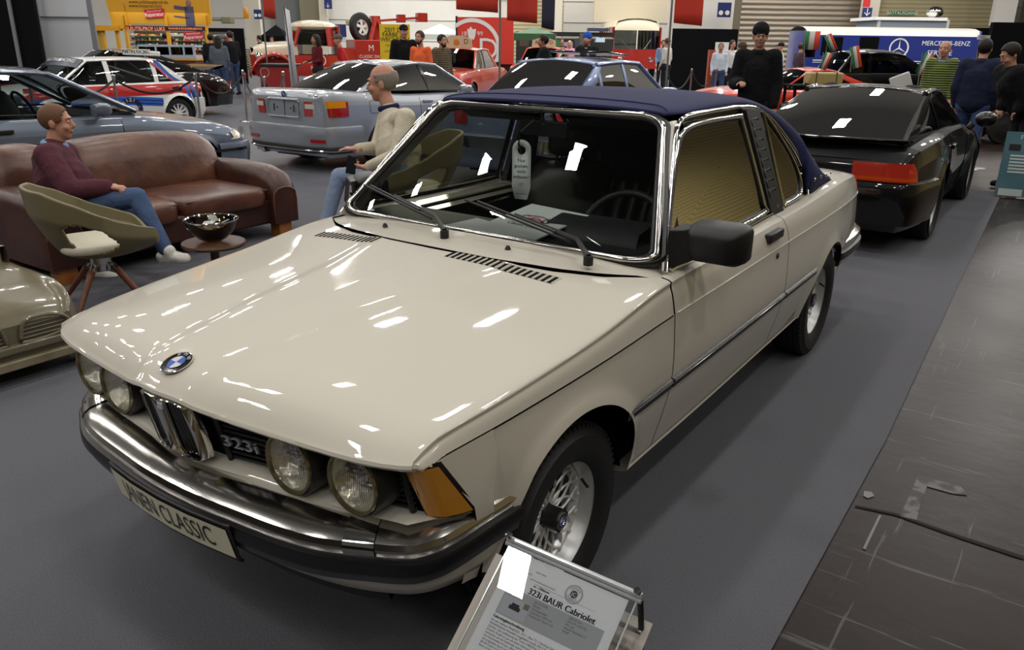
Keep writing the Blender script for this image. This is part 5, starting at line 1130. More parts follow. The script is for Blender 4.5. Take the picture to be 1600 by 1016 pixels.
J2 = dict(head=A(598, 131, D2), neck=A(607, 161, D2 + .02), chest=A(616, 202, D2 + .02), pelvis=A(628, 262, D2 + .02), sL=A(606, 179, D2 + .20), sR=A(634, 184, D2 - .20), eL=A(590, 232, D2 + .20), eR=A(620, 244, D2 - .26), wL=A(557, 233, D2 + .06), wR=A(574, 262, D2 - .12), hL=A(618, 276, D2 + .10), hR=A(630, 280, D2 - .10), kL=A(530, 275, D2 + .12), kR=A(568, 294, D2 - .14), aL=A(505, 366, D2 + .16), aR=A(562, 388, D2 - .12), tL=A(480, 374, D2 + .18), tR=A(536, 396, D2 - .1))
fd2 = tuple(-RT * .97 + FW * .12 - UP * .06)
def phone(R0, P, HM): pass
person('seated_person', 'person in cream sweater and light jeans seated, gesturing with open hand', J2, fabric('c9c0ab', 240, 'bdb39d'), '7f8ea8', '3a322c', '8a8074', 'fringe', vox=.008, face=fd2, up=(0, 0, 1), collar='1a2348', belly=.045, hs=1.17, jacket=.012, hands=((.25, -1, tuple(-RT + UP * .05)), (1.0, -1, tuple(-RT + UP * .15 + FW * .2))), palm=((0, 0, -1), (0, 0, 1)))
ph = thing('smartphone', 'black smartphone held by the seated person in the cream sweater', 'phone', A(549, 258, D2 - .16)); ph.rotation_euler = (.3, .2, .7)
obj('phone_body', box(-.037, .037, -.006, .006, -.075, .075), GLOSSB, ph, bevel=.004)
# ---- standing visitors
def vest(R0, P, HM): pass
J, f = stand(*spx(1184, 9.2), FA + PI - .35, 1.80, arms=((.06, .28), (.26, .02)), lean=.03)
def glasses(R0, P, HM): obj('glasses', xf(join(*[tube([(q * .030 + .020 * math.cos(a), .098, .013 + .013 * math.sin(a)) for a in np.linspace(0, 2 * PI, 13)[:-1]], .0025, 5, True) for q in (1, -1)], tube([(-.01, .10, .015), (.01, .10, .015)], .0025, 5)), HM), BLACK, R0)
person('person', 'person in black hooded jacket and dark knit beanie behind the navy roof', J, fabric('111214'), '17181c', '1a1a1a', hat=('beanie', '141416'), jacket=.03, face=(f[0] + .15, f[1], -.12), vox=.011, collar='111214', extra=glasses, hands=((.6, 1), (.9, -1)))
J, f = stand(.52, 11.4, -.12, 1.68, step=.22, arms=((.05, .26), (.05, .26)))
J['aR'] = (J['aR'][0], J['aR'][1], .16)
person('person', 'person in navy hooded jacket and jeans walking away beside the stanchion', J, fabric('1d2338', 200), '3c4d74', '1c1a18', '1c1714', 'short', face=f, jacket=.045, vox=.011, collar='1d2338')
def zipv(R0, P, HM): pass
J, f = stand(*spx(1473, 12.4), FA + PI - .75, 1.66)
person('person', 'person in green quilted vest over a blue shirt', J, mat('green quilt', S('66762f'), .6, bump=('wave', 9, 1., .03, 'Z')), '2c3140', '222222', '8a8074', 'bald', face=f, jacket=.025, vox=.013, collar='7d8cae')
J, f = stand(*spx(632, 16.4), FA + PI + .35, 1.86)
person('person', 'person in black cap and black hoodie behind the silver coupe', J, '121316', '17181c', '1a1a1a', hat=('cap', '111114'), face=f, jacket=.03, vox=.014, collar='121316')
J, f = stand(*spx(658, 15.6), FA + PI - .45, 1.74, arms=((.1, .26), (.1, .26)))
person('person', 'person in bright orange shirt standing behind the silver coupe', J, 'e8693c', '2c3140', '222222', '3a281c', face=f, jacket=.0, vox=.013, sleeves='long', beard='3a281c')
J, f = stand(*spx(690, 16.4), FA + PI + .9, 1.68)
person('person', 'person in olive brown quilted jacket beside the bright orange shirt', J, mat('olive quilt', S('6a5a40'), .6, bump=('wave', 9, 1., .03, 'Z')), '2c3140', '222222', '1c1510', face=f, jacket=.03, vox=.013, beard='1c1510')
J, f = stand(*spx(497, 19.5), FA + PI - .9, 1.66, arms=((.22, .06), (.22, .06)))
person('person', 'person in dark red blouse beside the tow truck door', J, '5a1a20', '222226', '1a1a1a', '1c1512', 'long', face=f, vox=.018, skin=SKIN2)
J, f = stand(*spx(540, 19.8), FA + PI / 2 + .2, 1.66, arms=((.25, .10), (.25, .10)), lean=.12)
person('person', 'person in red shirt and grey cap leaning beside the tow truck', J, 'b3262a', '222226', '1a1a1a', hat=('cap', '5a5a52'), face=f, vox=.018, sleeves='short')
J, f = stand(*spx(850, 16.5), FA + PI / 2, 1.70)
person('person', 'person in black puffer jacket seen in profile before the red sign', J, '15161a', '222226', '1a1a1a', '17120f', face=f, jacket=.05, vox=.016, skin=SKIN2)
J, f = stand(*spx(917, 17.), FA + PI - .5, 1.76)
person('person', 'person in blue knit hat and dark vest with checked scarf', J, '1c1c20', '222226', '1a1a1a', hat=('beanie', '2a55b8'), face=f, jacket=.04, vox=.016, beard='7a4a2c', collar='b8ada0')
FAR = 'visitors standing far back in the hall'
far = [(263, 26, 1.68, FA, '3a2420', '1a1210', 'short', 'person in a dark brown top seen from behind at the yellow booth counter'), (273, 26.4, 1.55, FA, 'c8b88a', '2a1a14', 'short', 'child in a pale yellow top beside the yellow booth counter'),
       (333, 24, 1.66, FA + .3, '17181c', '15110f', 'short', 'person in black jacket with white hood right of the yellow booth'), (344, 21.5, 1.60, FA + .2, '565c66', '241a14', 'long', 'person in grey jacket seen from behind near the black wall'),
       (364, 22.5, 1.74, FA + .9, '14151a', '2a201a', 'short', 'person in black hooded top and jeans before the black wall'), (409, 34, 1.66, FA + PI / 2, '1c2230', '1c1714', 'short', 'person in dark top under the black gazebo beside the tow truck'),
       (428, 35, 1.6, FA + PI, '2a55b8', '3a2a20', 'short', 'person in blue seen above the tow truck bonnet'), (877, 33, 1.7, FA + PI, '4a4038', '3a2a20', 'short', 'person in brown between the stalls beside the green gazebo'),
       (889, 31, 1.6, FA + PI, 'd898b8', 'c8b8a8', 'short', 'person in pink top beside the green gazebo'), (1041, 25.2, 1.72, FA + .8, 'c9c2bc', '4a3020', 'short', 'person in pale patterned top right of the bus'), (1034, 29, 1.68, FA + PI, '7a95b8', '4a3020', 'short', 'person in pale blue top close beside the bus'),
       (1124, 22.5, 1.60, FA + PI - .2, 'c9d2e0', '7a5a40', 'crop', 'person in white shirt and blue jeans before the white notice'), (1141, 23.5, 1.68, FA + PI + .3, 'd2d2d2', '2a201a', 'short', 'person in white shirt and dark trousers right of the white notice'),
       (1158, 17.5, 1.62, FA + .6, '8a6a42', '4a3828', 'short', 'person in tan jacket bending beside the person in the dark beanie'), (1218, 26, 1.62, FA + 1.2, 'c8c8cc', '1c1a1a', 'short', 'person in white top and black cap before the roller door'), (1248, 25, 1.62, FA - 1.2, '4a3a44', '3a2418', 'short', 'person in dull purple top before the roller door near the flags')]
for px, D, h, a, c, hc, sty, lb in far:
    J, f = stand(*spx(px, D), a, h, arms=((.08, .26), (.08, .26)))
    person('person', lb, J, c, '3a4a6a' if px in (344, 364, 1124, 333) else '1e2026', '222222', hc, sty, face=f, vox=.024, jacket=.02 if px < 400 else 0, hat=('cap', '1a1a1c') if px == 1218 else None)
J, f = stand(*spx(1622, 9.0), FA + PI / 2, 1.62, lean=.30, arms=((.2, .15), (.2, .15)))
person('person', 'person in black jacket bending at the right edge of the photo', J, '101114', '17181c', '1a1a1a', '17120f', face=(f[0], f[1], -.5), jacket=.05, vox=.014)
# ================================================================ leather sofa
SLE = mat('brown aniline leather', S('4c2a1d'), .34, spec=.6, bump=('noise', 7, .35, .02), noise=(3.2, S('6a402b'), .42, .70))
SLD = mat('dark brown leather', S('381d17'), .38, spec=.5, bump=('noise', 9, .3, .015), noise=(3, S('4b2a1e'), .4, .7))
SF = thing('sofa', 'worn brown leather sofa with rounded arms and orange wooden feet', 'sofa')
def pillow(x0, x1, y0, y1, z0, z1, e=.35, n=14, puff=.0):
    rows = []; cx, cy, cz = (x0 + x1) / 2, (y0 + y1) / 2, (z0 + z1) / 2; a, b, c = (x1 - x0) / 2, (y1 - y0) / 2, (z1 - z0) / 2
    f = lambda v, p: math.copysign(abs(v) ** p, v)
    for i in range(n + 1):
        t = -PI / 2 + PI * i / n; row = []
        for j in range(2 * n):
            q = 2 * PI * j / (2 * n); row.append((cx + a * f(math.cos(t), e) * f(math.cos(q), e), cy + b * f(math.cos(t), e) * f(math.sin(q), e), cz + c * f(math.sin(t), e)))
        rows.append(row)
    return grid(rows, True)
Y0, Y1 = 1.48, 3.56
for y0 in (Y0, Y1 - .25):
    rows = []
    for x, w, zt in ((-4.62, .9, .56), (-4.60, 1, .58), (-4.2, 1, .60), (-3.85, 1, .585), (-3.70, 1, .54), (-3.64, .98, .47), (-3.62, .94, .42)):
        cy = y0 + .125; h = [(cy - .125 * w, .12), (cy - .125 * w, zt - .10), (cy - .115 * w, zt - .04), (cy - .07 * w, zt - .008), (cy, zt), (cy + .07 * w, zt - .008), (cy + .115 * w, zt - .04), (cy + .125 * w, zt - .10), (cy + .125 * w, .12)]
        rows.append([(x, y, z) for y, z in h])
    g = grid(rows); a = [tuple(rows[-1][k]) for k in range(9)]
    obj('arm', join(g, (a, [tuple(range(9))]), ([tuple(p) for p in rows[0]], [tuple(range(9))])), SLD, SF, ang=70)
    obj('arm_piping', tube([(-3.622, y, z) for _, y, z in rows[-1]], .008, 6), SLE, SF)
obj('base', box(-4.6, -3.68, Y0 + .2, Y1 - .2, .12, .32), SLD, SF, bevel=.02)
for y0, y1 in ((Y0 + .25, 2.50), (2.50, Y1 - .25)):
    obj('seat_cushion', pillow(-4.45, -3.63, y0, y1, .27, .44, .28), SLE, SF, ang=80)
    obj('cushion_piping', tube([(-3.65, y, .415) for y in np.linspace(y0 + .03, y1 - .03, 12)], .006, 6), SLD, SF)
def backc(y0, y1, k):
    rows = []
    for i in range(13):
        t = i / 12; row = []
        for x, z in ((-4.66, .30), (-4.72, .60), (-4.70, .78), (-4.62, .835), (-4.52, .83), (-4.42, .77), (-4.36, .66), (-4.34, .52), (-4.30, .40), (-4.34, .32)):
            e_ = math.sin(PI * min(max(t, .0), 1)) ** .25 if 0 < t < 1 else 0; zz = z - (1 - e_) * (.10 if z > .5 else 0) + k(lerp(y0, y1, t)) * (z > .7)
            row.append((lerp(-4.50, x, .75 + .25 * e_), lerp(y0, y1, t), zz))
        rows.append(row)
    g = grid(rows, True); return join(g, (rows[0], [tuple(range(10))]), (rows[-1], [tuple(range(10))]))
for y0, y1 in ((Y0 + .06, 2.02), (2.02, Y1 - .18)): obj('back_cushion', backc(y0, y1, lambda y: .02 * math.sin(PI * (y - Y0) / (Y1 - Y0))), SLE, SF, ang=60)
for x in (-4.5, -3.76):
    for y in (Y0 + .05, Y1 - .19): obj('foot', box(x, x + .12, y, y + .13, .0, .13), mat('orange wood', S('a8692e'), .45, noise=(8, S('8f5423'))), SF, bevel=.006)
# ================================================================ tub chairs
TAUPE = mat('taupe faux leather', S('756c50'), .42, spec=.4); CUSH = mat('pale seat pad', S('c9c2ae'), .6); WALN = mat('walnut leg', S('7a4426'), .45, noise=(12, S('5e3119')))
def tub(loc, rz, label, leather=None):
    t = thing('tub_chair', label, 'chair', loc, rz, 'tub chairs around the sofa')
    def P(phi, v, o=0.):             # phi 0 = front (+y), v 0 bottom .. 1 rim
        a = abs(phi) / PI; top = float(np.interp(a, [0, .15, .24, .32, .45, .62, .8, 1.], [.40, .43, .50, .525, .58, .69, .765, .775]))
        z = lerp(.345, top, v); r = lerp(.13, float(np.interp(a, [0, .25, .5, .75, 1], [.27, .33, .335, .32, .31])), min(1, (v * 1.6)) ** .55) + .05 * max(v - .5, 0) * (a > .5)
        return ((r + o) * math.sin(phi), (r + o) * math.cos(phi) * (1.12 if abs(phi) < PI / 2 else 1.0), z)
    n, m = 96, 24; V, F = [], []
    for i in range(n):
        for j in range(m + 1): V.append(P(2 * PI * i / n - PI, j / m))
    def hole(i, j):
        a = abs(2 * PI * (i + .5) / n - PI); v = (j + .5) / m; return ((a - 1.85) / .46) ** 2 + ((v - .40) / .27) ** 2 < 1
    for i in range(n):
        for j in range(m):
            if not hole(i, j): F.append((i * (m + 1) + j, ((i + 1) % n) * (m + 1) + j, ((i + 1) % n) * (m + 1) + j + 1, i * (m + 1) + j + 1))
    obj('shell', (V, F), leather or TAUPE, t, ang=80, solid=.022, sub=1); obj('shell_bottom', lathe([(.001, .335), (.12, .335), (.14, .35)], 24), leather or TAUPE, t)
    obj('seat_pad', pillow(-.235, .235, -.22, .26, .36, .435, .5), CUSH, t, ang=80)
    obj('hub', lathe([(.001, .335), (.058, .335), (.058, .27), (.05, .265), (.05, .22), (.001, .22)], 24), STEEL, t)
    for k in range(4):
        a = PI / 4 + k * PI / 2; c, s_ = math.cos(a), math.sin(a)
        l = obj('leg', tube([(c * .10, s_ * .10, .235), (c * .30, s_ * .30, .0)], [.021, .013], 10), WALN, t); obj('leg_bracket', tube([(c * .02, s_ * .02, .255), (c * .08, s_ * .08, .265), (c * .11, s_ * .11, .228)], .011, 8), CHROME, l)
    return t
tub((-3.07, 1.53, 0), -.30, 'taupe tub chair on walnut legs before the sofa, empty with pale seat pad')
q = onz(632, 290, .45); p_ = at(640, 262, 6.25)
tc2 = tub((float(p_[0]), float(p_[1]), 0), YAW + PI / 2 + .25, 'taupe tub chair under the person in the cream sweater')
tc2.scale = (1.2,) * 3
# ================================================================ glass bowl of paper slips on its low table
BWL = thing('glass_bowl', 'large amber tinted glass bowl holding white paper slips', 'bowl', (-3.02, 2.30, .262))
obj('bowl_wall', lathe([(.001, 0), (.05, .002), (.10, .03), (.15, .085), (.178, .155), (.182, .158), (.176, .150), (.146, .084), (.097, .034), (.05, .01), (.001, .008)], 40), glass('amber glass', (.94, .86, .66), 1.2), BWL, ang=60)
obj('rim', tube([(.18 * math.cos(a), .18 * math.sin(a), .158) for a in np.linspace(0, 2 * PI, 41)[:-1]], .003, 6, True), CHROME, BWL)
TBL = thing('low_table', 'small round dark wooden table under the glass bowl', 'table', (-3.02, 2.30, 0))
obj('tabletop', lathe([(.001, .26), (.21, .26), (.215, .25), (.21, .235), (.001, .235)], 32), mat('dark wood', S('4a2c1a'), .4), TBL)
obj('pedestal', lathe([(.03, .235), (.03, .03), (.13, .012), (.13, 0)], 20), MATS['dark wood'], TBL)
random.seed(3)
for k in range(14):
    s_ = thing('paper_slip', 'small white paper slip in the heap inside the glass bowl', 'paper', (-3.02 + random.uniform(-.10, .10), 2.30 + random.uniform(-.10, .10), .262 + .09 + .0042 * k), group='paper slips in the glass bowl')
    s_.rotation_euler = (random.uniform(-.5, .5) + (.9 if k > 10 else 0), random.uniform(-.4, .4), random.uniform(0, 6)); obj('slip', box(-.028, .028, -.018, .018, 0, .0012), PAP, s_, smooth=False)
# ================================================================ child's pedal car on a wooden dolly
PCM = mat('khaki enamel', S('6f6751'), .28, coat=.6, noise=(5, S('5e5642'), .4, .7))
PC = thing('pedal_car', 'khaki beige toy pedal car with moulded grille on a wooden dolly', 'toy car', (-2.22, .62, .13), -PI / 2 - .08)
PC.rotation_euler.z = PI / 2 - .0
def pcp(u, v):                       # u along from nose (0) to tail, v across -1..1
    y = lerp(0, 1.15, u); w = float(np.interp(u, [0, .04, .12, .3, .6, 1], [.30, .345, .37, .385, .39, .34])); zt = float(np.interp(u, [0, .03, .08, .2, .4, .7, 1.0], [.16, .205, .235, .285, .325, .34, .30]))
    a = v * PI / 2 * 1.02; fen = .05 * math.exp(-((abs(v) - .62) / .13) ** 2) * math.exp(-((u - .12) / .22) ** 2); x = w * math.copysign(abs(math.sin(a)) ** .55, v); z = zt * max(math.cos(a), 0) ** .32 + fen + .012 * math.exp(-(v / .05) ** 2) * (.1 < u < .6)
    return (x, y, z)
obj('body', grid([[pcp(i / 36, j / 20) for j in range(-20, 21)] for i in range(37)]), PCM, PC, ang=80)
nz = [pcp(0, j / 20) for j in range(-20, 21)]; obj('nose', join((nz, [tuple(range(41))]), box(-.36, .36, -.03, .01, .03, .07)), PCM, PC, bevel=.008)
for sg in (1, -1):
    kp = [(sg * .03, .075), (sg * .05, .16), (sg * .10, .185), (sg * .20, .175), (sg * .26, .14), (sg * .25, .09), (sg * .12, .07)]
    kl = obj('moulded_grille', tube([(x, -.012, z) for x, z in smoothpoly(kp, 28)], .009, 6, True), PCM, PC); obj('grille_mesh', join(*[tube([(sg * .045, -.006, z), (sg * .245, -.006, z)], .004, 4) for z in (.09, .11, .13, .15)]), PCM, kl)
obj('scuttle_hoop', lathe([(.30, .30), (.31, .36), (.30, .42), (.27, .42), (.27, .30)], 24, 'Z', .0, PI), PCM, PC, loc=(0, .62, -.02))
DL = thing('dolly', 'low wooden board dolly carrying the khaki pedal car', 'dolly', (-2.22, .62, 0), PI / 2)
obj('board', box(-.42, .40, -.04, 1.2, .085, .13), mat('worn board', S('8a8168'), .7, noise=(7, S('6a5f48'))), DL, bevel=.006)
for x in (-.34, .34):
    for y in (.08, 1.05): w_ = obj('caster_wheel', xf(lathe([(.001, -.018), (.036, -.018), (.042, -.010), (.042, .010), (.036, .018), (.001, .018)], 20, 'X'), T(x, y, .042)), RUBBER, DL); obj('caster_fork', join(box(x - .026, x - .020, y - .012, y + .012, .042, .09), box(x + .020, x + .026, y - .012, y + .012, .042, .09)), STEEL, w_)
# ================================================================ price stand in front of the car
ST = thing('info_stand', 'chrome stand with clear panel and printed vehicle sheet before the front wheel', 'stand', (0, 0, 0))
Mst = Matrix(((1, 0, 0, .933), (.034, -.78, .62 * -1, .244), (0, -.62, .78, .600), (0, 0, 0, 1)))
Mst = Matrix(((.999, 0, .036, .937), (.034, .78, -.62, .244), (-.040, .62, .78, .606), (0, 0, 0, 1)))   # local x right, y up the slope, z out
W_ = .288; H_ = .44
obj('clear_panel', xf(box(-.002, W_, -H_, .006, -.0015, .0015), Mst), glass('clear acrylic', (.96, .98, .98), 1.3), ST, smooth=False)
[obj('panel_edge', xf(tube([(x, .0, 0), (x, -H_, 0)], .0022, 6), Mst), mat('acrylic edge', S('b9c4bd'), .15, .3), ST) for x in (-.002, W_)]
obj('top_rail', xf(join(tube([(-.012, .004, .006), (W_ + .008, .004, .006)], .006, 10), tube([(-.012, -.006, .000), (W_ + .008, -.006, .0)], .005, 8)), Mst), mat('bright rail', (.55, .57, .58), .2, .5), ST)
for x in (-.004, W_ - .0): obj('clamp_screw', xf(lathe([(.001, .022), (.007, .021), (.008, .016), (.003, .015), (.003, 0)], 14), Mst @ T(x, .006, .004)), CHROME, ST)
pt = lambda x, y, z: tuple(Mst @ Vector((x, y, z)))
for x in (.0, W_ + .002):
    a = pt(x, 0, -.01); obj('leg', tube([a, (a[0], a[1] + .02, a[2] - .10), (a[0], a[1] + .05, 0.012)], .006, 10), BLACK if x > .1 else BLACK, ST)
obj('crossbar', join(tube([pt(-.0, -.05, -.055), pt(W_ + .015, -.05, -.055)], .005, 8), tube([pt(-.0, -.085, -.075), pt(W_, -.085, -.075)], .003, 8)), STEEL, ST)
obj('base_plate', box(.90, 1.27, .10, .44, .004, .016), BLACK, ST, bevel=.004)
BR = obj('lower_board', xf(box(-.062, W_ + .022, -.46, -.02, -.085, -.082), Mst), mat('grey white board', S('a59e97'), .6), ST, smooth=False)
VS_ = thing('printed_sheet', 'white printed vehicle sheet with round logo and black title in the clear stand', 'sheet')
Mp = Mst @ T(0, 0, -.0035)
obj('sheet', xf(box(.012, .272, -.43, -.012, -.0008, 0), Mp), mat('sheet paper', S('f4f0f3'), .6), VS_, smooth=False)
INK = MATS['print ink']; GRY = mat('print grey', S('b4b1b6'), .6); MIDG = mat('print mid', S('4c4a50'), .6)
obj('grey_panel', xf(box(.033, .253, -.140, -.083, .0001, .0004), Mp), GRY, VS_, smooth=False)
def tx(body, x, y, s_, m=INK, al='LEFT', sxx=1.): return text('sheet_text', body, s_, m, VS_, Mp @ T(x, y, .0006), ext=0, align=al, sxx=sxx)
def bold(body, x, y, s_, sxx=1.):
    for q in (0, .035, .07): tx(body, x + q * s_, y, s_, sxx=sxx)
bold('323i BAUR Cabriolet', .078, -.0755, .0178, .98); bold('er - Oldtimer', .084, -.0625, .0068); tx('KRAFTFAHRZEUGHANDEL NORDEN', .070, -.0525, .0036, MIDG); tx('Am Hafen', .055, -.044, .0040, MIDG); tx('Janen Classic', .077, -.035, .0046, MIDG)
for i, l in enumerate(('EZ 07/1978', 'Benzin', 'Schaltgetriebe', 'Hubraum: 2297 cm³', 'Anzahl der Türen: 2/3')): tx(l, .101, -.0900 - .0068 * i, .0062, MIDG)
for i, l in enumerate(('148.257 km', '105 kW (143 PS)', 'HU neu', 'Anzahl Sitzplätze: 5', 'Weiß')): tx(l, .177, -.0890 - .0068 * i, .0062, MIDG)
bold('Fahrzeugbeschreibung', .033, -.1465, .0082)
for i, l in enumerate(('Ein sehr seltenes Modell E21, 323 i - Baur TC / Hardtop Cabriolet welches', 'Niederländische Autobahn ausgeliefert wurde. Die 5. Eigentümer', 'Zylinder. Die Laufleistung laut Tacho 148257km. Die Karosserie weist', 'Zustand. Es gibt so gut wie keine Gebrauchsspuren und der', 'vorhanden und die Spaltmaße sind gut. Das BAUR Verdeck', 'Die Heckscheibe ist neu, öffnet und schließt einwandfrei', 'mit originalem Sport Lederlenkrad. Chamonix Weiß', 'BAUR-Cabrio in der Farbe ist gepflegt und ständig', 'Bauer ernte der erste')):
    tx(l, .033, -.1550 - .0066 * i, .0062, MIDG, sxx=.94)
obj('photo_print', xf(box(.037, .097, -.136, -.100, .0005, .0008), Mp), mat('print pale', S('bfbcc4'), .6), VS_, smooth=False)
obj('photo_car', xf(join(box(.055, .080, -.122, -.114, .0009, .0011), box(.059, .076, -.115, -.109, .0009, .0011)), Mp), INK, VS_, smooth=False)
obj('photo_backdrop', xf(box(.084, .096, -.112, -.101, .0009, .0011), Mp), mat('print brown', S('8a7058'), .6), VS_, smooth=False)
LX, LY = .168, -.045
obj('round_logo', xf(join(lathe([(.0185, .0002), (.0176, .0002)], 40), lathe([(.0162, .0002), (.0156, .0002)], 40), lathe([(.0001, .0003), (.0078, .0003)], 32)), Mp @ T(LX, LY, .0005)), MIDG, VS_)
text('logo_initials', 'JC', .0105, PAP, VS_, Mp @ T(LX, LY - .0005, .0012), ext=0)
for word, a0, da in (('JANEN', 2.45, -.42), ('CLASSIC', 3.70, .30)):
    for i, ch in enumerate(word):
        a = a0 + da * i; text('logo_letter', ch, .0062, INK, VS_, Mp @ T(LX + .0118 * math.cos(a), LY + .0118 * math.sin(a), .0008) @ R(a - PI / 2 if da < 0 else a + PI / 2), ext=0)
obj('rule_line', xf(box(.084, .222, -.0587, -.0583, .0004, .0005), Mp), MIDG, VS_, smooth=False)
# ================================================================ stanchions and ropes
def stan(x, y, lb, h=.97):
    t = thing('stanchion', lb, 'stanchion', (x, y, 0), group='chrome barrier posts')
    obj('base', lathe([(.001, .028), (.05, .026), (.15, .012), (.155, 0)], 24), STEEL, t); obj('post', lathe([(.022, .02), (.022, h - .06), (.03, h - .055), (.03, h - .02), (.001, h - .02)], 14), STEEL, t); obj('finial', xf(ellg((0, 0, h), (.028, .028, .026), 12, 8), T(0, 0, 0)), CHROME, t)
    return Vector((x, y, h - .08))
def rope(a, b, lb, sag=.28):
    a, b = Vector(a), Vector(b); d_ = (b - a).normalized() * .045; a += d_; b -= d_; P = [a.lerp(b, t) - Vector((0, 0, sag * 4 * t * (1 - t))) for t in np.linspace(0, 1, 16)]
    tag(obj('barrier_rope', tube(P, .018, 8), mat('black rope', S('0e0e10'), .8)), lb, 'rope', 'black ropes between the posts')
g = lambda px, py, z=.97: tuple(float(v) for v in onz(px, py, z)[:2])
def gd(px, D): q = at(px, 100, D); return float(q[0]), float(q[1])
sA = stan(*gd(303, 13.9), 'chrome barrier post at the rear wheel of the rally car'); sB = stan(*gd(174, 13.0), 'chrome barrier post before the rally car door'); sC = stan(*gd(378, 15.6), 'chrome barrier post between the black coupe and the silver coupe')
sD = stan(*gd(410, 13.2), 'chrome barrier post rising behind the left tail lamp of the silver coupe'); sE = stan(*gd(441, 15.2), 'chrome barrier post before the red counter'); sF = stan(*gd(1554, 10.6), 'chrome barrier post behind the navy hooded jacket')
sG = stan(*gd(1043, 18.5), 'chrome barrier post at the flagpole behind the blue saloon'); sH = stan(*gd(1082, 20), 'chrome barrier post before the black wall, left one'); sI = stan(*gd(1121, 21), 'chrome barrier post before the black wall beside the white notice')
sJ = stan(*gd(40, 11.0), 'chrome barrier post seen through the grey blue car window')
for a, b, lb, sg in ((sB, sA, 'black rope in front of the rally car door', .22), (sJ, sB, 'black rope before the front of the rally car', .2), (sA, sC, 'black rope from the rally car wheel towards the silver coupe', .3), (sC, sD, 'black rope left of the silver coupe tail', .3), (sD, sE, 'black rope crossing before the red counter', .25), (sG, sH, 'black rope behind the red sports car, left one', .35), (sH, sI, 'black rope behind the red sports car, right one', .35), (sF, Vector((sF.x + 1.3, sF.y - .9, sF.z)), 'black rope leading to the right edge of the photo', .2)): rope(a, b, lb, sg)
# ================================================================ hall walls, stalls, signs (frame: x right, y away, z up, seen from the aisle)
RH = np.array([math.cos(YAW), math.sin(YAW)]); FH = np.array([-math.sin(YAW), math.cos(YAW)])
def wp(px, py, D):
    d = ray(px, py); t = D / float(d[:2] @ FH); p = CAM + d * t; return float((p[:2] - CAM[:2]) @ RH), float(p[2])
def HM_(D, s=0., rz=0.): return Matrix.Translation((CAM[0] + FH[0] * D + RH[0] * s, CAM[1] + FH[1] * D + RH[1] * s, 0)) @ R(YAW + rz)
def panel(name, px0, px1, py0, py1, D, m, th=.06, kind=None, label=None, cat=None, parent=None, bevel=0., group=None):
    pm = (py0 + py1) / 2 if py1 < 900 else max(py0, 0) + 40; s0, s1 = wp(px0, pm, D)[0], wp(px1, pm, D)[0]; z1, z0 = wp((px0 + px1) / 2, py0, D)[1], wp((px0 + px1) / 2, py1, D)[1]
    if py1 > 900: z0 = 0
    o = obj(name, box(-(s1 - s0) / 2, (s1 - s0) / 2, 0, th, z0, z1), m, None, smooth=False, bevel=bevel)
    o.matrix_world = HM_(D, (s0 + s1) / 2)
    if parent is not None: o.parent = parent; o.matrix_parent_inverse = Matrix.Identity(4); o.matrix_local = parent.matrix_world.inverted() @ HM_(D, (s0 + s1) / 2)
    if kind: o['kind'] = kind
    if label: tag(o, label, cat, group)
    return o
def root(name, label, cat, px, D, group=None):
    s0 = wp(px, 80, D)[0]; o = thing(name, label, cat, group=group); o.matrix_world = HM_(D, s0); bpy.context.view_layer.update(); return o, s0
def lp(px, py, D, s0): s, z = wp(px, py, D); return s - s0, z       # local x, z on a board
def words(par, body, px, py, D, s0, hpx, m, sxx=1., o=-.07, al='CENTER', rot=0., name='lettering'):
    x, z = lp(px, py, D, s0); return text(name, body, hpx * D / FOC, m, par, T(x, o, z) @ R(PI / 2, 'X') @ R(rot), ext=0, sxx=sxx, align=al)
def bx(par, name, px0, px1, py0, py1, D, s0, m, y0=-.04, y1=.04, bevel=0.):
    pm = (py0 + py1) / 2 if py1 < 900 else py0 + 30
    x0, z1 = lp(px0, pm, D, s0)[0], lp((px0 + px1) / 2, py0, D, s0)[1]; x1, z0 = lp(px1, pm, D, s0)[0], lp((px0 + px1) / 2, py1, D, s0)[1]
    if py1 > 900: z0 = 0
    return obj(name, box(x0, x1, y0, y1, z0, z1), m, par, smooth=False, bevel=bevel)
WALLM = mat('hall wall white', S('e6e4de'), .8, noise=(.5, S('dcdad2'))); BLKP = mat('black partition cloth', S('121215'), .95, spec=.1); BEIGE = mat('beige cladding', S('a59a78'), .6, bump=('wave', 1.6, .5, .04, 'Z'))
SLAT = mat('roller door slats', S('857a6b'), .4, .3, bump=('wave', 1.3, .8, .05, 'Z')); COLM = mat('column cream', S('cbc5b6'), .7); GREYP = mat('grey steel post', S('6d6a64'), .5, .2)
struct('wall_back', xf(box(-60, 60, 0, .3, 0, 12), HM_(48)), WALLM, smooth=False)
struct('wall_left', xf(box(-.15, .15, -60, 20, 0, 12), T(-44, 30, 0)), WALLM, smooth=False)
struct('wall_front', xf(box(-60, 40, -.15, .15, 0, 12), T(0, -24, 0)), mat('hall wall behind', S('38322c'), .8), smooth=False)
struct('wall_right', xf(box(-.15, .15, -30, 60, 0, 12), T(17, 0, 0)), mat('olive cladding', S('9c8c58'), .6, bump=('wave', 1.2, .6, .05, 'Z')), smooth=False)
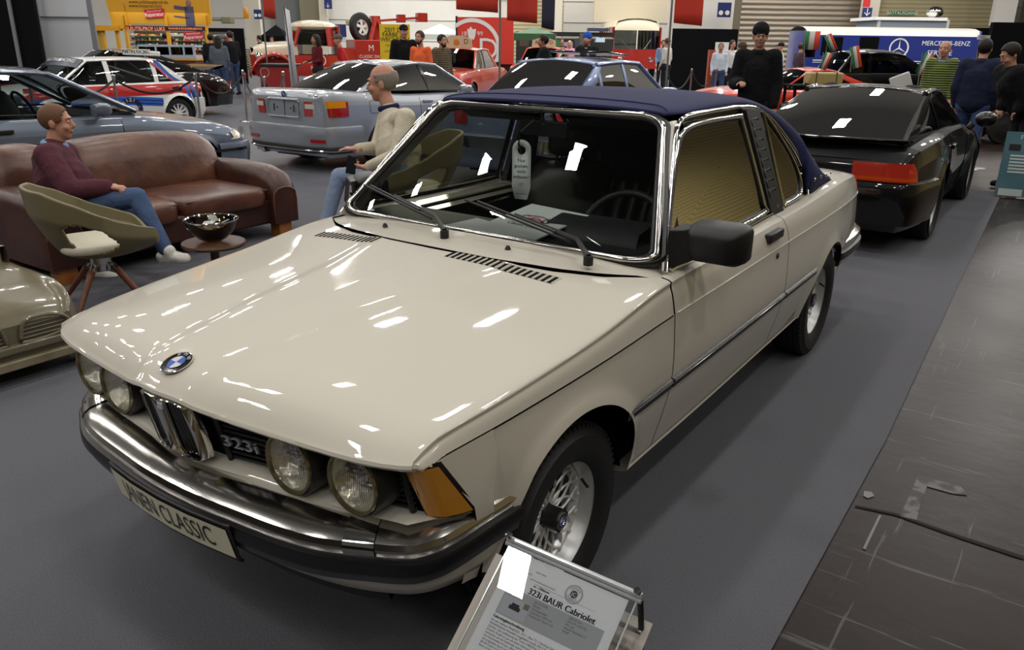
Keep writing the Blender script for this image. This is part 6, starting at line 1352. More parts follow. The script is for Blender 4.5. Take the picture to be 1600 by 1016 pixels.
for i, (a, b, c, d_, D, m, nm) in enumerate(((-120, 58, -120, 999, 19, BLKP, 'wall_partition_left'), (325, 383, 44, 999, 30, BLKP, 'wall_partition_booth'), (1049, 1150, 45, 999, 28.5, BLKP, 'wall_partition_centre'), (1545, 1760, 36, 999, 17.5, BLKP, 'wall_partition_right'), (58, 145, -80, 999, 20, mat('white stall panel', S('dfe1e6'), .5), 'wall_stall_white'), (1048, 1150, -80, 46, 29, WALLM, 'wall_upper_centre'))): panel(nm, a, b, c, d_, D, m, .12, 'structure')
for px0, px1, D in ((17, 22, 18.9), (140, 148, 19.8), (58, 63, 19.8)): panel('trim_1', px0, px1, -80, 999, D, mat('aluminium profile', S('9a9ba0'), .4, .5), .05, 'structure')
panel('trim_2', 62, 142, 26, 28, 19.95, GREYP, .03, 'structure')
for a, b, c, d_, D, m, nm in ((383, 407, -80, 999, 40, COLM, 'column_1'), (430, 470, -80, 999, 47, mat('recess grey', S('7c7f80'), .7), 'wall_recess'), (470, 500, -80, 999, 46.5, mat('recess beige', S('8c866f'), .7), 'wall_recess_beige'), (500, 512, -80, 999, 46, COLM, 'column_2'),  # grey and beige recess panels, darker than the hall wall
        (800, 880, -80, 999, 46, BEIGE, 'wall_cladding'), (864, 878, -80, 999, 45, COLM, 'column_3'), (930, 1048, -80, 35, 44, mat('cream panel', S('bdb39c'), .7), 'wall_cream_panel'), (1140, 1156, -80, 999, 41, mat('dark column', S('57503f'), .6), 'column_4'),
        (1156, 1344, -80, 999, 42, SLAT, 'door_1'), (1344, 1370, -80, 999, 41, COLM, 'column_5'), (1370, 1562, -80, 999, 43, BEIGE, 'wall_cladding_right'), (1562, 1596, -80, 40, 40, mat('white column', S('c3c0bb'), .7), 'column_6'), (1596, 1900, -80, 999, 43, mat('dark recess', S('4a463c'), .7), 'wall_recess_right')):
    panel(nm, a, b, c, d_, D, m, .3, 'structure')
for z_ in range(9): struct('trim_3', xf(box(-60, 60, -.03, 0, 1.5 + z_ * 1.1, 1.53 + z_ * 1.1), HM_(48)), mat('wall joint', S('98968e'), .8), smooth=False)
# ---- yellow key stall
YEL = mat('stall yellow', S('d59a1a'), .5); RDS = mat('sign red', S('c22a2c'), .5); BLU = mat('sign blue', S('1c2a66'), .5)
D = 27.; Bt, s0 = root('market_stall', 'yellow key cutting stall with glazed counter and yellow poster board', 'stall', 258, D)
bx(Bt, 'poster_board', 193, 326, -60, 38, D, s0, YEL); bx(Bt, 'yellow_beam', 143, 190, 40, 48, D, s0, YEL, -.2, .1); bx(Bt, 'door_panel', 146, 165, 48, 999, D, s0, mat('stall pale yellow', S('b8a04a'), .5)); bx(Bt, 'back_wall', 165, 330, 48, 999, D, s0, mat('shelf backing', S('4c4a3c'), .8), 2.2, 2.3)  # dark backing behind the stall shelves
for a in (164, 186, 197, 262, 322): bx(Bt, 'yellow_post', a, a + 4, 24 if a > 190 else 48, 999, D, s0, YEL, -.1, .02)
x0, z0_ = lp(176, 40, D, s0); x1, z1_ = lp(168, -60, D, s0); obj('leaning_arch', join(xf(box(-.25, .25, -.1, .1, 0, 3.4), T(x0 + .3, 0, z0_ - .1) @ R(-.12, 'Y'))), YEL, Bt, smooth=False)
bx(Bt, 'sign_board', 199, 322, 41, 48, D, s0, mat('sign dark red', S('3a0d0c'), .5), -.12, -.06)
words(Bt, 'SLEUTELPROF LUKS', 230, 45, D, s0, 6.5, mat('lit sign letters', S('ff8a5a'), .5, emit=1.5), o=-.13); words(Bt, 'SCHUHE & SCHLÜSSELSERVICE', 292, 45, D, s0, 3.6, MATS['lit sign letters'], o=-.13)
words(Bt, 'www.schlüsselprof.de', 202, 3, D, s0, 6.5, INK, o=-.05, al='LEFT'); words(Bt, 'www.keyprof.com', 202, 9, D, s0, 6.5, INK, o=-.05, al='LEFT')
for px, py in ((243, 21), (304, 56)):
    x, z = lp(px, py, D, s0); b_ = obj('repair_sign', xf(box(-.31, .31, -.02, .02, -.13, .13), T(x, -.08, z) @ R(-.08, 'Y')), RDS, Bt, smooth=False); text('sign_lettering', 'Reparatur', .15, WHITE, b_, T(x, -.105, z - .04) @ R(PI / 2, 'X') @ R(.08), ext=0); text('sign_lettering', 'Autoschlüssel', .08, WHITE, b_, T(x, -.105, z + .07) @ R(PI / 2, 'X') @ R(.08), ext=0)
sk_ = mat('poster figure', S('4b4560'), .6); x, z = lp(297, 22, D, s0)
obj('poster_figure', xf(join(box(-.14, .14, -.012, 0, -.40, .22), xf(box(-.42, 0, -.012, 0, -.05, .05), T(-.05, 0, .15) @ R(.12, 'Y')), xf(box(-.5, 0, -.012, 0, -.02, .02), T(0, 0, -.12) @ R(.1, 'Y'))), T(x, -.045, z)), sk_, Bt, smooth=False); obj('poster_head', xf(ellg((0, 0, .32), (.09, .02, .11)), T(x, -.045, z)), mat('poster skin', S('8a6a5a'), .6), Bt)
random.seed(5); hues = [S(h) for h in ('d8c23a', 'c9c9c0', '3f6b4a', 'b8452e', '6d8aa8', 'e2ddc8')]
for r_i, py in enumerate((53, 60, 67, 74, 81)):
    bx(Bt, 'shelf', 168, 322, py + 3.0, py + 3.8, D + 2.1, s0 * (D + 2.1) / D, mat('shelf board', S('8c8468'), .6), 1.7, 2.1)
    for k in range(26):
        px = 170 + k * 5.9; h_ = random.uniform(2, 5); c = random.randrange(6); o = bx(Bt, 'shelf_goods', px, px + random.uniform(2.5, 5), py + 3 - h_, py + 3, D + 2.1, s0 * (D + 2.1) / D, mat('goods %d' % c, hues[c], .5), 1.75, 2.0)
cw = mat('counter frame', S('a9b4c4'), .4)
for a, b in ((237, 262), (264, 283), (285, 304), (306, 318)): bx(Bt, 'counter_glass', a, b, 73, 85, D, s0, DGLASS, -.92, -.90)
bx(Bt, 'counter_frame', 235, 322, 70, 73, D, s0, cw, -.95, -.2); bx(Bt, 'counter_sill', 233, 324, 85, 90, D, s0, cw, -.98, -.2); bx(Bt, 'counter_trim', 232, 325, 90, 93, D, s0, YEL, -.98, -.2); bx(Bt, 'counter_base', 232, 325, 93, 999, D, s0, mat('counter maroon', S('5c2420'), .5), -.95, -.2)
for a in (235, 262, 283, 304, 319): bx(Bt, 'counter_post', a, a + 2.5, 72, 86, D, s0, cw, -.96, -.88)
ll = bpy.data.lights.new('stall_lamp', 'AREA'); ll.size = 3; ll.energy = 60; lo_ = bpy.data.objects.new('stall_lamp', ll); COL.objects.link(lo_); lo_.matrix_world = HM_(D + .9, s0) @ T(0, 0, 2.3)
# ---- signs, flags, banners
def board(name, lb, cat, px0, px1, py0, py1, D, m, th=.03, group=None):
    pc = (px0 + px1) / 2; o, s0 = root(name, lb, cat, pc, D, group); bx(o, 'board', px0, px1, py0, py1, D, s0, m, -th, 0); return o, s0, D
o, s0, D = board('hall_number_sign', 'dark blue sign with white number 1 above the tow truck', 'sign', 520.5, 541, 38, 58, 44, BLU); words(o, '1', 530, 48, D, s0, 17, WHITE, o=-.04); bx(o, 'lower_sign', 521, 541, 58.5, 66, D, s0, mat('sign pale', S('b9bcc4'), .5), -.02, 0)
for px, nm in ((403, 'dark blue pictogram sign on the cream column left of the tow truck'), (512.5, 'dark blue arrow sign above the hall number sign')):
    o, s0, D = board('pictogram_sign', nm, 'sign', px - 6, px + 6, (15 if px < 450 else -10), (30 if px < 450 else 14), 39.5 if px < 450 else 45.5, BLU)
    if px < 450: [obj('pictogram', xf(lathe([(.001, -.004), (.075, -.003)], 16, 'Y'), T(lp(px + q, 24, D, s0)[0], -.035, lp(px, 24, D, s0)[1])), WHITE, o) for q in (-3, 3)]
    else: words(o, '↓', px, 9, D, s0, 8, WHITE, o=-.04)
o, s0, D = board('pictogram_sign', 'dark blue sign with two round pictograms over the black wall', 'sign', 1121, 1142, 4, 27, 28.4, BLU)
for q in (1126, 1136): obj('pictogram', xf(lathe([(.001, -.004), (.075, -.003)], 16, 'Y'), T(lp(q, 20, D, s0)[0], -.035, lp(q, 20, D, s0)[1])), WHITE, o)
o, s0, D = board('pictogram_sign', 'dark blue arrow sign with red panel on the column right of the roller door', 'sign', 1347, 1362, 12, 27, 40.5, BLU); bx(o, 'red_panel', 1349, 1360, -8, 11, D, s0, RDS, -.03, 0); words(o, '↓', 1354.5, 20, D, s0, 14, WHITE, o=-.04)
o, s0, D = board('exit_sign', 'green emergency exit sign on the beige wall', 'sign', 1389, 1430, 17, 24, 42.6, mat('exit green', S('2d6b3a'), .5)); words(o, 'NOTAUSGANG', 1409.5, 20.6, D, s0, 6.4, WHITE, o=-.04)
YS = mat('banner yellow', S('e0c21f'), .5)
o, s0, D = board('yellow_banner', 'tall yellow banner with black capitals beside the tow truck', 'banner', 594, 641, 38, 999, 20.5, YS)
for t_, py in (('ZEIT DIE', 47), ('FARBE ZU', 54.5), ('WECHSELN', 62)): words(o, t_, 617, py, D, s0, 8.2, INK, o=-.04)
words(o, 'DAS', 606, 71, D, s0, 3.5, INK, o=-.04); words(o, 'LACK', 606, 80, D, s0, 3.5, INK, o=-.04)
RS_ = mat('sign bright red', S('d83a2c'), .5)
D = 30.; o, s0 = root('round_logo_sign', 'large bright red stall sign with white ring, eagle and letters', 'sign', 758, D); bx(o, 'board', 715, 802, 27, 100, D, s0, RS_, 0, .5); bx(o, 'side_post', 712, 715, 25, 999, D, s0, BLACK, 0, .1); bx(o, 'lower_panel', 768, 782, 97, 999, D, s0, BLACK, -.1, .3); bx(o, 'legs', 720, 800, 100, 999, D, s0, BLACK, .1, .3)
cx, cz = lp(738, 76, D, s0); k = D / FOC
obj('white_ring', xf(lathe([(42 * k, 0), (36.5 * k, 0)], 48, 'Y', -1.1, PI - .9), T(cx, -.012, cz)), WHITE, o)
words(o, '18', 725, 53, D, s0, 9, WHITE, o=-.02); words(o, '99', 750, 53, D, s0, 9, WHITE, o=-.02); words(o, 'D', 763, 78, D, s0, 42, WHITE, o=-.02); words(o, 'A', 722, 74, D, s0, 20, WHITE, o=-.02)
eg = [(-1, .9), (-.9, 1.1), (-.5, 1.0), (-.45, 1.3), (-.1, 1.45), (.1, 1.1), (.5, 1.0), (.9, 1.1), (1, .9), (.8, -.2), (.45, -.9), (.2, -.6), (0, -1.2), (-.2, -.6), (-.45, -.9), (-.8, -.2)]
obj('eagle', xf(prism([(x * 6.5 * k, z * 8 * k) for x, z in eg], .01, 'XZ', 0), T(lp(737, 55, D, s0)[0], -.03, lp(737, 55, D, s0)[1])), WHITE, o, smooth=False)
text('lettering', '▾', 14 * k, WHITE, o, T(lp(736, 71, D, s0)[0], -.03, lp(736, 71, D, s0)[1]) @ R(PI / 2, 'X'), ext=0)
FLR = mat('flag red', S('b8321f'), .8)
for px0, px1, py, D, m, lb in ((412, 432, 28, 24, FLR, 'narrow red flag hanging left of the tow truck cab'), (713, 778, 17, 19, FLR, 'wide red flag hanging over the round red sign, left one'), (792, 839, 34, 19, FLR, 'red flag hanging right of the tall pole'), (1052, 1096, 38, 20, FLR, 'red flag hanging over the black wall'), (846, 866, 45, 21, mat('banner navy', S('2c3044'), .8), 'narrow navy banner hanging beside the red flag')):
    a, z0 = wp(px0, py, D); b, _ = wp(px1, py, D); z1 = wp(px0, -90, D)[1]; g_ = grid([[(x, .05 * math.sin(x * 9 + z * 1.3), z - (.06 * (x / (b - a)) if z == z0 else 0)) for z in np.linspace(z0, z1, 8)] for x in np.linspace(-(b - a) / 2, (b - a) / 2, 20)])
    f_ = obj('hanging_flag', g_, m, solid=.01); f_.matrix_world = HM_(D, (a + b) / 2); tag(f_, lb, 'flag')
for px, w, D, lb in ((414, 2.2, 19, 'thin flagpole left of the tow truck cab'), (781, 3.2, 18.5, 'tall grey pole in front of the round red sign'), (1046, 3.0, 19, 'tall grey pole left of the black wall')):
    s_, _ = wp(px, 60, D); f_ = obj('flag_pole', lathe([(w * D / FOC / 2, 0), (w * D / FOC / 2, 3.4)], 12), GREYP); f_.matrix_world = HM_(D, s_); tag(f_, lb, 'pole')
f_, s0 = root('beach_flag', 'slim white leaning banner before the tow truck', 'banner', 457, 14.5); x0, zb = lp(457, 132, 14.5, s0)
obj('banner_cloth', ([(-.07, 0, .6), (.06, 0, .6), (.0, 0, 2.03), (-.095, 0, 2.08)], [(0, 1, 2, 3)]), mat('banner white', S('c4c4ca'), .6), f_, solid=.01); obj('banner_pole', tube([(0, 0, 0), (-.01, 0, .6), (-.085, 0, 2.1)], .012, 6), STEEL, f_); words(f_, 'CLASSIC', 453, 78, 14.5, s0, 5, INK, o=-.01, rot=PI / 2 - .06)
D = 17.5; o, s0 = root('counter', 'red event counter with dark top before the tow truck', 'counter', 434, D); bx(o, 'counter_body', 409, 458, 103, 999, D, s0, mat('counter red', S('8e1f20'), .4), -.05, .5); bx(o, 'counter_top', 406, 461, 100, 104, D, s0, BLACK, -.08, .55, .01); obj('counter_emblem', xf(lathe([(.10, -.06), (.08, -.06)], 20, 'Y'), T(lp(415, 113, D, s0)[0], 0, lp(415, 113, D, s0)[1])), mat('emblem pale', S('b08070'), .5), o)
for px, lb in ((358, 'beige wall heater over the black partition'), (551, 'beige wall heater right of the hall number sign')):
    Dh = 44 if px > 400 else 46; o, s0 = root('wall_heater', lb, 'heater', px, Dh); bx(o, 'housing', px - 8, px + 8, 27 if px < 400 else 31, 37 if px < 400 else 40, Dh, s0, mat('heater beige', S('8f8b6e'), .5), -.5, .1, .05); bx(o, 'duct', px - 32, px - 8, 30, 33, Dh, s0, MATS['heater beige'], -.2, 0) if px < 400 else bx(o, 'bracket', px - 3, px + 3, 40, 43, Dh, s0, GREYP, -.2, 0)
def gazebo(lb, px0, px1, py0, py1, D, m):
    o, s0 = root('gazebo', lb, 'gazebo', (px0 + px1) / 2, D); x0 = lp(px0, py1, D, s0)[0]; x1 = lp(px1, py1, D, s0)[0]; z1, z0 = lp(px0, py0, D, s0)[1], lp(px0, py1, D, s0)[1]; w = x1 - x0
    obj('canopy', ([(x0, 0, z0), (x1, 0, z0), (x1, w, z0), (x0, w, z0), ((x0 + x1) / 2, w / 2, z1), (x0, 0, z0 - .25), (x1, 0, z0 - .25), (x1, w, z0 - .25), (x0, w, z0 - .25)], [(0, 1, 4), (1, 2, 4), (2, 3, 4), (3, 0, 4), (0, 5, 6, 1), (1, 6, 7, 2), (2, 7, 8, 3), (3, 8, 5, 0)]), m, o, smooth=False)
    for x in (x0, x1):
        for y in (0, w): obj('post', tube([(x, y, 0), (x, y, z0)], .03, 6), GREYP, o)
    return o, s0
gazebo('black gazebo left behind the tow truck', 407, 446, 38, 56, 38, BLKP); gazebo('white gazebo roof with green logo left of the round red sign', 650, 720, 36, 53, 40, mat('gazebo white', S('c0c8c0'), .6)); gazebo('green gazebo right of the round red sign', 802, 868, 42, 52, 32.5, mat('gazebo green', S('2f5a38'), .6))
D = 36.; o, s0 = root('stall_counter', 'row of dark market stalls behind the raised sunroof', 'stall', 880, D); bx(o, 'fascia', 806, 958, 50, 57, D, s0, BLACK, -.1, .1); bx(o, 'stall_edge', 806, 958, 58, 60, D, s0, mat('stall edge', S('a09888'), .5), -.2, 0); bx(o, 'stall_back', 806, 960, 60, 999, D, s0, mat('stall dark', S('2a2926'), .8), .9, 1.0)  # dark back panel behind the stall row
words(o, 'Pasta Vignette', 832, 53.5, D, s0, 5, WHITE, o=-.12)
for k, (a, b, c, d_, h) in enumerate(((812, 826, 62, 72, '4a3a2a'), (862, 876, 62, 90, '2d6a3a'), (880, 894, 66, 80, 'a98a9a'), (898, 905, 62, 80, '3a3a44'), (930, 944, 59, 66, 'c4dcec'), (918, 950, 44, 49, '3a3f52'), (905, 915, 52, 70, '56504a'))): bx(o, 'stall_goods', a, b, c, d_, D, s0, mat('stall goods %d' % k, S(h), .6), -.3, .3)
# container with white roof, balloon, white tag
D = 36.5; o, s0 = root('container', 'grey blue site container with white roof behind the service van', 'container', 1433, D); bx(o, 'container_wall', 1369, 1476, 31, 999, D, s0, mat('container grey', S('7c8692'), .5), 0, 2.4); bx(o, 'container_roof', 1366, 1479, 27, 32, D, s0, WHITE, -.1, 2.6)
for a in (1367, 1474): bx(o, 'corner_post', a, a + 4, 31, 999, D, s0, mat('post white', S('b4b2ac'), .5), -.05, .05)
p = at(1461, 19, 35); tag(obj('balloon', ellg((0, 0, 0), (.36, .36, .24), 24, 14), CHROME, loc=tuple(map(float, p))), 'silver foil balloon floating over the grey blue container', 'balloon')
panel('wall_strip_dark', 1440, 1546, 43, 999, 41.5, BLKP, .1, 'structure')
o, s0, D = board('small_sign', 'small white sign right above the service van roof', 'sign', 1527, 1546, 55, 62, 17.4, mat('sign pale', S('b9bcc4'), .5)); words(o, 'NSU', 1535, 58.5, D, s0, 4.5, BLU, o=-.035)
o, s0, D = board('wall_notice', 'white notice board on the black wall behind two white shirts', 'notice', 1117, 1138, 66, 86, 28.4, PAP); 
D = 24; o, s0 = root('red_rack', 'slim orange red rack before the black wall', 'rack', 1109, D); bx(o, 'rack_panel', 1105, 1114, 78, 999, D, s0, mat('rack orange', S('a84a2a'), .6), -.1, .1)
# ---- suitcase, flags, motorcycle, trailer with helmet, info banner
q = at(1287, 124, 13.5); sc = thing('suitcase', 'beige vintage suitcase above the roof of the black sports car', 'suitcase', (float(q[0]), float(q[1]), float(q[2]) - .085), YAW); sc.scale = (1, 1, 1)
obj('case_body', box(-.30, .28, -.15, .15, 0, .20), mat('tan case', S('a8935c'), .5), sc, bevel=.03); obj('case_bands', join(*[box(x - .012, x + .012, -.153, .153, -.002, .203) for x in (-.18, .16)]), mat('case band', S('6a5430'), .5), sc); obj('case_handle', tube([(.29, -.05, .08), (.33, -.03, .10), (.33, .03, .10), (.29, .05, .08)], .01, 6), mat('case band', S('6a5430')), sc)
cr_ = thing('luggage_table', 'dark display table carrying the beige suitcase', 'table', (float(q[0]), float(q[1]), 0), YAW); zt = float(q[2]) - .09
obj('tabletop', box(-.6, .6, -.3, .3, zt - .03, zt), BLKP, cr_); [obj('leg', box(x - .02, x + .02, y - .02, y + .02, 0, zt - .03), BLKP, cr_) for x in (-.55, .55) for y in (-.26, .26)]
FGm = [mat('flag green', S('2f7a4a'), .7), mat('flag white', S('c9c7c0'), .7), mat('flag orange', S('d0442a'), .7)]
for px, py, D, ln, w, lb in ((1268, 62, 18, .36, .30, 'green white and red flag hung left of the service van window'), (1298, 66, 18, .30, .18, 'green and white flag beside the hung tricolour flag'), (1290, 94, 13.9, .22, -.10, 'small tricolour flag leaning over the beige suitcase'), (1337, 88, 15, .30, .10, 'small tricolour flag on the black veteran saloon'), (1445, 98, 14, .28, -.12, 'small tricolour flag at the motorcycle windscreen')):
    q = at(px, py, D); f_ = thing('small_flag', lb, 'flag', tuple(map(float, q)), YAW)
    for k in range(3): obj('flag_stripe', xf(grid([[(lerp(-ln / 2, ln / 2, (k + i / 3) / 3) * (1 if abs(w) > .2 else .55), .02 * math.sin(i + k), z * ln * (1 if abs(w) > .2 else 1.2)) for z in (-.6, 0, .5)] for i in range(4)]), R(-w * 3 if abs(w) < .2 else 0, 'Y')), FGm[k], f_, solid=.004)
    obj('flag_stick', tube([(-ln / 2 * (1 if abs(w) > .2 else .55), 0, ln * .6), (-ln * .2, 0, -float(q[2]) + (1.12 if 1300 < px < 1400 else .9))], .008, 5), STEEL, f_)
D = 13.2; q = at(1425, 120, D); MO = thing('motorcycle', 'cream touring motorcycle with tall clear windscreen beside the green quilted vest', 'motorcycle', (float(q[0]), float(q[1]), 0), YAW - .2)
mh = mat('motorcycle cream', S('cdbf98'), .3, coat=.8)
for x in (-.62, .68): w_ = obj('wheel', join(xf(lathe([(.25, -.05), (.31, -.05), (.32, 0), (.31, .05), (.25, .05)], 28, 'Y'), T(x, 0, .32)), *[xf(tube([(0, 0, 0), (.26 * math.cos(a), 0, .26 * math.sin(a))], .004, 4), T(x, 0, .32)) for a in np.linspace(0, 2 * PI, 13)[:-1]]), RUBBER, MO)
obj('tank', xf(ellg((0, 0, 0), (.30, .14, .14)), T(.12, 0, .80)), mh, MO); obj('saddle', pillow(-.55, -.05, -.14, .14, .72, .84, .5), LEATHER, MO, ang=80); obj('front_mudguard', lathe([(.34, -.05), (.36, 0), (.34, .05)], 20, 'Y', .2, 2.4), mh, MO, loc=(.68, 0, .32)); obj('engine', join(ellg((0, 0, .42), (.22, .20, .16)), tube([(.1, .18, .3), (-.8, .2, .28)], .04, 8)), STEEL, MO)
obj('fork', join(tube([(.68, .08, .32), (.42, .08, 1.0)], .022, 8), tube([(.68, -.08, .32), (.42, -.08, 1.0)], .022, 8)), CHROME, MO); obj('handlebar', tube([(.30, .38, 1.02), (.40, .25, 1.06), (.42, 0, 1.0), (.40, -.25, 1.06), (.30, -.38, 1.02)], .014, 8), CHROME, MO); obj('headlamp', xf(ellg((0, 0, 0), (.10, .09, .09)), T(.54, 0, .92)), CHROME, MO)
obj('windscreen', grid([[(lerp(.50, .30, v) + .05 * (1 - (u) ** 2), u * lerp(.26, .20, v), lerp(.98, 1.46, v)) for u in np.linspace(-1, 1, 9)] for v in np.linspace(0, 1, 5)]), glass('clear acrylic'), MO, ang=80, solid=.004); obj('screen_edge', tube([(lerp(.55, .35, v), 0.0 - .26, lerp(.98, 1.46, v)) for v in (0, .5, 1)], .012, 6), STEEL, MO); obj('fairing_panel', xf(box(-.16, .16, -.02, .02, -.14, .14), T(-.2, -.2, 1.02) @ R(-.4, 'Y')), mat('fairing white', S('c8c6c4'), .4), MO, bevel=.02)
D = 14.0; q = at(1570, 150, D); TRL = thing('small_trailer', 'cream topped orange trailer behind the barrier post at the right', 'trailer', (float(q[0]), float(q[1]), 0), YAW)
obj('trailer_lid', box(-.62, .5, -.4, .5, .80, .95), mat('lid cream', S('c9b894'), .4), TRL, bevel=.02); obj('trailer_body', box(-.58, .46, -.36, .46, .52, .80), mat('trailer orange', S('a8521c'), .4), TRL, bevel=.02); obj('chassis', box(-.5, .4, -.3, .4, .38, .52), BLACK, TRL); text('lid_lettering', 'RENNDIENST', .09, mat('lid ink', S('c06a3a'), .5), TRL, T(.1, -.402, .87) @ R(PI / 2, 'X'), ext=0)
for y in (-.38, .4): obj('wheel', xf(lathe([(.001, -.05), (.12, -.06), (.14, -.05), (.24, -.05), (.26, 0), (.24, .05)], 24, 'Y'), T(-.15, y, .26)), RUBBER, TRL)
q2 = at(1564, 127, D); HE = thing('helmet', 'pale yellow open helmet on the cream trailer lid', 'helmet', (float(q2[0]), float(q2[1]), .95), YAW); obj('helmet_shell', lathe([(.13, .0), (.15, .06), (.13, .15), (.06, .21), (.001, .22)], 20), mat('helmet yellow', S('c9c48a'), .3, coat=.6), HE); obj('visor', xf(box(-.16, .16, -.03, .03, .02, .09), T(0, -.11, 0)), BLACK, HE, bevel=.01)
IB_ = thing('info_banner', 'teal standing info board with heading, pictures and white text lines', 'board', (1.42, 9.60, 0), .12); IB_.rotation_euler = (-.12, 0, .12); IB_.scale = (.92, 1, .84)
TL = mat('board teal', S('4c7480'), .5, noise=(2, S('3c606c'))); obj('board', box(-.36, .34, -.02, .02, .02, .86), TL, IB_); PL = mat('board text', S('b9c4c0'), .5)
text('board_heading', 'Porsche 968', .085, PL, IB_, T(0, -.022, .79) @ R(PI / 2, 'X'), ext=0)
for k in range(6): obj('text_block', box(-.28, .28, -.024, -.02, .54 - k * .042, .565 - k * .042), PL, IB_, smooth=False)
obj('picture', join(box(-.31, -.19, -.025, -.02, .62, .70)), BLACK, IB_, smooth=False); obj('picture', xf(lathe([(.001, -.004), (.06, -.004)], 20, 'Y'), T(0, -.021, .66)), mat('seal red', S('a8524a'), .5), IB_); obj('picture', box(.18, .27, -.025, -.02, .61, .71), mat('picture tan', S('a8845a'), .5), IB_, smooth=False); obj('footer_label', box(-.33, -.08, -.025, -.02, .03, .12), PL, IB_, smooth=False); obj('footer_label', box(.05, .22, -.025, -.02, .03, .10), mat('label red', S('6a4a4c'), .5), IB_, smooth=False)
obj('stand_frame', join(tube([(-.34, .03, .84), (-.34, .3, .08)], .012, 6), tube([(.32, .03, .84), (.32, .3, .08)], .012, 6)), STEEL, IB_)
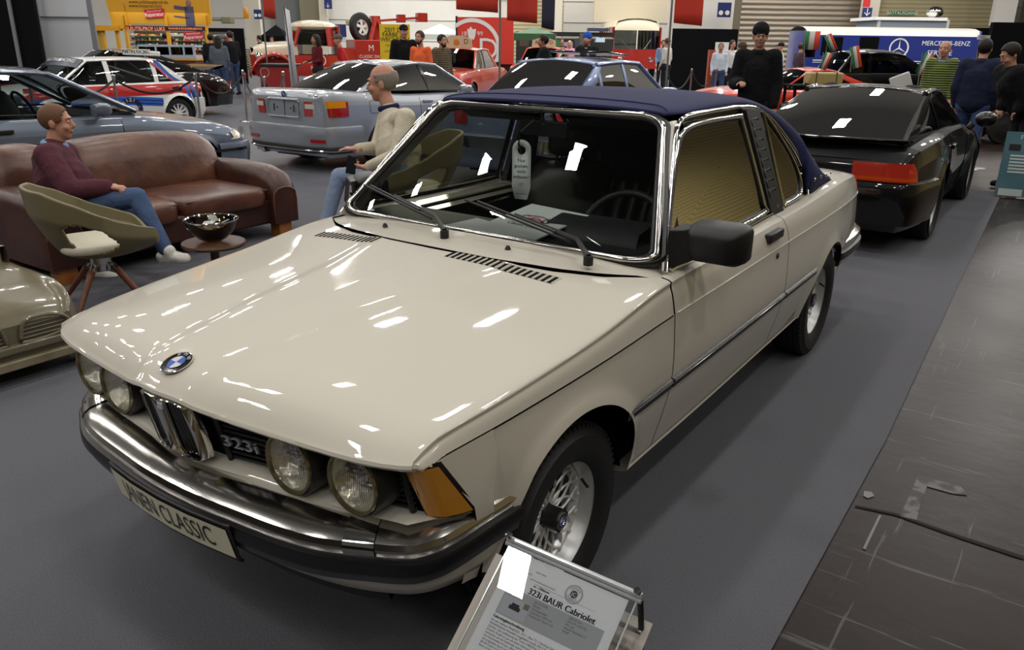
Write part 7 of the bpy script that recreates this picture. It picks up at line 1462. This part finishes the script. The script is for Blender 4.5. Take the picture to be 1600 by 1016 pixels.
# ================================================================ hall floor
def floormat(name, c1, c2, tile, rough0, rough1, scale=1.2, lines=True, scr=True):
    m = bpy.data.materials.new(name); m.use_nodes = True; n = m.node_tree; b = n.nodes['Principled BSDF']; b.inputs['Specular IOR Level'].default_value = .16; N = n.nodes.new; L = n.links.new
    tc = N('ShaderNodeTexCoord'); no = N('ShaderNodeTexNoise'); no.inputs['Scale'].default_value = scale; no.inputs['Detail'].default_value = 6
    L(tc.outputs['Object'], no.inputs[0]); mx = N('ShaderNodeMixRGB'); mx.inputs[1].default_value = (*c1, 1); mx.inputs[2].default_value = (*c2, 1); L(no.outputs[0], mx.inputs[0])
    out = mx.outputs[0]
    if lines:
        br = N('ShaderNodeTexBrick'); br.offset = 0; br.inputs['Scale'].default_value = 1; br.inputs['Brick Width'].default_value = tile; br.inputs['Row Height'].default_value = tile; br.inputs['Mortar Size'].default_value = .006
        br.inputs['Color1'].default_value = (1, 1, 1, 1); br.inputs['Color2'].default_value = (.86, .86, .86, 1); br.inputs['Mortar'].default_value = (.45, .45, .45, 1)
        mp = N('ShaderNodeMapping'); mp.inputs['Rotation'].default_value = (0, 0, .03); L(tc.outputs['Object'], mp.inputs[0]); L(mp.outputs[0], br.inputs[0])
        m2 = N('ShaderNodeMixRGB'); m2.blend_type = 'MULTIPLY'; m2.inputs[0].default_value = 1; L(out, m2.inputs[1]); L(br.outputs[0], m2.inputs[2]); out = m2.outputs[0]
    if scr:                          # scuffs and worn paint: thin stretched noise ridges
        for rot, sc, lo in ((.9, (1.6, 34, 1), .635), (-.35, (38, 1.3, 1), .64), (1.9, (1.1, 30, 1), .645), (.1, (4, 4, 1), .67)):
            mp = N('ShaderNodeMapping'); mp.inputs['Rotation'].default_value = (0, 0, rot); mp.inputs['Scale'].default_value = sc; mp.inputs['Location'].default_value = (rot * 37.3, sc[0] * 11.7, rot * 5.1 + sc[1]); L(tc.outputs['Object'], mp.inputs[0])
            n2 = N('ShaderNodeTexNoise'); n2.inputs['Scale'].default_value = .9; n2.inputs['Detail'].default_value = 7; n2.inputs['Roughness'].default_value = .62; L(mp.outputs[0], n2.inputs[0])
            r = N('ShaderNodeValToRGB'); r.color_ramp.elements[0].position = lo; r.color_ramp.elements[1].position = lo + .035; L(n2.outputs[0], r.inputs[0])
            m3 = N('ShaderNodeMixRGB'); L(r.outputs[0], m3.inputs[0]); L(out, m3.inputs[1]); m3.inputs[2].default_value = (.075, .068, .064, 1); out = m3.outputs[0]
    L(out, b.inputs['Base Color'])
    mr = N('ShaderNodeMapRange'); mr.inputs['To Min'].default_value = rough0; mr.inputs['To Max'].default_value = rough1; L(no.outputs[0], mr.inputs[0]); L(mr.outputs[0], b.inputs['Roughness'])
    bp = N('ShaderNodeBump'); bp.inputs['Strength'].default_value = .25; bp.inputs['Distance'].default_value = .01
    n4 = N('ShaderNodeTexNoise'); n4.inputs['Scale'].default_value = 9; L(tc.outputs['Object'], n4.inputs[0]); L(n4.outputs[0], bp.inputs['Height']); L(bp.outputs[0], b.inputs['Normal'])
    return m
FL = struct('floor', grid([[(x, y, 0) for y in (-12, 60)] for x in (-60, 30)]), floormat('hall floor', S('1c1411'), S('281c18'), 1.0, .25, .5), smooth=False)
GR = floormat('grey floor', S('5a5b62'), S('66676e'), 2., .25, .45, lines=False, scr=False)
struct('floor_aisle', ([(-60, -12, .002), (-4.9, -12, .002), (-4.9, 7.5, .002), (-3.0, 12, .002), (-3, 60, .002), (-60, 60, .002)], [(0, 1, 2, 3, 4, 5)]), GR, smooth=False)
CPT = mat('carpet', S('5a5a60'), .95, spec=.15, bump=('noise', 260, .8, .006), noise=(160, S('67676c'), .3, .7))
struct('floor_carpet', ([(-4.9, -12, .006), (1.30, -12, .006), (1.325, 1.0, .006), (1.325, 2.5, .006), (1.25, 5.5, .006), (1.14, 9.95, .006), (-4.9, 9.5, .006)], [(0, 1, 2, 3, 4, 5, 6)]), CPT, smooth=False)
def flat(name, pts, m, z): return struct(name, ([(float(onz(a, b)[0]), float(onz(a, b)[1]), z) for a, b in pts], [tuple(range(len(pts)))]), m, smooth=False)
WP = mat('worn floor paint', S('5c5a58'), .6, noise=(14, S('2a2523'), .45, .55)); SEAM = mat('floor seam', S('0c0908'), .9)
flat('floor_marking', [(1434, 744), (1452, 748), (1446, 768), (1438, 790), (1432, 814), (1406, 808), (1414, 790), (1424, 768)], WP, .0035)
flat('floor_marking', [(1449, 748), (1500, 760), (1512, 775), (1490, 773), (1447, 761)], WP, .0030)
flat('floor_marking', [(1373, 806), (1377, 807), (1352, 860), (1348, 858)], mat('chalk mark', S('77777c'), .7), .003)
flat('floor_marking', [(1350, 768), (1362, 770), (1366, 776), (1356, 780), (1349, 776)], mat('chalk mark'  , S('77777c')), .003)
flat('floor_line', [(1336, 790), (1400, 803), (1500, 838), (1600, 870), (1600, 876), (1500, 843), (1400, 807), (1336, 793)], SEAM, .003)
